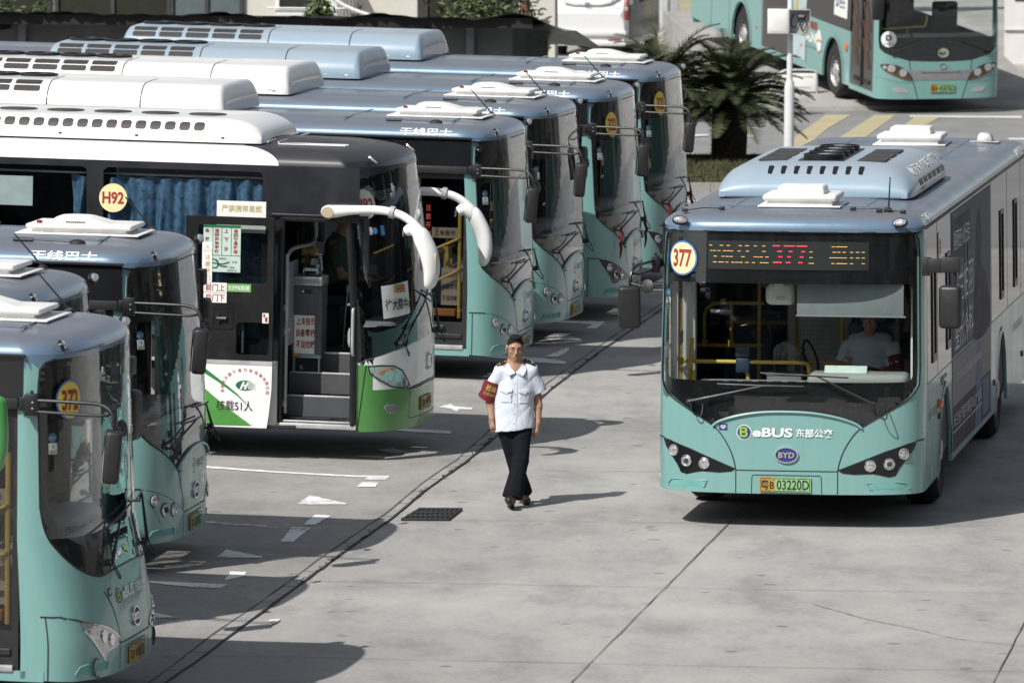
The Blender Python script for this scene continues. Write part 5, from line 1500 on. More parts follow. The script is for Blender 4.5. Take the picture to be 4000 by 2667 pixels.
def hair_cap(root, c, M, res=0.005):
    b = Body(res); T = lambda x, y, z: np.array((Matrix.Translation(c) @ M @ Vector((x, y, z)))[:])
    b.ball(T(0, 0.014, 0.031), (0.0765, 0.095, 0.0905), 0.01, M)
    b.ball(T(0, -0.008, 0.108), (0.052, 0.066, 0.020), 0.025, M)
    b.ball(T(0, -0.165, 0.0), (0.095, 0.112, 0.122), 0.004, M, op='s'); b.ball(T(0, -0.10, -0.03), (0.10, 0.062, 0.075), 0.004, M, op='s')
    b.ball(T(0, -0.02, -0.125), (0.14, 0.12, 0.115), 0.004, M, op='s')
    b.ball(T(0, 0.04, -0.13), (0.14, 0.14, 0.09), 0.006, M, op='s')
    for s in (-1, 1): b.ball(T(s * .085, .012, -.005), (.016, .026, .036), .005, M, op='s')
    return link('hair', b.mesh('hair', HAIR, smooth_it=1), root)
def hand_prims(b, w, d, n, curl, size=1.0, thumb=1):
    """palm, four bent fingers of unequal length and a thumb; w wrist, d towards the fingertips, n out of the back of the hand"""
    w = Vector(w); d = Vector(d).normalized(); n = Vector(n).normalized(); s = d.cross(n).normalized() * thumb
    A = lambda v: np.array(v[:])
    k = 0.006
    b.cone(A(w), A(w + d * .075 * size), .026 * size, .034 * size, .015, (n, .55))
    for i, (off, ln) in enumerate(((.027, .072), (.009, .082), (-.009, .076), (-.026, .060))):
        p = w + d * (.082 - .004 * abs(i - 1)) * size + s * off * size
        dir_ = d.copy()
        for j, (f, r) in enumerate(((.42, .0098), (.32, .0088), (.26, .0078))):
            ang = curl * (0.6 + .35 * j + .12 * i)
            dir_ = (d * math.cos(ang) - n * math.sin(ang)).normalized()
            q = p + dir_ * ln * f * size
            b.cone(A(p), A(q), r * size, (r - .0008) * size, k); p = q
    p = w + d * .022 * size + s * .028 * size
    q = p + (d * .6 + s * .55 - n * .35).normalized() * .042 * size
    b.cone(A(p), A(q), .0135 * size, .0105 * size, .01)
    b.cone(A(q), A(q + (d * .9 - n * .3).normalized() * .032 * size), .0105 * size, .0085 * size, k)

def cloth_fold(seed, amp, freq=(9, 9, 14)):   # soft creases with sharp valleys
    r = np.random.default_rng(seed)
    W = [(r.normal(size=3) * np.array(freq), r.uniform(0, 6.3), r.uniform(.5, 1)) for _ in range(7)]
    def f(x, y, z):
        t = 0
        for w, p, a in W:
            u = np.sin(w[0] * x + w[1] * y + w[2] * z + p)
            t = t + a * (1 - np.abs(u)) ** 2
        return (t / 3.0 - .45) * amp
    return f

def make_inspector(loc, turn):
    body = Body(0.0055)
    A = math.radians
    Mh = Matrix.Rotation(R(4), 4, 'Z') @ Matrix.Rotation(R(9), 4, 'X')
    hc = (0.0, -0.03, 1.518)
    T = head_prims(body, hc, Mh)
    body.cone((0, 0.0, 1.30), (0, -0.012, 1.46), .060, .055, .03)
    # trunk, arms
    body.cone((0, 0, .85), (0, 0, 1.25), .15, .16, .05, ((0, 1, 0), .6))
    body.cone((-.12, 0.0, 1.285), (.13, 0.0, 1.285), .045, .045, .03)
    RS, RE, RW = (-.150, 0.0, 1.300), (-.245, 0.03, 1.05), (-.228, -.05, .845)
    LS, LE, LW = (.165, 0.01, 1.300), (.222, 0.05, 1.03), (.222, -.01, .79)
    for S_, E_, W_ in ((RS, RE, RW), (LS, LE, LW)):
        body.cone(S_, E_, .040, .038, .03); m = tuple(E_[i] * .65 + W_[i] * .35 for i in range(3))
        body.cone(E_, m, .039, .040, .02); body.cone(m, W_, .040, .026, .02)
    hand_prims(body, RW, (.06, -.10, -1), (-.75, -.55, .05), .55, 1.0, 1)
    hand_prims(body, LW, (-.05, -.06, -1), (.75, -.55, 0), .75, 1.0, -1)
    # legs under the trousers
    LH, LK, LA = (.085, 0, .80), (.045, -.13, .45), (-.045, -.25, .10)
    RH, RK, RA = (-.085, 0, .80), (.0, .02, .43), (.085, .24, .10)
    for H_, K_, A_ in ((LH, LK, LA), (RH, RK, RA)): body.cone(H_, K_, .075, .052, .03); body.cone(K_, A_, .05, .035, .03)
    root = link('person', body.mesh('person', SKIN), None)
    root.location = loc; root.rotation_euler = (0, 0, turn)
    tag(root, 'man in a pale blue uniform shirt and red armband walking across the yard', 'person')
    face_parts(root, T); hair_cap(root, hc, Mh)
    # shirt
    sh = Body(0.0055)
    fy = ((0, 1, 0), .66)
    sh.cone((-.014, -.012, .70), (-.004, 0.0, .98), .196, .178, .04, fy); sh.cone((-.004, 0.0, .98), (.010, .005, 1.20), .178, .182, .05, ((0, 1, 0), .62))
    sh.cone((-.125, 0.005, 1.285), (.140, 0.005, 1.285), .056, .056, .05); sh.cone((-.085, .012, 1.308), (.095, .012, 1.308), .062, .062, .04); sh.cone((.007, 0, 1.1), (.007, 0.005, 1.25), .15, .10, .05, ((0, 1, 0), .72))
    sh.cone((-.132, 0.0, 1.298), (-.228, .022, 1.115), .060, .076, .03, None, True); sh.ball((-.146, 0, 1.294), .060, .03)
    sh.cone((.146, 0.01, 1.298), (.230, .042, 1.085), .060, .082, .03, None, True); sh.ball((.160, .01, 1.294), .060, .03)
    sh.cone((0.006, -.045, 1.335), (0.004, -.03, 1.44), .044, .062, .01, None, False, 's')
    sm = sh.mesh('shirt', SHIRT, planes=((0.12, 0, -1, -.735),), warp=cloth_fold(3, .020, (13, 6, 15)))
    so = link('shirt', sm, root)
    from mathutils.bvhtree import BVHTree
    bv = BVHTree.FromPolygons([v.co[:] for v in sm.vertices], [p.vertices[:] for p in sm.polygons])
    def onshirt(x, z, f=0.0):
        h = bv.ray_cast(Vector((x, -1, z)), Vector((0, 1, 0)))
        y = h[0].y if h[0] is not None else -.12
        return Vector((x, y - f, z))
    def trim(mb):
        line_on(mb, onshirt, [(.0, 1.26), (0.0, 1.0), (-.012, .75)], .034, .004)
        for (x, z) in ((-.088, 1.075), (.088, 1.065)):
            mb.skin([rrect(x - .055, z - .075, x + .055, z + .055, .01)], onshirt, .02, .004, .004)
            mb.skin([[(x - .06, z + .06), (x - .06, z + .028), (x, z + .006), (x + .06, z + .028), (x + .06, z + .06)]], onshirt, .02, .009, .005)
    part('shirt_pocket', None, trim, SHIRT, so, 'keep')
    def collar(mb):
        for s in (-1, 1):
            o = [(s * .012 + .006, -.120, 1.282), (s * .070 + .006, -.134, 1.262), (s * .100 + .006, -.088, 1.322), (s * .088, -.02, 1.366), (s * .062, .056, 1.385), (0, .078, 1.388)]
            i = [(0.006, -.108, 1.292), (s * .034, -.098, 1.322), (s * .062, -.066, 1.362), (s * .073, -.01, 1.396), (s * .056, .052, 1.415), (0, .068, 1.418)]
            o = o[:2] + smooth_line(o[1:], 3)[1:]; i = i[:2] + smooth_line(i[1:], 3)[1:]; n = len(o)
            mb.add(o + i, [(k, k + 1, n + k + 1, n + k) for k in range(n - 1)])
            mb.add([(p[0] * .93, p[1] * .93, p[2] - .012) for p in o] + i, [(k, k + 1, n + k + 1, n + k) for k in range(n - 1)])
    part('collar', None, collar, SHIRT, so, 'keep')
    part('button', None, lambda mb: [mb.lathe([(.006, 0), (.005, .003), (.001, .003)], 10, Matrix.Translation(onshirt(-.002 - .004 * k, 1.18 - .095 * k, .006)) @ Matrix.Rotation(R(90), 4, 'X')) for k in range(5)], ALU, so)
    for s in (-1, 1):
        hz = bv.ray_cast(Vector((.008 + s * .130, -.005, 2)), Vector((0, 0, -1)))[0].z
        Me = Matrix.Translation((.008 + s * .130, -.005, hz + .006)) @ Matrix.Rotation(R(s * 24), 4, 'Y') @ Matrix.Rotation(R(14), 4, 'X')
        def ep(mb):
            mb.box(Me @ Vector((0, 0, 0)), (.118, .066, .014), .004, rot=Me.to_3x3().to_4x4())
            for j, mi in ((0, 1), (1, 2), (2, 3)):
                x = s * (.018 + .011 * j)
                for t in (-1, 1): mb.tube([Me @ Vector((x + s * .012, 0, .009)), Me @ Vector((x, t * .027, .009))], .0032, 5, mi)
            mb.lathe([(.010, 0), (.008, .004), (.001, .004)], 10, Me @ Matrix.Translation((-s * .03, 0, .005)), 1)
        part('epaulette', None, ep, [plain('black_cloth', (.01, .01, .014), .7), GOLDINK, REDINK, plain('green_thread', (.05, .25, .08), .6)], root)
    # armband over the right sleeve
    a, b_ = Vector((-.205, .008, 1.195)), Vector((-.262, .028, 1.035))
    ax = (b_ - a); L = ax.length; ax.normalize()
    fr = Vector((0, -1, 0)); fr = (fr - ax * fr.dot(ax)).normalized(); sd = ax.cross(fr).normalized()
    def band(u, v, f=0.0):     # u round the arm (0 = front), v down it
        t = v / L; r = .083 + .010 * t + .004 * math.sin(3 * u / .08 + 5 * v / .1) + f
        an = u / .085
        return a + ax * v + (fr * math.cos(an) + sd * math.sin(an) * (1 if True else 0)) * r
    def bandm(mb):
        n = 40; per = 2 * math.pi * .085; rows = 7
        vs = [band(per * i / n, L * j / rows + (.02 * math.cos(2 * math.pi * i / n) if j == rows else 0)) for j in range(rows + 1) for i in range(n)]
        mb.add(vs, [(j * n + i, j * n + (i + 1) % n, (j + 1) * n + (i + 1) % n, (j + 1) * n + i) for j in range(rows) for i in range(n)])
    ab = part('armband', None, bandm, ARMRED, root, 'keep')
    sgn = 1 if sd.x > 0 else -1
    fb = lambda u, v, f=0.0: band(sgn * u, -v, f)
    part('armband_lettering', None, lambda mb: (put_text(mb, '检查', fb, .0, -.058, .105, .062, .004, .02), put_text(mb, '公交分局', fb, .0, -.118, .115, .032, .004, .01)), plain('yellow_lettering', (.42, .31, .07), .6), ab, 0)
    # trousers and shoes
    tr = Body(0.006)
    tr.cone((-.055, .0, .76), (.04, .0, .76), .105, .105, .05, ((0, 1, 0), .8));
    tr.cone((.070, -.005, .74), (.048, -.125, .45), .094, .076, .02); tr.cone((.048, -.125, .45), (-.035, -.225, .095), .074, .098, .025, None, True)
    tr.cone((-.085, .005, .74), (-.005, .03, .43), .092, .072, .02); tr.cone((-.005, .03, .43), (.085, .235, .085), .070, .094, .025, None, True)
    link('trousers', tr.mesh('trousers', NAVY, warp=cloth_fold(9, .010, (16, 12, 6))), root)
    def shoe(ankle, dirv, pitch):
        b = Body(.005); M = Matrix.Translation(ankle) @ Matrix.Rotation(math.atan2(dirv[0], -dirv[1]), 4, 'Z') @ Matrix.Rotation(R(-pitch), 4, 'X')
        q = lambda x, y, z: np.array((M @ Vector((x, y, z)))[:])
        b.cone(q(0, .03, -.03), q(0, -.13, -.045), .042, .047, .02, ((0, 0, 1), .8)); b.cone(q(0, -.13, -.045), q(0, -.205, -.055), .047, .038, .02, ((0, 0, 1), .62))
        b.cone(q(0, .02, .03), q(0, 0, -.03), .042, .042, .02); b.cone(q(0, .03, -.075), q(0, .0, -.075), .035, .035, .005); b.cone(q(0, -.10, -.08), q(0, -.16, -.08), .036, .032, .01, ((0, 0, 1), .35))
        return b.mesh('shoe', SHOE)
    link('shoe', shoe((-.048, -.27, .105), (-.12, -1), 16), root)
    link('shoe', shoe((.088, .24, .10), (.12, -1), -8), root)
    return root

def make_driver(M, label, shirt, lean, arms, armband=None, sleeve_end=.55):
    """seated, hands on the wheel; local x forward, y left, z up from the seat"""
    b = Body(.008)
    base = Matrix.Rotation(R(-90), 4, 'Z')       # the head looks along -y before this turn
    Rm = Matrix.Rotation(R(90), 4, 'Z')
    b2 = lambda p: (-p[1], p[0], p[2])
    tor = .56
    hx = lean
    # working in a frame whose front is -y, like the walking man; turned at the end
    Mh = Matrix.Rotation(R(10), 4, 'X')
    hc = (0, -.07 - hx, tor + .235)
    T = head_prims(b, hc, Mh)
    b.cone((0, -hx, tor), (0, -.06 - hx, tor + .16), .062, .056, .03)
    b.cone((0, 0, .08), (0, -hx, tor - .12), .15, .165, .05, ((0, 1, 0), .65)); b.cone((-.16, -hx, tor), (.16, -hx, tor), .06, .06, .05)
    Sh = Body(.008)
    Sh.cone((0, 0, .02), (0, -.02 - hx * .4, .25), .17, .18, .05, ((0, 1, 0), .72)); Sh.cone((0, -.02 - hx * .4, .25), (0, -hx, tor - .1), .18, .195, .05, ((0, 1, 0), .68)); Sh.cone((-.15, -hx, tor), (.15, -hx, tor), .072, .072, .07)
    for s, (E_, W_) in zip((-1, 1), arms):
        S_ = (s * .2, -hx, tor - .01)
        b.cone(S_, E_, .05, .042, .03); b.cone(E_, W_, .042, .027, .02)
        d = Vector(W_) - Vector(E_)
        hand_prims(b, W_, d + Vector((0, 0, -.03)), (s * .3, 0, 1), .95, 1.0, s)
        e = tuple(S_[i] + (E_[i] - S_[i]) * sleeve_end * 1.35 for i in range(3))
        Sh.cone(S_, e, .07, .074, .03, None, True)
    for s in (-1, 1): b.cone((s * .1, 0, .06), (s * .14, -.45, .10), .085, .065, .03); b.cone((s * .14, -.45, .10), (s * .14, -.5, -.35), .06, .04, .03)
    root = link('person', b.mesh('person', SKIN, smooth_it=1), None)
    root.matrix_world = M @ Rm
    tag(root, label, 'person')
    face_parts(root, T); hair_cap(root, hc, Mh, .006)
    so = link('shirt', Sh.mesh('shirt', shirt, warp=cloth_fold(4, .014), smooth_it=1), root)
    def collar(mb):
        for s in (-1, 1):
            o = smooth_line([(0, -.085 - hx, tor - .03), (s * .07, -.09 - hx, tor + .0), (s * .085, -.03 - hx, tor + .05), (0, .06 - hx, tor + .09)], 3); i = smooth_line([(0, -.08 - hx, tor + .0), (s * .05, -.08 - hx, tor + .05), (s * .068, -.03 - hx, tor + .085), (0, .055 - hx, tor + .11)], 3); n = len(o)
            mb.add(o + i, [(k, k + 1, n + k + 1, n + k) for k in range(n - 1)])
    part('collar', None, collar, shirt, so, 'keep')
    Tr = Body(.01)
    for s in (-1, 1): Tr.cone((s * .1, .02, .06), (s * .14, -.46, .10), .1, .08, .03); Tr.cone((s * .14, -.46, .10), (s * .14, -.5, -.32), .075, .07, .03, None, True)
    link('trousers', Tr.mesh('trousers', NAVY, smooth_it=1), root)
    if armband:
        E_ = arms[1][0]; S_ = (.2, -hx, tor - .01)
        p0 = Vector(S_).lerp(Vector(E_), .45); p1 = Vector(S_).lerp(Vector(E_), .95)
        part('armband', None, lambda mb: mb.tube([p0, p1], [.08, .076], 20), ARMRED, root)
    return root
def dress_route_bus(root):
    """what only the moving bus shows: lit sign, blind, ticket machine, advert on its flank"""
    fn = K9.F
    def box(mb):
        mb.skin([rrect(-0.78, 2.365, 0.76, 2.63, 0.01)], fn, 0.05, -0.016, 0, 0)
    sg = part('destination_sign', None, box, plain('sign_grid', (0.012, 0.015, 0.014), 0.6, scale=300), root, 0)
    # rows of lit diodes: the sign is caught between two refreshes, only every third row is lit
    rows = [(2.585, [(-.767, .03), (-.665, .035), (-.6, .035), (-.48, .03), (-.42, .04), (-.335, .03), (-.255, .03), (.405, .03), (.445, .11)]),
            (2.535, [(-.757, .02), (-.73, .03), (-.685, .03), (-.632, .03), (-.598, .035), (-.562, .03), (-.49, .03), (-.41, .03), (-.255, .035), (.195, .03), (.415, .035), (.46, .03), (.51, .03), (.58, .03), (.635, .035), (.69, .03)]),
            (2.483, [(-.72, .03), (-.645, .03), (-.605, .03), (-.57, .035), (-.455, .035), (-.335, .03), (-.3, .02), (-.275, .03), (-.225, .035), (.195, .03), (.385, .03), (.415, .03), (.445, .035), (.483, .03), (.52, .03), (.58, .03), (.635, .035), (.69, .03)]),
            (2.43, [(-.727, .035), (-.675, .055), (-.605, .03), (-.55, .03), (-.515, .035), (-.475, .035), (-.415, .035), (-.35, .03), (-.275, .085), (.19, .05), (.405, .03), (.45, .105), (.58, .03), (.69, .03)])]
    def lit(mb):
        for z, rr in rows:
            for y, w in rr: mb.skin([[(y, z - .003), (y + w, z - .003), (y + w, z + .003), (y, z + .003)]], fn, .2, -0.010)
    part('amber_row', None, lit, glow('amber_diode', (1.0, 0.55, 0.20), 0.42), sg, 0)
    def red(mb):
        for z, rr in ((2.588, [(-.155, .07), (-.05, .105), (.07, .105)]), (2.537, [(-.11, .045), (.0, .035), (.12, .035)]), (2.487, [(-.1, .04), (-.015, .035), (.105, .035)]), (2.435, [(-.15, .085), (-.028, .045), (.092, .04)])):
            for y, w in rr: mb.skin([[(y, z - .0055), (y + w, z - .0055), (y + w, z + .0055), (y, z + .0055)]], fn, .2, -0.010)
    part('red_row', None, red, glow('red_diode', (1.0, 0.07, 0.10), 0.55), sg, 0)
    part('sun_blind', None, lambda mb: (mb.box((-0.27, 0.56, 2.10), (0.008, 1.0, 0.36), 0.002), mb.tube([(-0.27, 0.05, 1.925), (-0.27, 1.08, 1.925)], 0.009, 8)), plain('grey_blind_fabric', (0.22, 0.25, 0.255), 0.8), root)
    def camera_box(mb):
        mb.box((-0.45, -0.12, 2.12), (0.12, 0.27, 0.22), 0.05, seg=4, mi=0); mb.box((-0.385, -0.13, 2.2), (0.01, 0.095, 0.06), 0.003, mi=1); mb.box((-0.385, -0.11, 2.075), (0.012, 0.08, 0.03), 0.003, mi=2)
        mb.lathe([(0.05, -.02), (0.05, 0.02), (0.03, 0.04), (0.001, 0.042)], 16, Matrix.Translation((-0.42, -0.26, 2.225)) @ Matrix.Rotation(R(90), 4, 'Y'), 3)
    part('cabin_mirror', None, camera_box, [WPLAS, PAPER, ALU, BLACK], root)
    def panel(mb):
        mb.box((-2.62, 0.0, 1.55), (0.03, 0.62, 1.5), 0.02, mi=0)
        for i in range(13):
            for j in range(26): mb.lathe([(0.005, 0.017), (0.001, 0.0175)], 6, Matrix.Translation((-2.62, -0.24 + .03 * i, 0.95 + .045 * j)) @ Matrix.Rotation(R(90), 4, 'Y'), 1)
    part('perforated_screen', None, panel, [WPLAS, BLACK], root)
    def jamb(mb):
        mb.box((-1.0, -1.05, 1.5), (0.10, 0.13, 1.7), 0.02); mb.box((-0.62, -1.17, 1.6), (0.05, 0.04, 1.5), 0.01); mb.box((-0.78, -1.15, 1.6), (0.04, 0.05, 1.5), 0.01)
        mb.box((-0.5, -1.13, 1.6), (0.04, 0.05, 1.4), 0.01); mb.box((-0.45, 1.14, 1.75), (0.06, 0.06, 1.0), 0.02)
    part('door_jamb', None, jamb, WPLAS, root)
    def fare(mb):
        mb.box((-1.0, -0.13, 1.06), (0.3, 0.33, 0.5), 0.01, mi=0); mb.box((-1.0, -0.13, 1.315), (0.32, 0.35, 0.012), 0.003, mi=1)
    fb = part('fare_box', None, fare, [plain('grey_box_paint', (0.16, 0.165, 0.17), 0.4), ALU], root)
    def dome(mb):
        pr = [(-.13, 0), (-.13, .2)] + [(-.13 + .21 * (1 - math.cos(a)) * .62, .2 + .1 * math.sin(a)) for a in np.linspace(.2, 1.57, 6)] + [(.13, .2), (.13, 0)]
        mb.prism([(u - 0.11, v + 1.322) for u, v in pr], lambda u, v, t: Vector((t, u, v)), -1.1, -0.9)
    part('clear_cover', None, dome, glass('acrylic', (0.8, 0.82, 0.82), 1.3), fb, 30)
    def reader(mb): mb.box((-0.82, -0.52, 1.53), (0.06, 0.14, 0.1), 0.015); mb.box((-0.84, -0.52, 1.4), (0.08, 0.13, 0.14), 0.015)
    part('card_reader', None, reader, plain('navy_plastic', (0.02, 0.035, 0.06), 0.4), root)
    part('clipboard', None, lambda mb: mb.box((-0.44, 0.50, 1.37), (0.03, 0.40, 0.17), 0.006, rot=Matrix.Rotation(R(-38), 4, 'Y')), plain('pale_green_card', (0.55, 0.66, 0.6), 0.6), root)
    def ext(mb):
        mb.lathe([(0.001, 0), (0.06, 0.0), (0.065, 0.02), (0.065, .36), (0.03, .42), (0.03, .47), (0.001, .47)], 16, Matrix.Translation((-1.6, -0.05, 1.02)))
        mb.tube(smooth_line([(-1.58, -.05, 1.47), (-1.56, .0, 1.58), (-1.56, .1, 1.4), (-1.56, .12, 1.1)], 4), .014, 6)
    part('fire_extinguisher', None, ext, BLACK, root)
    # advert wrapped over the flank
    L = K9.left
    def ad(mb):
        mb.skin([[(3.0, 1.28), (7.1, 1.28), (7.1, 2.70), (3.0, 2.70)]], L, 0.4, 0.004, 0, 0)
        mb.skin([[(3.02, 0.80), (7.1, 0.80), (7.1, 1.26), (3.02, 1.26)]], L, 0.4, 0.004, 0, 1)
        mb.skin([[(3.02, 0.36), (7.1, 0.36), (7.1, 0.80), (3.02, 0.80)]], L, 0.4, 0.004, 0, 2)
        mb.skin([[(3.1, 2.2), (4.9, 2.2), (4.9, 2.62), (3.1, 2.62)]], L, 0.4, 0.006, 0, 3)
        mb.skin([smooth_line([(5.2, 1.28), (5.3, 1.7), (5.5, 2.0), (5.5, 2.3), (5.8, 2.55), (6.1, 2.3), (6.0, 2.0), (6.6, 1.8), (6.9, 1.28)], 4, True)], L, 0.2, 0.006, 0, 4)
        mb.skin([[(5.4, 0.36), (6.0, 0.36), (6.1, 1.0), (5.9, 1.2), (5.6, 1.2)]], L, 0.2, 0.006, 0, 5)
        mb.skin([[(6.2, 0.4), (6.9, 0.4), (6.9, 0.78), (6.2, 0.78)]], L, 0.2, 0.006, 0, 5)
    advert = part('advert_panel', None, ad, [plain('ad_slate', (0.105, 0.115, 0.14), 0.65, spec=.15), plain('ad_grey', (0.26, 0.25, 0.25), 0.65, spec=.15), plain('ad_dark', (0.075, 0.07, 0.075), 0.65, spec=.15), plain('ad_band', (0.05, 0.055, 0.065), 0.65, spec=.15), plain('ad_figure', (0.055, 0.055, 0.065), 0.65, spec=.15), plain('ad_bluegrey', (0.16, 0.2, 0.27), 0.65, spec=.15)], root, 0)
    def adt(mb):
        put_text(mb, '米兰柏羽', L, 4.15, 1.94, 2.0, 0.36, 0.008, 0.0)
        put_text(mb, '整形外科', L, 4.2, 1.5, 1.9, 0.34, 0.008, 0.0)
        put_text(mb, '美丽奇迹 从此开启', L, 4.0, 2.41, 1.6, 0.2, 0.008, 0.0)
        put_text(mb, '深圳市米兰柏羽医院 美丽热线', L, 4.7, 1.06, 2.6, 0.09, 0.008, 0.0)
        put_text(mb, '米兰柏羽医学美容 8557 1555', L, 4.6, 0.66, 2.9, 0.14, 0.008, 0.0)
        line_on(mb, L, [(3.1, .55), (6.1, .55)], .012, .008)
    part('lettering', None, adt, plain('ad_print_white', (0.6, 0.6, 0.62), 0.6), advert, 0)
    part('notice', None, lambda mb: (mb.skin([[(1.72, 2.34), (1.98, 2.34), (1.98, 2.6), (1.72, 2.6)]], L, .4, .006, 0, 0), put_text(mb, '注意', L, 1.85, 2.47, .2, .14, .008, .01, 1)), [PAPER, REDINK], root, 0)
    part('operator_lettering', None, lambda mb: (put_text(mb, '东部公交', L, 2.15, 1.17, .6, .1, .006, .02, 0), put_text(mb, '干线巴士', roof_fn_left, 1.0, .085, .6, .125, .004, .02, 1), put_text(mb, 'A0ND1516', roof_fn_left, 10.9, .085, .9, .125, .004, .02, 1)), [BLACKINK, WHITELET], root, 0)
    def side_bits(mb):
        mb.box((-1.72, 1.268, 0.98), (0.1, 0.05, 0.09), 0.02, mi=0); mb.box((-1.72, 1.262, 0.86), (0.07, 0.03, 0.06), 0.01, mi=1)
        for x in (4.0, 5.6, 7.5, 10.8): mb.box((-x, 1.258, 0.62), (0.09, 0.02, 0.06), 0.008, mi=1)
    part('side_marker', None, side_bits, [AMBER, plain('red_brown_reflector', (0.1, 0.03, 0.015), 0.3)], root)
    def seal_(mb):
        S = lambda x: K9.s_at_x(-x)
        for k in range(14):
            a = math.pi * (0.05 + 0.9 * k / 13)
            mb.skin([ell(1.05 + .13 * math.cos(a), 0.62 + .3 * math.sin(a), .012, .016, 6)], L, .1, .004)
        mb.skin([[(1.02, .34), (1.1, .34), (1.1, .44), (1.02, .44)]], L, .1, .004)
    part('badge', None, seal_, plain('pale_print', (0.45, 0.6, 0.58), 0.5), root, 0)
# the row of parked buses all head the same way
PSI = R(10.3)
PF = Vector((math.cos(PSI), -math.sin(PSI), 0))        # heading of the parked row
PITCH = R(1.15)                                        # bays fall towards the drain
# ------------------------------------------------------------------ ground
def concrete(name, base, stain=0.10, grooves=None, rough=0.85, speck=0.5):
    m, n, l, b = nodes_of(name)
    v = coords(n, l)
    big = noise(n, l, 0.16, 6, 0.6, v)
    st = noise(n, l, 1.1, 8, 0.72, coords(n, l, scale=(1.0, 0.45, 1.0), rot=(0, 0, R(8))))
    fine = noise(n, l, 22, 6, 0.7, v)
    grit = noise(n, l, 140, 2, 0.6, v)
    lo = tuple(x * (1 - stain * 1.4) for x in base); hi = tuple(x * (1 + stain) for x in base)
    c = ramp(n, l, big.outputs[0], [(0.35, lo), (0.65, hi)]).outputs[0]
    s2 = ramp(n, l, st.outputs[0], [(0.34, (1 - stain * 2.6,) * 3), (0.5, (1 - stain * .5,) * 3), (0.64, (1.05, 1.05, 1.035))]).outputs[0]
    c = mixc(n, l, 1.0, c, s2, 'MULTIPLY')
    f2 = ramp(n, l, fine.outputs[0], [(0.3, (0.88,) * 3), (0.7, (1.08,) * 3)]).outputs[0]
    c = mixc(n, l, 1.0, c, f2, 'MULTIPLY')
    g2 = ramp(n, l, grit.outputs[0], [(0.25, (0.86,) * 3), (0.75, (1.1,) * 3)]).outputs[0]
    c = mixc(n, l, 1.0, c, g2, 'MULTIPLY')
    # oil spots and chips
    vo = n.new('ShaderNodeTexVoronoi'); vo.inputs['Scale'].default_value = 2.2; vo.inputs['Randomness'].default_value = 1.0
    l.new(coords(n, l), vo.inputs['Vector'])
    pick = n.new('ShaderNodeSeparateColor'); l.new(vo.outputs['Color'], pick.inputs[0])
    thr = n.new('ShaderNodeMath'); thr.operation = 'MULTIPLY'; thr.inputs[1].default_value = 0.15; l.new(pick.outputs[0], thr.inputs[0])
    wob = n.new('ShaderNodeMath'); wob.operation = 'MULTIPLY_ADD'; l.new(fine.outputs[0], wob.inputs[0]); wob.inputs[1].default_value = 0.12; l.new(vo.outputs['Distance'], wob.inputs[2])
    sub = n.new('ShaderNodeMath'); sub.operation = 'SUBTRACT'; l.new(wob.outputs[0], sub.inputs[0]); l.new(thr.outputs[0], sub.inputs[1])
    spot = ramp(n, l, sub.outputs[0], [(0.03, (speck,) * 3), (0.075, (0, 0, 0))]).outputs[0]
    c = mixc(n, l, spot, c, tuple(x * 0.22 for x in base))
    h = fine.outputs[0]
    if grooves:
        wv = n.new('ShaderNodeTexWave'); wv.wave_type = 'BANDS'; wv.bands_direction = 'X'
        wv.inputs['Scale'].default_value = grooves[0]; wv.inputs['Distortion'].default_value = 0.5; wv.inputs['Detail'].default_value = 3; wv.inputs['Detail Scale'].default_value = 3.0
        l.new(coords(n, l, rot=(0, 0, grooves[1])), wv.inputs['Vector'])
        patch = noise(n, l, 0.8, 4, 0.6, v)
        pr = ramp(n, l, patch.outputs[0], [(0.35, (0.25,) * 3), (0.6, (1, 1, 1))]).outputs[0]
        wr = ramp(n, l, wv.outputs[0], [(0.10, (0.42,) * 3), (0.55, (1.06,) * 3)]).outputs[0]
        wr = mixc(n, l, pr, (0.97, 0.97, 0.97), wr)
        c = mixc(n, l, 1.0, c, wr, 'MULTIPLY')
        bump(n, l, b, wv.outputs[0], 0.35, 0.006)
    else: bump(n, l, b, h, 0.25, 0.003)
    l.new(c, b.inputs['Base Color'])
    b.inputs['Roughness'].default_value = rough
    b.inputs['Specular IOR Level'].default_value = 0.3
    return m
def worn(name, c, keep=0.5, sc=5.0):
    """road paint worn through to the surface below"""
    m, n, l, b = nodes_of(name)
    v = coords(n, l)
    a = noise(n, l, sc, 8, 0.75, coords(n, l, scale=(1, 2.2, 1)))
    d = noise(n, l, 1.1, 3, 0.5, v)
    l.new(ramp(n, l, d.outputs[0], [(0.3, tuple(x * .85 for x in c)), (.7, c)]).outputs[0], b.inputs['Base Color'])
    ad = n.new('ShaderNodeMath'); ad.operation = 'MULTIPLY_ADD'; l.new(d.outputs[0], ad.inputs[0]); ad.inputs[1].default_value = 0.6; l.new(a.outputs[0], ad.inputs[2])
    al = ramp(n, l, ad.outputs[0], [(1.0 - keep - 0.03, (0, 0, 0)), (1.0 - keep + 0.05, (1, 1, 1))])
    l.new(al.outputs[0], b.inputs['Alpha'])
    b.inputs['Roughness'].default_value = 0.7
    return m
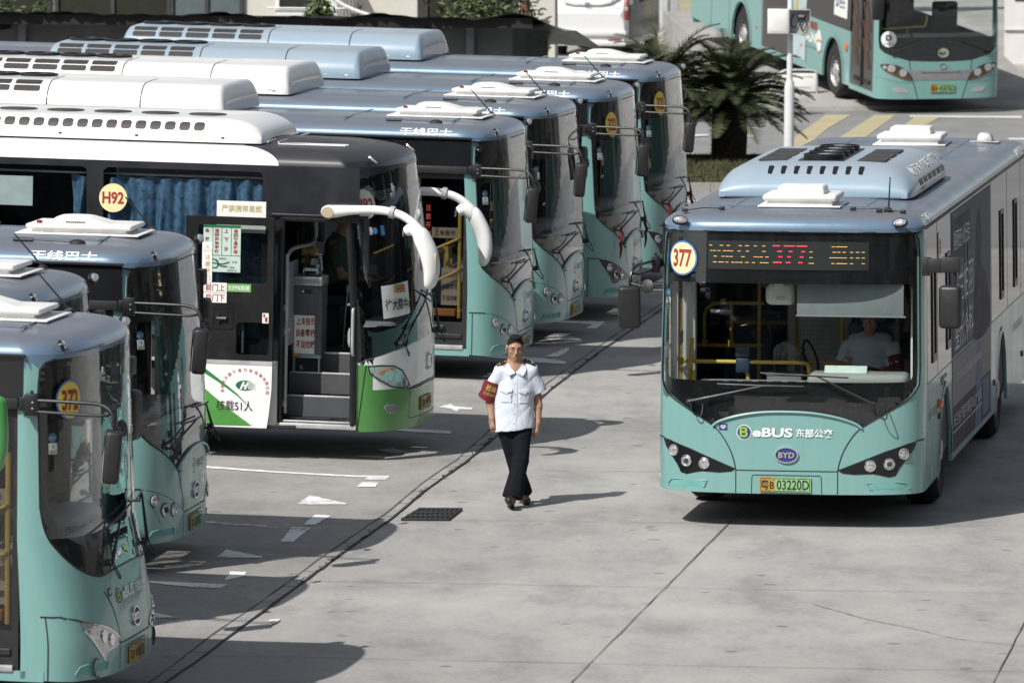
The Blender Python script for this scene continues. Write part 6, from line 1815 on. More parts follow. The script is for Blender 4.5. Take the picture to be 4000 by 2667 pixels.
def sheet(name, pts, mat, kind='structure', grid=None, zf=None, solid=0.0):
    mb = MB()
    if grid:
        vs, ts = cdt([[(p[0], p[1]) for p in pts]], grid)
        mb.add([(x, y, zf(x, y) if zf else pts[0][2]) for x, y in vs], ts)
    else:
        mb.add([tuple(p) for p in pts], [tuple(range(len(pts)))])
    if solid:
        n = len(pts)
        z = lambda p: (zf(p[0], p[1]) if zf else p[2])
        mb.add([(p[0], p[1], z(p)) for p in pts] + [(p[0], p[1], z(p) - solid) for p in pts], [(i, (i + 1) % n, n + (i + 1) % n, n + i) for i in range(n)])
    o = link(name, mb.mesh(name, mat, 0)); tag(o, kind=kind); return o
YARD = concrete('yard_concrete', (0.36, 0.354, 0.34), 0.115)
BAYC = concrete('bay_concrete', (0.36, 0.352, 0.335), 0.09, grooves=(11.2, R(17)))
ASPH = concrete('asphalt', (0.25, 0.25, 0.25), 0.08, speck=0.2)
APRON = concrete('apron_concrete', (0.37, 0.36, 0.34), 0.10)
GUTC = concrete('gutter_concrete', (0.33, 0.325, 0.315), 0.10)
KERBC = concrete('kerb_stone', (0.30, 0.29, 0.27), 0.12)
WLINE = worn('worn_white_line', (0.80, 0.81, 0.80), 0.33, 11)
WLINE2 = worn('white_road_line', (0.62, 0.63, 0.62), 0.66, 5)
YLINE = worn('faded_yellow_line', (0.45, 0.395, 0.245), 0.5, 5)
JOINT = plain('joint_filler', (0.075, 0.073, 0.07), 0.9, var=.5, scale=5)
MOSS = plain('moss', (0.055, 0.06, 0.02), 0.95, var=.5, scale=20, bmp=.4)
G = lambda x, y, z=0.0: un(x, y, z)
sheet('ground', [(-1200, -200, -0.006), (1200, -200, -0.006), (1200, 2500, -0.006), (-1200, 2500, -0.006)], YARD)
# the drain line, surveyed from its two edges
def crop(p): return [(500 + x * .5952, 1800 + y * .5952) for x, y in p]
dl = crop([(140, 1457), (345, 1305), (570, 1130), (790, 985), (985, 845), (1320, 600), (1690, 350), (1950, 135), (2150, 0)]) + [(1950, 1650), (2135, 1500), (2330, 1360), (2560, 1205)]
dr = crop([(240, 1457), (500, 1280), (755, 1080), (1100, 830), (1400, 610), (1740, 370), (1930, 210), (2225, 0)]) + [(1990, 1660), (2160, 1515), (2345, 1372), (2575, 1215)]
DL = [G(*p) for p in dl]; DR = [G(*p) for p in dr]
def ext(P):
    a, b = P[0], P[-1]; d0 = (P[1] - P[0]).normalized(); d1 = (P[-1] - P[-3]).normalized()
    return [a - d0 * 12] + P + [b + d1 * 10]
DL, DR = ext(DL), ext(DR)
def x_on(P, y):
    for a, b in zip(P, P[1:]):
        if a.y <= y <= b.y: return a.x + (b.x - a.x) * (y - a.y) / (b.y - a.y)
    return P[-1].x if y > P[-1].y else P[0].x
PN = Vector((math.cos(R(7.6)), -math.sin(R(7.6)), 0))
def bay_z(x, y): return 0.004 + 0.02 * max(0.0, (x_on(DL, y) - x) * math.cos(R(7.6)))
edge = [(p.x, p.y) for p in DL]
bay_o = edge + [(edge[-1][0] - 40, edge[-1][1] + 8), (edge[0][0] - 40, edge[0][1] + 8)]
sheet('parking_bay', [(x, y, bay_z(x, y)) for x, y in bay_o], BAYC, grid=1.2, zf=bay_z, solid=0.0)
def strip(mb, A, B, z, mi=0):
    n = min(len(A), len(B))
    vs = [(p.x, p.y, z) for p in A[:n]] + [(p.x, p.y, z) for p in B[:n]]
    mb.add(vs, [(i, i + 1, n + i + 1, n + i) for i in range(n - 1)], mi)
def resamp(P, ys): return [Vector((x_on(P, y), y, 0)) for y in ys]
ys = list(np.arange(DL[0].y, DL[-1].y, 0.35))
L1, R1 = resamp(DL, ys), resamp(DR, ys)
mb = MB(); strip(mb, L1, R1, 0.005); tag(link('drainage_channel', mb.mesh('drainage_channel', GUTC, 0)), kind='structure')
r2 = random.Random(11)
def jit(P, a, b): return [p + Vector((r2.uniform(a, b), 0, 0)) for p in P]
mb = MB(); strip(mb, jit(L1, -.013, -.002), jit(L1, .002, .013), 0.009); strip(mb, jit(R1, -.016, -.002), jit(R1, .002, .016), 0.009)
for k in range(0, len(ys), 3): mb.box((L1[k].x * .5 + R1[k].x * .5, ys[k], .007), (abs(R1[k].x - L1[k].x), .007, .002))
tag(link('drain_joint', mb.mesh('drain_joint', JOINT, 0)), kind='structure')
mb = MB()
for k in range(170):
    y = r2.choice([r2.uniform(60, 64), r2.uniform(66, 72), r2.uniform(66, 74), r2.uniform(74, 82)]); x = x_on(DR, y) + r2.gauss(0.0, .014)
    for j in range(4):
        a = r2.uniform(0, 6.3); h = r2.uniform(.004, .018); w = .008
        mb.add([(x + w * math.cos(a), y + w * math.sin(a), .008), (x - w * math.cos(a), y - w * math.sin(a), .008), (x + r2.gauss(0, .012), y + r2.gauss(0, .02), .01 + h)], [(0, 1, 2)])
tag(link('moss', mb.mesh('moss', MOSS, 0)), kind='stuff')
# expansion joints of the yard and a long crack
mb = MB()
def seam_line(pts, w, z=0.003):
    P = [G(*p) for p in pts]
    for a, b in zip(P, P[1:]):
        k = max(2, int((b - a).length / .5)); d = (b - a).normalized(); nn = Vector((-d.y, d.x, 0))
        q = [a.lerp(b, i / k) for i in range(k + 1)]
        vs = []
        for p in q:
            ww = w * r2.uniform(.6, 1.5) / 2; o = r2.gauss(0, w * .3)
            vs += [p + nn * (ww + o), p - nn * (ww - o)]
        mb.add([(v.x, v.y, z) for v in vs], [(2 * i, 2 * i + 1, 2 * i + 3, 2 * i + 2) for i in range(k)])
for a in ([(1100, 2268), (1900, 2279), (2900, 2300), (4000, 2316), (4600, 2326)], [(800, 2559), (1900, 2580), (2900, 2602), (3890, 2619), (4600, 2632)], [(1570, 2028), (2400, 2038), (3250, 2047), (4000, 2055), (4600, 2063)], [(2130, 1838), (2560, 1842), (2600, 1843)], [(2330, 1520), (2560, 1524)], [(3700, 1828), (4000, 1831), (4500, 1838)], [(2250, 1680), (2580, 1684)],
          [(2228, 2667), (2857, 2032), (3200, 1720)], [(3840, 2760), (3878, 2667), (4000, 2431), (4120, 2240)], [(2100, 2790), (2228, 2667)]): seam_line(a, .008)
crk = [(3180, 2360), (3268, 2384), (3400, 2420), (3580, 2456), (3720, 2490), (3860, 2508), (4000, 2520)]
seam_line(smooth_line(crk, 3), .009)
tag(link('expansion_joint', mb.mesh('expansion_joint', JOINT, 0)), kind='structure')
# worn markings of the bays
mb = MB()
def mark(pts, z=0.006):
    P = [G(*p) for p in pts]
    q = [(p.x, p.y) for p in P]
    if sum(q[i][0] * q[(i + 1) % len(q)][1] - q[(i + 1) % len(q)][0] * q[i][1] for i in range(len(q))) < 0: q = q[::-1]
    d = []
    for i, a in enumerate(q):
        b = q[(i + 1) % len(q)]; k = max(1, int(math.hypot(b[0] - a[0], b[1] - a[1]) / .07))
        d += [(a[0] + (b[0] - a[0]) * j / k + r2.gauss(0, .005), a[1] + (b[1] - a[1]) * j / k + r2.gauss(0, .008)) for j in range(k)]
    vs, ts = cdt([d], 5)
    mb.add([(x, y, bay_z(x, y) + z) for x, y in vs], ts)
C = lambda *p: crop(list(p))
mark(C((470, 66), (1000, 95), (1500, 110), (1712, 108), (1712, 120), (1450, 119), (960, 102), (470, 78)))
mark(C((1580, 118), (1712, 118), (1690, 136), (1545, 136))); mark(C((1540, 150), (1650, 150), (1620, 180), (1500, 182)))
mark(C((300, 408), (640, 428), (985, 452), (980, 458), (620, 440), (300, 416))); mark(C((600, 428), (900, 440), (940, 455), (620, 442)))
mark(C((1230, 366), (1335, 370), (1230, 430), (1150, 430))); mark(C((1080, 445), (1200, 450), (1080, 545), (1000, 545)))
mark(C((145, 810), (655, 822), (600, 845), (450, 846), (145, 822))); mark(C((670, 738), (775, 740), (770, 765), (640, 795)))
mark(C((1115, 300), (1190, 245), (1240, 252), (1440, 290), (1430, 296), (1200, 300))); mark(C((578, 650), (650, 598), (700, 610), (885, 640), (880, 648), (660, 650)))
mark(C((60, 1045), (145, 1005), (200, 1015), (325, 1040), (145, 1045))); mark(C((40, 1180), (180, 1160), (180, 1175), (60, 1200)))
mark(C((930, 1045), (1000, 1040), (990, 1055), (920, 1085)))
S1 = lambda *p: [(x * 1.7007, y * 1.7007) for x, y in p]
mark(S1((853, 986), (940, 990), (1036, 993), (1036, 999), (950, 997), (853, 990))); mark(S1((1005, 940), (1035, 932), (1042, 937), (1085, 940), (1085, 944), (1055, 944), (1050, 949), (1035, 943)))
mark(S1((1085, 818), (1250, 826), (1300, 832), (1300, 838), (1240, 836), (1085, 823))); mark(S1((1268, 815), (1308, 800), (1300, 812), (1280, 822), (1250, 822)))
mark(S1((1250, 780), (1270, 772), (1335, 780), (1330, 784), (1262, 786))); mark(S1((1215, 738), (1300, 741), (1392, 741), (1370, 757), (1345, 757), (1360, 748), (1215, 743)))
mark(S1((865, 1038), (900, 1034), (940, 1042), (900, 1046)))
tag(link('bay_marking', mb.mesh('bay_marking', WLINE, 0)), kind='structure')
# grate
gp = [G(1573, 2030), G(1750, 2031), G(1800, 1991), G(1640, 1990)]
gr = empty('drain_grate', ((gp[0] + gp[2]) / 2)); tag(gr, 'dark iron drain grate set into the yard beside the channel', 'drain grate')
def gfr(mb):
    o = gr.location
    f = lambda u, v: gp[0].lerp(gp[1], u).lerp(gp[3].lerp(gp[2], u), v) - o
    for v in (0.0, .33, .66, 1.0):
        a, b = f(0, v), f(1, v); mb.box((a + b) / 2 + Vector((0, 0, .008)), ((b - a).length + .03, .05, .022), .004, rot=math.atan2((b - a).y, (b - a).x))
    for k in range(10):
        a, b = f(k / 9, 0), f(k / 9, 1); mb.box((a + b) / 2 + Vector((0, 0, .007)), ((b - a).length, .03, .018), .004, rot=math.atan2((b - a).y, (b - a).x))
IRON = plain('cast_iron', (0.035, 0.035, 0.037), 0.6, 0.4)
part('frame', None, gfr, IRON, gr)
part('pit', None, lambda mb: mb.add([tuple(p - gr.location + Vector((0, 0, .002))) for p in gp], [(0, 1, 2, 3)]), BLACK, gr, 0)
# road beyond, with median, markings and apron
YL, YN = 131.0, 118.2
sl = 0.012
sheet('road', [(-60, 98, .002), (90, 98, .002), (90, YL, .002), (-60, YL, .002)], ASPH)
sheet('apron', [(-60, YL, .006), (90, YL, .006), (90, 260, .006), (-60, 260, .006)], APRON)
mb = MB()
def rmark(pts, z=0.008):
    P = [G(*p) for p in pts]; q = [(p.x, p.y) for p in P]
    if sum(q[i][0] * q[(i + 1) % len(q)][1] - q[(i + 1) % len(q)][0] * q[i][1] for i in range(len(q))) < 0: q = q[::-1]
    mb.add([(x, y, z) for x, y in q], [tuple(range(len(q)))])
K5 = lambda *p: [(2600 + x * .5952, y * .5952) for x, y in p]
for a in (K5((100, 884), (585, 886), (585, 900), (100, 898)), K5((1605, 760), (2335, 765), (2340, 778), (1600, 772)), K5((2250, 908), (2500, 910), (2500, 922), (2250, 920)), S1((1580, 478), (1640, 478), (1640, 484), (1580, 484)), S1((1560, 462), (1660, 463), (1660, 466), (1560, 465))): rmark(a)
tag(link('lane_line', mb.mesh('lane_line', WLINE2, 0)), kind='structure')
mb = MB()
for a in (K5((1050, 757), (1217, 757), (1060, 850), (860, 1020), (700, 1020), (850, 900)), K5((1370, 758), (1508, 760), (1290, 920), (1120, 920)), K5((1640, 768), (1805, 770), (1570, 900), (1470, 900)), K5((660, 560), (770, 560), (720, 640), (640, 620))): rmark(a, .009)
rmark(K5((2100, 590), (2230, 612), (2420, 700), (2420, 720), (2190, 625)), .011); rmark(K5((2180, 702), (2420, 712), (2420, 718), (2160, 710)), .011)
tag(link('hatching', mb.mesh('hatching', YLINE, 0)), kind='structure')
# median: kerb and lawn
mx0, mx1 = -6.0, 4.75
ma, mb_ = 108.9, 116.0
med = [(mx0, ma), (mx1 - .6, ma), (mx1, ma + .6), (mx1, mb_ - .6), (mx1 - .6, mb_), (mx0, mb_)]
kb = MB()
inn = [(mx0, ma + .16), (mx1 - .68, ma + .16), (mx1 - .16, ma + .68), (mx1 - .16, mb_ - .68), (mx1 - .68, mb_ - .16), (mx0, mb_ - .16)]
n = len(med)
for i in range(n - 1):
    a, b, c, d = med[i], med[i + 1], inn[i + 1], inn[i]
    k = max(1, int(math.hypot(b[0] - a[0], b[1] - a[1]) / 1.0))
    for j in range(k):
        t0, t1 = (j + .006) / k, (j + .994) / k
        L_ = lambda p, q, t: (p[0] + (q[0] - p[0]) * t, p[1] + (q[1] - p[1]) * t)
        q4 = [L_(a, b, t0), L_(a, b, t1), L_(d, c, t1), L_(d, c, t0)]
        kb.add([(x, y, 0) for x, y in q4] + [(x, y, .15) for x, y in q4], [(0, 1, 5, 4), (1, 2, 6, 5), (2, 3, 7, 6), (3, 0, 4, 7), (4, 5, 6, 7)])
tag(link('kerb', kb.mesh('kerb', KERBC, 0)), kind='structure')
soil = plain('lawn_soil', (0.045, 0.055, 0.022), 0.95, var=.4, scale=3)
sheet('verge', [(x, y, .12) for x, y in inn], soil)
gm = MB()
for k in range(42000):
    x = r2.uniform(mx0, mx1 - .2); y = r2.uniform(ma + .2, mb_ - .2)
    if x < 1.2: continue
    a = r2.uniform(0, 6.3); h = r2.uniform(.03, .09); w = .012
    gm.add([(x + w * math.cos(a), y + w * math.sin(a), .12), (x - w * math.cos(a), y - w * math.sin(a), .12), (x + r2.gauss(0, .03), y + r2.gauss(0, .03), .12 + h)], [(0, 1, 2)], 0 if r2.random() < .6 else 1)
tag(link('grass', gm.mesh('grass', [plain('grass_blade', (.045, .056, .02), .8, var=.4, scale=2), plain('dry_grass_blade', (.085, .08, .038), .8, var=.3)], 0)), kind='stuff')
# ------------------------------------------------------------------ beyond the yard
def post_box(name, label, cat, mb_fn, mats, loc, rot=0.0, group=None, smooth=30):
    mb = MB(); mb_fn(mb); o = link(name, mb.mesh(name, mats, smooth)); o.location = loc; o.rotation_euler = (0, 0, rot); tag(o, label, cat, group); return o
# shed
SW = frame((0.36, 107.6, 0), PF)            # x along its front to the right, y away
sh = empty('shed', M=SW); tag(sh, 'long low shed with a corrugated roof edge behind the parked buses', 'shed')
def sroof(mb):
    n = 460; x0, x1 = -24.0, 0.55
    rows = [(-.95, 0), (-.5, -.05), (.6, -.2), (3.2, -.62)]
    rr = random.Random(4); off = [rr.gauss(0, .012) for _ in range(n + 1)]
    vs = []
    for i in range(n + 1):
        x = x0 + (x1 - x0) * i / n
        cr = .028 * abs(math.sin(x * math.pi / .42)) ** .5
        f = max(0, (x + 9.5) / 10)
        wv = f * (.05 * math.sin(x * 2.3) + .035 * math.sin(x * 5.1 + 1)) + (.12 * math.exp(-((x + .35) / .35) ** 2) if x > -1.6 else 0) - (.16 * max(0, x) / .5)
        base = 2.86 - .0045 * (x + 8)
        for j, (y, dz) in enumerate(rows):
            k = 1.0 if j == 0 else .6
            vs.append((x, y + (off[i] * 2 if j == 0 else 0), base + dz + cr * k + wv * (1 if j < 2 else .3)))
    m = len(rows)
    mb.add(vs, [(i * m + j, (i + 1) * m + j, (i + 1) * m + j + 1, i * m + j + 1) for i in range(n) for j in range(m - 1)])
TIN = plain('weathered_tin', (.26, .27, .29), .3, .65, var=.45, scale=3)
part('roof', None, sroof, TIN, sh, 'keep')
part('fascia', None, lambda mb: (mb.box((-11.9, -.78, 2.765), (24, .06, .16)), mb.box((-11.9, -.2, 2.70), (24, 1.0, .04)), [mb.box((-1.6 - 2.3 * k, -.3, 2.62), (.08, 1.2, .1)) for k in range(10)]), plain('underside_shade_black', (.012, .011, .011), .9), sh)  # black fascia; its near-black also holds the shade under the overhang
part('wall', None, lambda mb: (mb.box((-12.2, .25, 1.3), (23.6, .12, 2.7)), mb.box((-12.2, .17, 2.05), (23.6, .06, .05)), mb.box((-.42, 1.8, 1.3), (.06, 3.1, 2.7)), [mb.box((-.37, .4 + .16 * k, 1.3), (.05, .05, 2.7)) for k in range(18)]), plain('grey_metal_cladding', (.10, .105, .11), .55, var=.25, scale=2), sh)
for k in range(4):
    x = -1.7 - 3.0 * k
    w = part('window', None, lambda mb: [mb.box((x - .75, .17, 1.72), (.07, .05, .7)), mb.box((x + .75, .17, 1.72), (.07, .05, .7)), mb.box((x, .17, 2.05), (1.57, .05, .07)), mb.box((x, .17, 1.4), (1.57, .05, .07))], WPLAS, sh)
    part('pane', None, lambda mb: mb.box((x, .185, 1.72), (1.44, .02, .62)), BLACK, w)
for k in range(7): part('post', ('shedpost', k), lambda mb: mb.box((-1.05 - 3.6 * k, .15, 1.35), (.12, .12, 2.6)), plain('post_grey', (.17, .18, .19), .5), sh)
# building behind
BM = frame((2.4, 121.0, 0), PF)
bd = empty('office_building', M=BM); tag(bd, 'cream building with dark windows rising behind the shed', 'building')
CREAMW = plain('cream_render', (.52, .50, .45), .85, var=.08, scale=1.5)
part('wall', None, lambda mb: (mb.box((-16.0, 3.15, 4.0), (27.6, .3, 8.0)), [mb.box((x, 2.9, 4), (w, .3, 8)) for x, w in ((-14.1, 1.0), (-4.9, .45))]), CREAMW, bd)
for i, (x, w, c) in enumerate(((-16.6, 3.4, 0), (-12.5, 1.9, 0), (-10.35, 2.1, 0), (-8.6, 1.3, 1), (-3.75, 1.6, 0))):
    wn = part('window', None, lambda mb: [mb.box((x + s * w / 2, 2.96, 3.2), (.07, .1, 2.6)) for s in (-1, 0, 1)] + [mb.box((x, 2.96, z), (w, .1, .07)) for z in (1.9, 4.5)], plain('dark_window_frame', (.03, .032, .032), .5), bd)
    part('pane', None, lambda mb: mb.box((x, 2.98, 3.2), (w, .04, 2.6)), [plain('olive_dark_pane', (.03, .032, .024), .1), plain('grey_green_pane', (.10, .125, .125), .08)][c], wn)
for i, (x, lab) in enumerate(((-6.55, 'white air conditioner box on the wall above the shed, beside a shrub'), (-17.8, 'white air conditioner box on the wall at the far left'))):
    M = BM @ Matrix.Translation((x, 2.2, 2.15))
    a = empty('air_conditioner', M=M); tag(a, lab, 'air conditioner', 'condensers on the building')
    part('casing', ('acc',), lambda mb: mb.box((0, 0, .45), (1.15, .5, 1.0), .03), WPLAS, a)
    part('grille', ('acg',), lambda mb: [mb.box((-.12, -.26, .28), (.74, .02, .36))] + [mb.box((-.12, -.272, .14 + .05 * k), (.74, .01, .012), mi=1) for k in range(7)], [BLACK, INTER_D], a)
    part('cage', ('acb',), lambda mb: [mb.tube([(.62 + .06 * k, -.3, -.2), (.62 + .06 * k, -.3, 1.0)], .012, 5) for k in range(5)] + [mb.tube([(-.7, -.3, z), (.9, -.3, z)], .014, 5) for z in (-.15, .1, .4)], ALU, a)
# leafy shrubs
LEAF = [plain('leaf_dark', (.035, .055, .018), .7, var=.4, scale=4), plain('leaf_light', (.09, .115, .035), .7, var=.4, scale=4)]
def shrub(loc, rad, h, n, seed, label, group='shrubs in front of the building'):
    r = random.Random(seed); o = empty('shrub', loc); tag(o, label, 'shrub', group)
    def fol(mb):
        cl = [(r.gauss(0, .4), r.gauss(0, .4), r.uniform(.35, 1)) for _ in range(26)]
        for _ in range(n):
            c = r.choice(cl); v = Vector((r.gauss(0, 1), r.gauss(0, 1), r.gauss(0, 1))).normalized() * r.uniform(.6, 1) * .28
            p = Vector(((c[0] + v.x) * rad, (c[1] + v.y) * rad, (c[2] * .85 + v.z * .6) * h))
            a = Vector((r.gauss(0, 1), r.gauss(0, 1), r.gauss(0, .6))).normalized(); b = a.orthogonal().normalized(); s = r.uniform(.05, .1)
            mb.add([p, p + a * s + b * s * .35, p + a * s * 2, p + a * s - b * s * .35], [(0, 1, 2, 3)], 0 if r.random() < .55 else 1)
    part('foliage', None, fol, LEAF, o, 0)
    part('stem', None, lambda mb: [mb.tube([(0, 0, 0), (r.gauss(0, .2) * rad, r.gauss(0, .2) * rad, h * .4), (r.gauss(0, .4) * rad, r.gauss(0, .4) * rad, h * .8)], [.05, .035, .015], 6) for _ in range(6)], plain('bark', (.07, .05, .035), .9, bmp=.4), o)
for (sx, sy, rad, h, lab) in ((1290, 20, .55, 3.0, 'small leafy shrub beside the white air conditioner box'), (1880, 20, 1.05, 3.4, 'broad leafy shrub left of the white van'), (60, 5, .5, 2.7, 'shrub at the far left above the shed roof')):
    p = at_depth(sx, sy, 117.5 if sx > 1000 else 121); shrub((p.x, p.y, 0), rad, h, 2600, int(sx), lab)
post_box('drain_pipe', 'brown downpipe on the wall right of the broad shrub', 'pipe', lambda mb: mb.tube([(0, 0, 0), (0, 0, 6)], .09, 10), plain('rust_brown', (.14, .07, .05), .7), (at_depth(2050, 20, 119.5).x, 119.5, 0))
pz = at_depth(1300, 20, 116.4)
post_box('sagging_cable', 'pale cable hanging along the building front above the shed', 'cable', lambda mb: mb.tube(smooth_line([(-.2, 0, 2.9), (.2, 0, 2.62), (.7, 0, 2.44), (1.2, 0, 2.36), (1.8, 0, 2.3)], 4), .035, 7), WPLAS, (pz.x, pz.y, 0))
# white van
VZ = un(2297, 222)
vh = Vector((math.sin(R(10)), math.cos(R(10)), 0))
van = empty('van', M=frame((VZ.x, VZ.y, 0), vh)); tag(van, 'white minivan seen from behind with a blue number plate', 'van')
vf = lambda u, v, f=0.0: Vector((-f, -u, v))        # rear face: u to the right as seen from behind
def vbody(mb):
    ring = [(.0, .86), (.0, .36), (.0, -.36)]
    secs = [(-.12, .82, .32, .95), (-.02, .88, .28, 1.05), (.12, .90, .26, 1.25), (.55, .90, .25, 1.92), (1.0, .90, .25, 1.95), (3.4, .89, .25, 1.92), (4.1, .87, .26, 1.3), (4.95, .75, .35, .95)]
    vs, m = [], 12
    for x, w, z0, z1 in secs:
        for k in range(m):
            a = [(-1, 0), (-1, .3), (-1, .55), (-.97, .75), (-.88, .95), (-.7, 1), (.7, 1), (.88, .95), (.97, .75), (1, .55), (1, .3), (1, 0)][k]
            vs.append((x, a[0] * w, z0 + (z1 - z0) * a[1]))
    mb.add(vs, [(i * m + k, i * m + (k + 1) % m, (i + 1) * m + (k + 1) % m, (i + 1) * m + k) for i in range(len(secs) - 1) for k in range(m)] + [tuple(range(m))[::-1], tuple((len(secs) - 1) * m + k for k in range(m))])
    mb.box((-.10, 0, .52), (.2, 1.76, .13), .04); mb.box((-.11, 0, .30), (.16, 1.74, .12), .04)
part('body', None, vbody, paint('van_white', (.6, .61, .61), .3, .06), van, 30)
def tail(mb):
    sec = [(.30, 1.15, 1.62), (.42, 1.45, 1.9)]
    mb.box((-.02, 0, 1.02), (.10, .9, .05), .02); mb.box((-.02, 0, .66), (.08, .62, .05), .02)
    mb.tube([(.02, -.62, 1.38), (-.0, -.5, 1.20), (-.01, -.3, 1.15), (-.01, .3, 1.15), (0, .5, 1.20), (.02, .62, 1.38)], .04, 8)
    for s in (-1, 1): mb.tube([(-.02, s * .44, 1.0), (-.02, s * .34, .68)], .025, 6)
part('tailgate', None, tail, MATS['van_white'], van)
def plate_n(mb):
    mb.box((-.055, 0, .84), (.012, .46, .15), .003)
pn = part('number_plate', None, plate_n, plain('plate_blue', (.07, .16, .38), .4), van)
part('plate_lettering', None, lambda mb: put_text(mb, '粤B·9K3Z6', vf, 0, .84, .4, .10, .065, .01), WHITELET, pn, 0)
part('emblem', None, lambda mb: (mb.skin([ell(0, 1.13, .065, n=22), ell(0, 1.13, .052, n=22)], vf, .1, .075, .02), put_text(mb, 'VW', vf, 0, 1.13, .07, .07, .075, .01)), CHROME, van, 0)
part('badge', None, lambda mb: put_text(mb, 'MULTIVAN', vf, .58, 1.06, .24, .035, .02, .01), ALU, van, 0)
for s in (-1, 1):
    tl = part('tail_lamp', None, lambda mb: mb.box((.06, -s * .845, 1.05), (.16, .10, .52), .03, rot=Matrix.Rotation(R(14), 4, 'Y')), REDL, van)
    for zl in (1.05, .85): part('reverse_lens', None, lambda mb: mb.box((.0, -s * .85, zl), (.1, .08, .09), .02), CLEARL, tl)
    part('reflector', None, lambda mb: mb.box((-.165, s * .62, .37), (.02, .3, .035), .005), REDL, van)
    part('side_window', None, lambda mb: mb.box((2.1, -s * .885, 1.42), (3.0, .03, .62), .01, rot=Matrix.Rotation(R(s * 0), 4, 'X')), plain('van_dark_glass', (.02, .025, .027), .06), van)
part('rear_window', None, lambda mb: mb.skin([[(-.62, 1.3), (.62, 1.3), (.56, 1.8), (-.56, 1.8)]], lambda u, v, f=0: Vector((.14 + (v - 1.25) * .62 - .03 - f, -u, v)), .5, 0), MATS['van_dark_glass'], van, 0)
for x in (.95, 4.0):
    for s in (-1, 1): make_wheel(van, ('vanw',), x, s * .86, .33, .2)
part('side_cladding', None, lambda mb: mb.box((2.2, -.905, .75), (4.2, .02, .75), .01), plain('van_side_dark', (.045, .055, .055), .25), van)
# gate column, beige wall, leaning prop, right-hand wall
c = un(2612, 165)
post_box('gate_column', 'tall square white column right of the white van', 'column', lambda mb: (mb.box((0, 0, 2.5), (.43, .43, 5.0), .015), mb.box((-.1, -.23, 2.5), (.06, .06, 5.0), .01), mb.box((0, 0, .1), (.55, .55, .2), .02)), plain('white_masonry', (.50, .51, .53), .7), (c.x, c.y, 0), R(12))
w0 = un(2300, 62); 
post_box('beige_wall', 'beige wall in the background left of the far bus', 'wall', lambda mb: (mb.box((2.6, 0, 3), (10, .4, 6)), mb.box((2.6, -.24, .12), (10, .12, .24))), plain('beige_render', (.42, .39, .28), .85, var=.1, scale=1), (w0.x, w0.y, 0), R(3))
p0 = un(2735, 118)
post_box('timber_prop', 'brown leaning timber prop before the beige wall', 'prop', lambda mb: mb.tube([(0, 0, 0), (.1, .1, .8), (.42, .2, 3.2)], [.10, .12, .13], 8), plain('brown_timber', (.10, .055, .03), .8, bmp=.4), (p0.x, p0.y, 0))
post_box('canopy', 'dark flat canopy over the forecourt beside the far bus', 'canopy', lambda mb: (mb.box((0, 0, 4.8), (9, 9, .25)), mb.box((-4.3, 4.3, 2.4), (.2, .2, 4.7)), mb.box((4.3, 4.3, 2.4), (.2, .2, 4.7)), mb.box((-4.3, -4.3, 2.4), (.2, .2, 4.7))), MATTE, (3.2, 163, 0))
q = un(3922, 252)
post_box('white_wall', 'white wall with a dark opening at the right edge behind the far bus', 'wall', lambda mb: (mb.box((3.5, .2, 3), (7, .4, 6), mi=0), mb.box((.45, -.02, 1.72), (.5, .06, .7), .04, mi=1), mb.box((3.5, -.03, .75), (7, .06, .03), mi=0)), [plain('white_render', (.60, .59, .57), .85, var=.08, scale=2), BLACK], (q.x, q.y, 0), R(-4))
# cycads
FR = [plain('cycad_green', (.026, .036, .012), .6, var=.35, scale=3), plain('cycad_pale', (.055, .065, .026), .6, var=.35, scale=3)]
def cycad(loc, seed, rad, th, label):
    r = random.Random(seed); o = empty('cycad_palm', loc); tag(o, label, 'palm', 'palms on the verge')
    def trunk(mb):
        mb.tube([(0, 0, -.1), (.02, 0, th * .5), (.0, 0, th)], [.29, .30, .27], 16)
        for k in range(420):
            a = r.uniform(0, 6.3); z = r.uniform(0, th); d = Vector((math.cos(a), math.sin(a), .5)); p = Vector((.26 * math.cos(a), .26 * math.sin(a), z))
            mb.add([p + Vector((-math.sin(a), math.cos(a), 0)) * .03, p - Vector((-math.sin(a), math.cos(a), 0)) * .03, p + d * r.uniform(.07, .13)], [(0, 1, 2)])
    part('trunk', None, trunk, plain('cycad_trunk', (.02, .016, .012), .95, var=.4), o, 0)
    def crown(mb):
        for k in range(120):
            a = r.uniform(0, 6.3); el = r.uniform(-.15, 1.35); L = rad * r.uniform(.82, 1.1)
            up = Vector((math.cos(a) * math.cos(el), math.sin(a) * math.cos(el), math.sin(el)))
            pts = []; p = Vector((0, 0, th)); d = up.copy(); n = 16
            for i in range(n + 1):
                pts.append(p.copy()); p = p + d * (L / n); d = (d + Vector((0, 0, -.045 - .055 * max(0, el)))).normalized()
            side = up.cross(Vector((0, 0, 1))).normalized() if abs(up.z) < .98 else Vector((1, 0, 0))
            mb.tube(pts, [.016] * (n // 2) + [.008] * (n + 1 - n // 2), 4)
            mi = 0 if r.random() < .6 else 1
            for i in range(1, n + 1):
                for f in (0, .5):
                    q = pts[i - 1].lerp(pts[i], f); dd = (pts[i] - pts[i - 1]).normalized(); nn = side.cross(dd).normalized()
                    ln = .26 * math.sin(math.pi * min(.97, (i + f) / (n + 1.2))) ** .6 * rad / 1.4
                    for s in (-1, 1):
                        e = q + (side * s * .86 + dd * .5 + nn * .22 * r.uniform(.3, 1.4)).normalized() * ln * r.uniform(.85, 1.1)
                        w = dd * .019
                        mb.add([q - w, q + w, e], [(0, 1, 2)], mi)
    part('crown', None, crown, FR, o, 0)
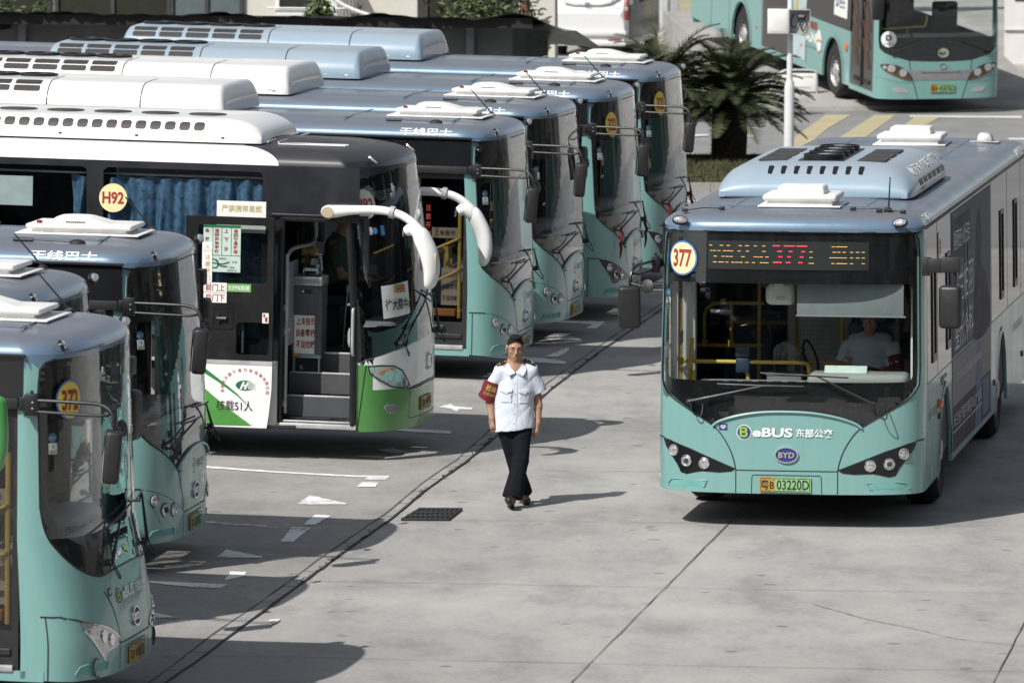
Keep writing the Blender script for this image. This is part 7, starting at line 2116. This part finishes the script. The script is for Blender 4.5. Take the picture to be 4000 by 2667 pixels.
p = un(2845, 628, .12); cycad((p.x, p.y, .12), 3, 1.45, .95, 'dark cycad palm nearest the white pole, its trunk in full view')
cycad((at_depth(2590, 300, 115).x, 115, .12), 8, 1.5, 1.15, 'dark cycad palm behind the farthest 322 bus, its trunk hidden')
# pole with an opened switch box
pb = Vector((4.50, 112.3, 0.12))
pl = empty('camera_pole', pb); pl.rotation_euler = (0, R(0.5), 0); tag(pl, 'white steel pole carrying an opened switch box', 'pole')
def shaft(mb):
    mb.lathe([(.082, 0), (.082, 1.35), (.075, 1.40), (.052, 1.47), (.048, 1.5), (.047, 6.5), (.001, 6.5)], 22, mi=0); mb.lathe([(.16, 0), (.16, .02), (.08, .02)], 20, mi=0)
part('shaft', None, shaft, plain('white_pole_paint', (.62, .63, .64), .4, var=.06), pl, 40)
bx = part('switch_box', None, lambda mb: (mb.box((.14, -.12, 2.43), (.35, .02, .40)), [mb.box((.14 + s * .17, -.2, 2.43), (.012, .16, .40)) for s in (-1, 1)], [mb.box((.14, -.2, 2.43 + s * .195), (.35, .16, .012)) for s in (-1, 1)]), plain('grey_box_enamel', (.34, .345, .35), .45), pl)
part('door', None, lambda mb: (mb.box((-.21, -.28, 2.44), (.34, .018, .40), .004), mb.box((-.21, -.292, 2.44), (.29, .008, .345), .003)), WPLAS, bx)
part('wiring', None, lambda mb: (mb.tube(smooth_line([(.05, -.15, 2.55), (0, -.17, 2.40), (.07, -.17, 2.33), (.12, -.16, 2.44), (.2, -.15, 2.5), (.26, -.16, 2.38), (.2, -.17, 2.28), (.16, -.16, 2.4), (.25, -.15, 2.52)], 5), .009, 6), mb.box((.17, -.16, 2.52), (.13, .05, .06), .006)), BLACK, bx)
part('breaker', None, lambda mb: mb.box((.17, -.19, 2.525), (.1, .012, .04), .003), WPLAS, bx)
# low notice board
nb = un(3140, 408)
bo = empty('notice_board', (nb.x, nb.y, 0)); tag(bo, 'low white notice board in a rounded frame behind the white pole', 'notice board')
part('frame', None, lambda mb: mb.tube(smooth_line([(-.45, 0, .1), (-.45, 0, .55), (-.42, 0, .63), (-.3, 0, .66), (.1, 0, .66), (.22, 0, .63), (.25, 0, .55), (.25, 0, .1), (.2, 0, .04), (-.4, 0, .04), (-.45, 0, .1)], 3), .022, 8), ALU, bo)
part('panel', None, lambda mb: (mb.box((-.1, 0, .42), (.66, .02, .36), .004)), PAPER, bo)
part('lettering', None, lambda mb: (put_text(mb, '请按规定停放', lambda u, v, f=0: Vector((u, -.012 - f, v)), -.05, .53, .46, .035, .003, 0), put_text(mb, '谢谢配合', lambda u, v, f=0: Vector((u, -.012 - f, v)), -.02, .32, .3, .035, .003, 0)), plain('grey_print', (.2, .21, .2), .7), bo, 0)
# green mirror of a vehicle just outside the frame
gm_ = at_depth(-22, 1700, 48.0)
gmo = empty('wing_mirror', (gm_.x, gm_.y, gm_.z)); tag(gmo, 'green vehicle mirror reaching in at the left edge beside the 372 bus', 'mirror')
part('shell', None, lambda mb: mb.tube(smooth_line([(0, 0, .27), (.01, 0, .2), (.02, 0, 0), (.01, 0, -.18), (-.02, 0, -.25)], 4), [.03, .055, .07, .075, .078, .08, .08, .08, .08, .078, .076, .07, .065, .06, .05, .04, .02], 16, flat=(1, .8)), paint('leaf_green_paint', (.05, .27, .06), .3), gmo, 60)
part('arm', None, lambda mb: mb.tube(smooth_line([(-1.0, 0, .5), (-.4, 0, .55), (-.1, 0, .45), (0, 0, .25)], 4), .04, 10), MATS['leaf_green_paint'], gmo)

# unseen building added behind the camera so windscreens mirror grey walls, not bright sky
tb = MB(); tb.box((0, -14, 9), (120, 12, 18), mi=0)
for fl in range(5):
    for k in range(26): tb.box((-50 + 4 * k, -7.97, 2.2 + 3.4 * fl), (2.6, .1, 1.9), mi=1)
    tb.box((0, -7.9, 3.75 + 3.4 * fl), (120, .5, .25), mi=0)
db = MB(); dm = Matrix.Rotation(R(-8), 4, 'Z')  # unseen dark building added on the right to darken reflections in the glass
db.box((40, 75, 6), (10, 150, 12), rot=dm, mi=0)
for k in range(30):
    for fl in range(3):
        p = Vector((40, 75, 0)) + dm @ Vector((-5.02, -70 + 4.8 * k, 2.2 + 3.6 * fl)); db.box(p, (.1, 3.6, 2.0), rot=dm, mi=1)
    p = Vector((40, 75, 0)) + dm @ Vector((-5.4, -72.4 + 4.8 * k, 6)); db.box(p, (.8, .6, 12), rot=dm, mi=0)
tag(link('added_dark_block', db.mesh('added_dark_block', [plain('brown_grey_render', (.085, .08, .075), .85), BLACK], 30)), kind='structure')
tag(link('added_reflection_block', tb.mesh('added_reflection_block', [plain('dark_grey_render', (.16, .16, .155), .85), BLACK], 30)), kind='structure')

# ------------------------------------------------------------------ the other make of bus coming down the ramp
UB = Nose(1.225, 0.35, 3.4, lambda z: 0.0 if z < 1.0 else 0.12 * ((z - 1.0) / 1.75) ** 1.4)
def make_far_bus(M):
    root = empty('city_bus', M=M); tag(root, 'turquoise bus of another make coming down the ramp at the upper right', 'bus', 'turquoise city buses in the depot')
    half = [(0, 2.72), (1.12, 2.7), (1.18, 2.6), (1.19, 2.4), (1.19, 1.35), (1.17, 1.2), (1.08, 1.12), (.92, 1.06), (.73, 1.01), (.62, .98), (.3, .965), (0, .962)]
    blk = sym(UB.sdom(half)); sR, sL = -UB.s_at_x(-.36), UB.s_at_x(-.5)
    UR_ = UB.right
    def arch(x): return [(x + .62 * math.cos(a), .30 + .80 * math.sin(a)) for a in np.linspace(0, math.pi, 15)]
    def body(mb):
        mb.skin([[(sR, 2.75), (sR, .26), (sL, .26), (sL, 2.75)], blk], UB.P, .08, 0, .03, 0)
        mb.skin([[(-1.75, .30), (-1.75, 1.34), (-12, 1.34), (-12, .42)] + arch(-8.6)[::-1] + arch(-2.75)[::-1]], UR_, .25, 0, .03, 0)
        mb.skin([[(-.36, .26), (-.36, .36), (-1.75, .36), (-1.75, .26)]], UR_, .4, 0, .03, 0)
        mb.skin([[(.5, .28), (12, .35), (12, 1.34), (.5, 1.34)]], UB.left, .4, 0, .03, 0)
        mb.box((-11.96, 0, 1.5), (.06, 2.4, 2.4)); mb.box((-6.2, 0, .42), (11.2, 2.3, .1), mi=1)
        for x in (-2.75, -8.6): mb.box((x, -.95, .75), (1.3, .4, .8), mi=1); line_on(mb, UR_, [(x + .66 * math.cos(a), .3 + .85 * math.sin(a)) for a in np.linspace(0, math.pi, 17)], .06, .015)
    b = part('body', None, body, [TEAL, BLACK], root)
    part('roof', None, lambda mb: roof_loft(mb, UB, 2.75, .24, .13, 12), BLUE, root, 40)
    part('windscreen', None, lambda mb: mb.skin([blk], UB.P, .06, -.003), GLASS, root, 0)
    part('windscreen_border', None, lambda mb: mb.skin([blk, [(UB.s_of(y), z) for y, z in rrect(-1.15, 1.42, 1.15, 2.4, .1)]], UB.P, .06, -.028), MASK, root, 0)
    part('cabin_lining', None, lambda mb: (mb.box((-.5, 0, 1.3), (.5, 2.1, .26), .08), mb.box((-6, 0, .5), (11, 2.3, .04)), mb.box((-6, 0, 2.68), (11, 2.2, .03)), mb.box((-5, 0, 1.5), (.05, 2.3, 2.2)), mb.box((-1.3, .5, 1.5), (.15, .5, .9), .05)), INTER_D, root)
    part('handrail', None, lambda mb: (mb.tube(smooth_line([(-.7, -1.1, 1.5), (-.7, -.25, 1.54), (-.7, -.1, 1.56), (-.7, -.06, 1.75)], 4), .02, 8), mb.tube([(-.7, -.45, 1.53), (-.72, -.44, 1.4)], .018, 8)), YELLOW, root)
    part('grille_panel', None, lambda mb: (mb.skin([UB.sdom([(-.62, .80), (.62, .80), (.545, .615), (-.545, .615)])], UB.P, .08, .006, .006, 0), line_on(mb, UB.P, UB.sdom([(-.38, .79), (-.36, .755), (.36, .755), (.38, .79)]), .012, .008, 1)), [plain('silver_grey', (.27, .26, .28), .4, .3), SEAM], root, 0)
    for s in (-1, 1):
        hl = [(s * y, z) for y, z in [(1.15, .91), (.92, .915), (.73, .845), (.61, .75), (.545, .615), (.70, .63), (.92, .71), (1.09, .80)]]
        H = UB.sdom(smooth_line(hl, 3, True)); H = H if s > 0 else H[::-1]
        h = part('headlight', None, lambda mb: mb.skin([H], UB.P, .05, .008, .02), plain('smoked_lens', (.07, .06, .05), .1, .2, var=.4, scale=20), root, 0)
        part('lamp', None, lambda mb: [mb.skin([UB.sdom(ell(s * y, z, r, r, 16))], UB.P, .05, .014, .005) for y, z, r in ((.96, .84, .075), (.74, .76, .075), (1.08, .86, .035))], CLEARL, h, 0)
        part('indicator', None, lambda mb: line_on(mb, UB.P, UB.sdom([(s * y, z) for y, z in [(.60, .63), (.72, .65), (.92, .73), (1.06, .805)]]), .03, .015), plain('dull_amber', (.16, .06, .02), .4), h, 0)
        fg = UB.sdom(smooth_line([(s * .92, .48), (s * .70, .45), (s * .64, .38), (s * .86, .39)], 3, True))
        part('fog_lamp', None, lambda mb: mb.skin([fg if s > 0 else fg[::-1]], UB.P, .05, .006, .01), CLEARL, root, 0)
        part('wiper', None, lambda mb: (mb.tube([UB.F(s * .95, 1.15, .0), UB.F(s * .95, 1.15, .05)], .045, 10), mb.tube([UB.F(s * .95, 1.15, .05), UB.F(s * .3, 1.38, .05)], [.018, .01], 6), mb.tube([UB.F(s * .75, 1.36, .03), UB.F(s * -.1, 1.4, .03)], .01, 6)), MATTE, root)
        part('bonnet_seam', None, lambda mb: (line_on(mb, UB.P, UB.sdom([(s * .62, .975), (s * .60, .80), (s * .545, .61), (s * .44, .27)]), .014, .004), line_on(mb, UB.P, UB.sdom([(s * 1.2, .70), (s * .9, .60), (s * .545, .575)]), .02, .006, 1)), [SEAM, TEAL], b, 0)
    number_plate(root, UB.F, 0.05, .46, .49, .15, '粤B', '45876D', None)
    part('emblem', None, lambda mb: (mb.skin([ell(.04, 1.13, .11, .09, 26), ell(.02, 1.13, .07, .05, 20)], UB.P, .05, .02, .015, 0), mb.tube([UB.P(.1, 1.16, .025), UB.P(.0, 1.13, .03), UB.P(.08, 1.10, .03), UB.P(-.02, 1.08, .025)], .014, 6, 0), put_text(mb, 'S', UB.P, .02, 1.13, .08, .1, .024, .02, 1), [mb.skin([ell(.04, .885, .075, .06, 22), ell(.04, .885, .06, .045, 22)], UB.P, .05, .015, .01, 0)]), [CHROME, LIME], root, 0)
    part('route_disc', None, lambda mb: (mb.skin([ell(UB.s_of(-1.02), 1.39, .145, .15, 34)], UB.P, .04, .008, 0, 0), put_text(mb, 'D', UB.P, UB.s_of(-1.02), 1.415, .115, .11, .013, .05, 1), put_text(mb, '八方达巴士', UB.P, UB.s_of(-1.02), 1.305, .2, .045, .013, 0, 2)), [PAPER, BLUEINK, BLACKINK], root, 0)
    part('mirror', None, lambda mb: (mb.box((.2, -1.35, 2.0), (.12, .22, .42), .04), mb.tube([(-.2, -1.22, 2.5), (.2, -1.35, 2.5), (.2, -1.35, 2.2)], .02, 8)), MATTE, root)
    part('side_glazing', None, lambda mb: (mb.skin([[(-1.75, 1.34), (-1.75, 2.74), (-12, 2.74), (-12, 1.34)]], UR_, .5, .002), mb.skin([[(-.36, 2.4), (-.36, 2.74), (-1.75, 2.74), (-1.75, 2.4)]], UR_, .5, .002)), MATS['dark_side_glass'], root, 0)
    d = part('door', None, lambda mb: (mb.skin([[(-.42, .36), (-.42, 2.4), (-1.05, 2.4), (-1.05, .36)]], UR_, .5, -.02, 0, 0), mb.skin([[(-1.08, .36), (-1.08, 2.4), (-1.72, 2.4), (-1.72, .36)]], UR_, .5, -.02, 0, 0), mb.box((-1.065, -1.22, 1.4), (.05, .03, 2.0), mi=1), [mb.box((x, -1.215, .5), (.3, .02, .08), mi=1) for x in (-.75, -1.4)]), [plain('door_dark_glass', (.03, .027, .025), .12), MATTE], root, 0)
    part('door_handrail', None, lambda mb: [mb.tube([(x, -1.235, z), (x + .28, -1.235, z - .55)], .014, 6) for x in (-1.6, -.95) for z in (2.0, 1.65, 1.3)], plain('amber_rail', (.10, .045, .018), .5), d)
    part('door', None, lambda mb: mb.skin([[(-5.6, .40), (-5.6, 1.34), (-7.2, 1.34), (-7.2, .40)]], UR_, .5, .004), MATS['door_dark_glass'], root, 0)
    a = part('advert_panel', None, lambda mb: (mb.skin([[(-4.45, .45), (-4.45, 1.85), (-5.55, 1.85), (-5.55, .45)]], UR_, .4, .006, 0, 0), mb.skin([smooth_line([(-5.2, 1.0), (-5.15, 1.4), (-5.05, 1.8), (-4.95, 1.45), (-4.9, 1.0)], 3, True)], UR_, .1, .009, 0, 1), mb.skin([smooth_line([(-5.1, .98), (-5.08, 1.2), (-5.0, 1.35), (-4.93, 1.15), (-4.92, .98)], 3, True)], UR_, .1, .011, 0, 2), mb.skin([[(-4.5, .92), (-4.5, 1.02), (-5.5, 1.04), (-5.5, .94)]], UR_, .2, .012, 0, 3), mb.skin([smooth_line([(-4.7, .95), (-4.68, 1.3), (-4.58, 1.5), (-4.52, 1.2), (-4.52, .95)], 3, True)], UR_, .1, .009, 0, 1)), [plain('ad_sky', (.42, .52, .55), .4), plain('ad_gold', (.45, .37, .1), .4), plain('ad_umber', (.05, .035, .02), .5), plain('ad_leaf', (.06, .13, .04), .5)], root, 0)
    part('side_lettering', None, lambda mb: (put_text(mb, 'BOUNDLESS', UR_, -4.07, 1.19, .65, .15, .008, .04, 0), put_text(mb, 'i-LINE', UR_, -4.05, .95, .7, .2, .008, .05, 1), mb.skin([ell(-3.62, .93, .16, .22, 24)], UR_, .1, .006, 0, 1), mb.skin([[(-3.78, .92), (-3.62, .97), (-3.46, .95), (-3.46, .9), (-3.62, .93), (-3.78, .87)]], UR_, .1, .010, 0, 2)), [REDINK, WHITELET, plain('orange_swoosh', (.5, .25, .05), .5)], b, 0)
    part('window_notice', None, lambda mb: (mb.skin([[(-1.95, 1.55), (-1.95, 2.05), (-2.75, 2.05), (-2.75, 1.55)]], UR_, .4, .01, 0, 0), put_text(mb, 'D', UR_, -2.55, 1.82, .16, .2, .014, .04, 1), put_text(mb, '巴士', UR_, -2.25, 1.82, .32, .2, .014, .02, 1)), [PAPER, BLUEINK], root, 0)
    part('side_marker', None, lambda mb: (mb.box((-1.95, -1.24, 1.02), (.16, .04, .13), .02), [mb.box((x, -1.235, .72), (.07, .02, .06), .01) for x in (-3.6, -4.7, -7.6)]), AMBER, root)
    part('panel_gap', None, lambda mb: [line_on(mb, UR_, [(x, .42), (x, 1.33)], .014, .004) for x in (-4.4, -7.25, -9.4, -10.6)] + [line_on(mb, UR_, [(-3.4, .75), (-4.4, .75)], .012, .004)], SEAM, b, 0)
    for x in (-2.75, -8.6):
        for s in (-1, 1): make_wheel(root, ('ubw',), x, s * 1.17, .5)
    return root
ufl = (Vector((6.85, 129.7, 0)) + Vector((9.27, 130.7, 0))) / 2
make_far_bus(frame((ufl.x, ufl.y, .02), (.27, -.963), R(4.3)))
mbx = MB(); rp = [(4.9, 131.2), (10.4, 131.6), (9.4, 146.5), (3.2, 146.5)]
zz = lambda y: .012 + .075 * max(0, y - 130.6)
mbx.add([(x, y, zz(y)) for x, y in rp] + [(x, y, -.01) for x, y in rp], [(0, 1, 2, 3), (0, 4, 5, 1), (1, 5, 6, 2), (2, 6, 7, 3), (3, 7, 4, 0)])
tag(link('ramp', mbx.mesh('ramp', APRON, 0)), kind='structure')
wd = un(3345, 396)
post_box('wheel_chock', 'black ribbed wedge on the ground by the front wheel of the far bus', 'wedge', lambda mb: [mb.box((.09 * k, 0, .03 + .01 * k), (.08, .3, .05 + .02 * k), .008) for k in range(4)], RUBBER, (wd.x - .2, wd.y, .05), R(15))
# ------------------------------------------------------------------ where things stand
TR = [Vector((-2.75, 52.0, 0)), Vector((0.0, 73.2, 0)), Vector((1.9, 87.3, 0)), Vector((3.2, 98.0, 0))]
def parked(x, y, yaw=10.3): return frame((x, y, 0.02), (math.cos(R(yaw)), -math.sin(R(yaw))), PITCH)
BUSES = {}
BUSES['r'] = make_city_bus(frame((2.56, 64.08, 0.045), (-math.sin(R(9.2)), -math.cos(R(9.2)))), 'turquoise bus driving towards the viewer with a lit sign and round 377 disc', unit='front_blue', route='377', detail=True)
dress_route_bus(BUSES['r'])
BUSES['G'] = make_city_bus(parked(2.235, 91.5), 'farthest parked turquoise bus, beside the palms, with a yellow 322 disc', unit='blue_rear', route='322', mark_front=False, ribbons=True, plate=('粤B', '03162D'))
BUSES['F'] = make_city_bus(parked(1.535, 86.9), 'parked turquoise bus with a yellow 322 disc, nearer of the two 322 buses', unit='blue_rear', route='322', mark_front=False, ribbons=True, plate=('粤B', '04283D'))
BUSES['E'] = make_city_bus(parked(0.755, 83.3, 11.2), 'parked turquoise bus with white roof unit and no disc, directly beside the 322 buses', pods='teal', unit='white_rear', mark_front=False, plate=('粤B', '02117D'))
BUSES['D'] = make_city_bus(parked(0.14, 79.15), 'parked turquoise bus directly behind the white and green coach', pods='teal', unit='white_rear', mark_front=False, plate=('粤B', '01965D'))
BUSES['B'] = make_city_bus(parked(-2.85, 61.45, 8.4), 'parked turquoise bus with no route disc, its front overlapping the folded door of the coach', pods='teal', unit='white_rear', mark_front=False, plate=('粤B', '02608D'))
BUSES['C'] = make_city_bus(parked(-3.58, 57.10), 'parked turquoise bus set back, only its blue roof front showing at the left edge', pods='teal', unit='white_rear', mark_front=False, plate=('粤B', '02208D'))
K9, NOSE_ID = K9_ROUNDED, 'rounded'
BUSES['A'] = make_city_bus(parked(-2.91, 52.85, 10.0), 'nearest turquoise bus at lower left with a yellow 372 disc and rounded windscreen', pods='black', unit='white_rear', route='372', nose='rounded', plate=('粤B', 'W8830'))
K9, NOSE_ID = K9_POINTED, 'pointed'
BUSES['H'] = make_coach(parked(-0.88, 70.7))
spot = un(2012, 1972)
make_inspector((spot.x, spot.y, 0.0), R(2))
make_driver(BUSES['r'].matrix_world @ Matrix.Translation((-1.52, .62, 1.02)), 'driver of the moving bus in a pale blue shirt with a dark red armband', SHIRT, .04, (((-.27, -.12, .30), (-.20, -.42, .42)), ((.27, -.10, .29), (.17, -.44, .34))), True)
make_driver(BUSES['H'].matrix_world @ Matrix.Translation((-1.20, .60, 1.50)), 'coach driver in a dark green polo shirt seen through the open door', plain('green_polo', (.055, .085, .06), .85, var=.1), .10, (((-.25, -.20, .24), (-.16, -.50, .20)), ((.25, -.20, .24), (.16, -.50, .20))))
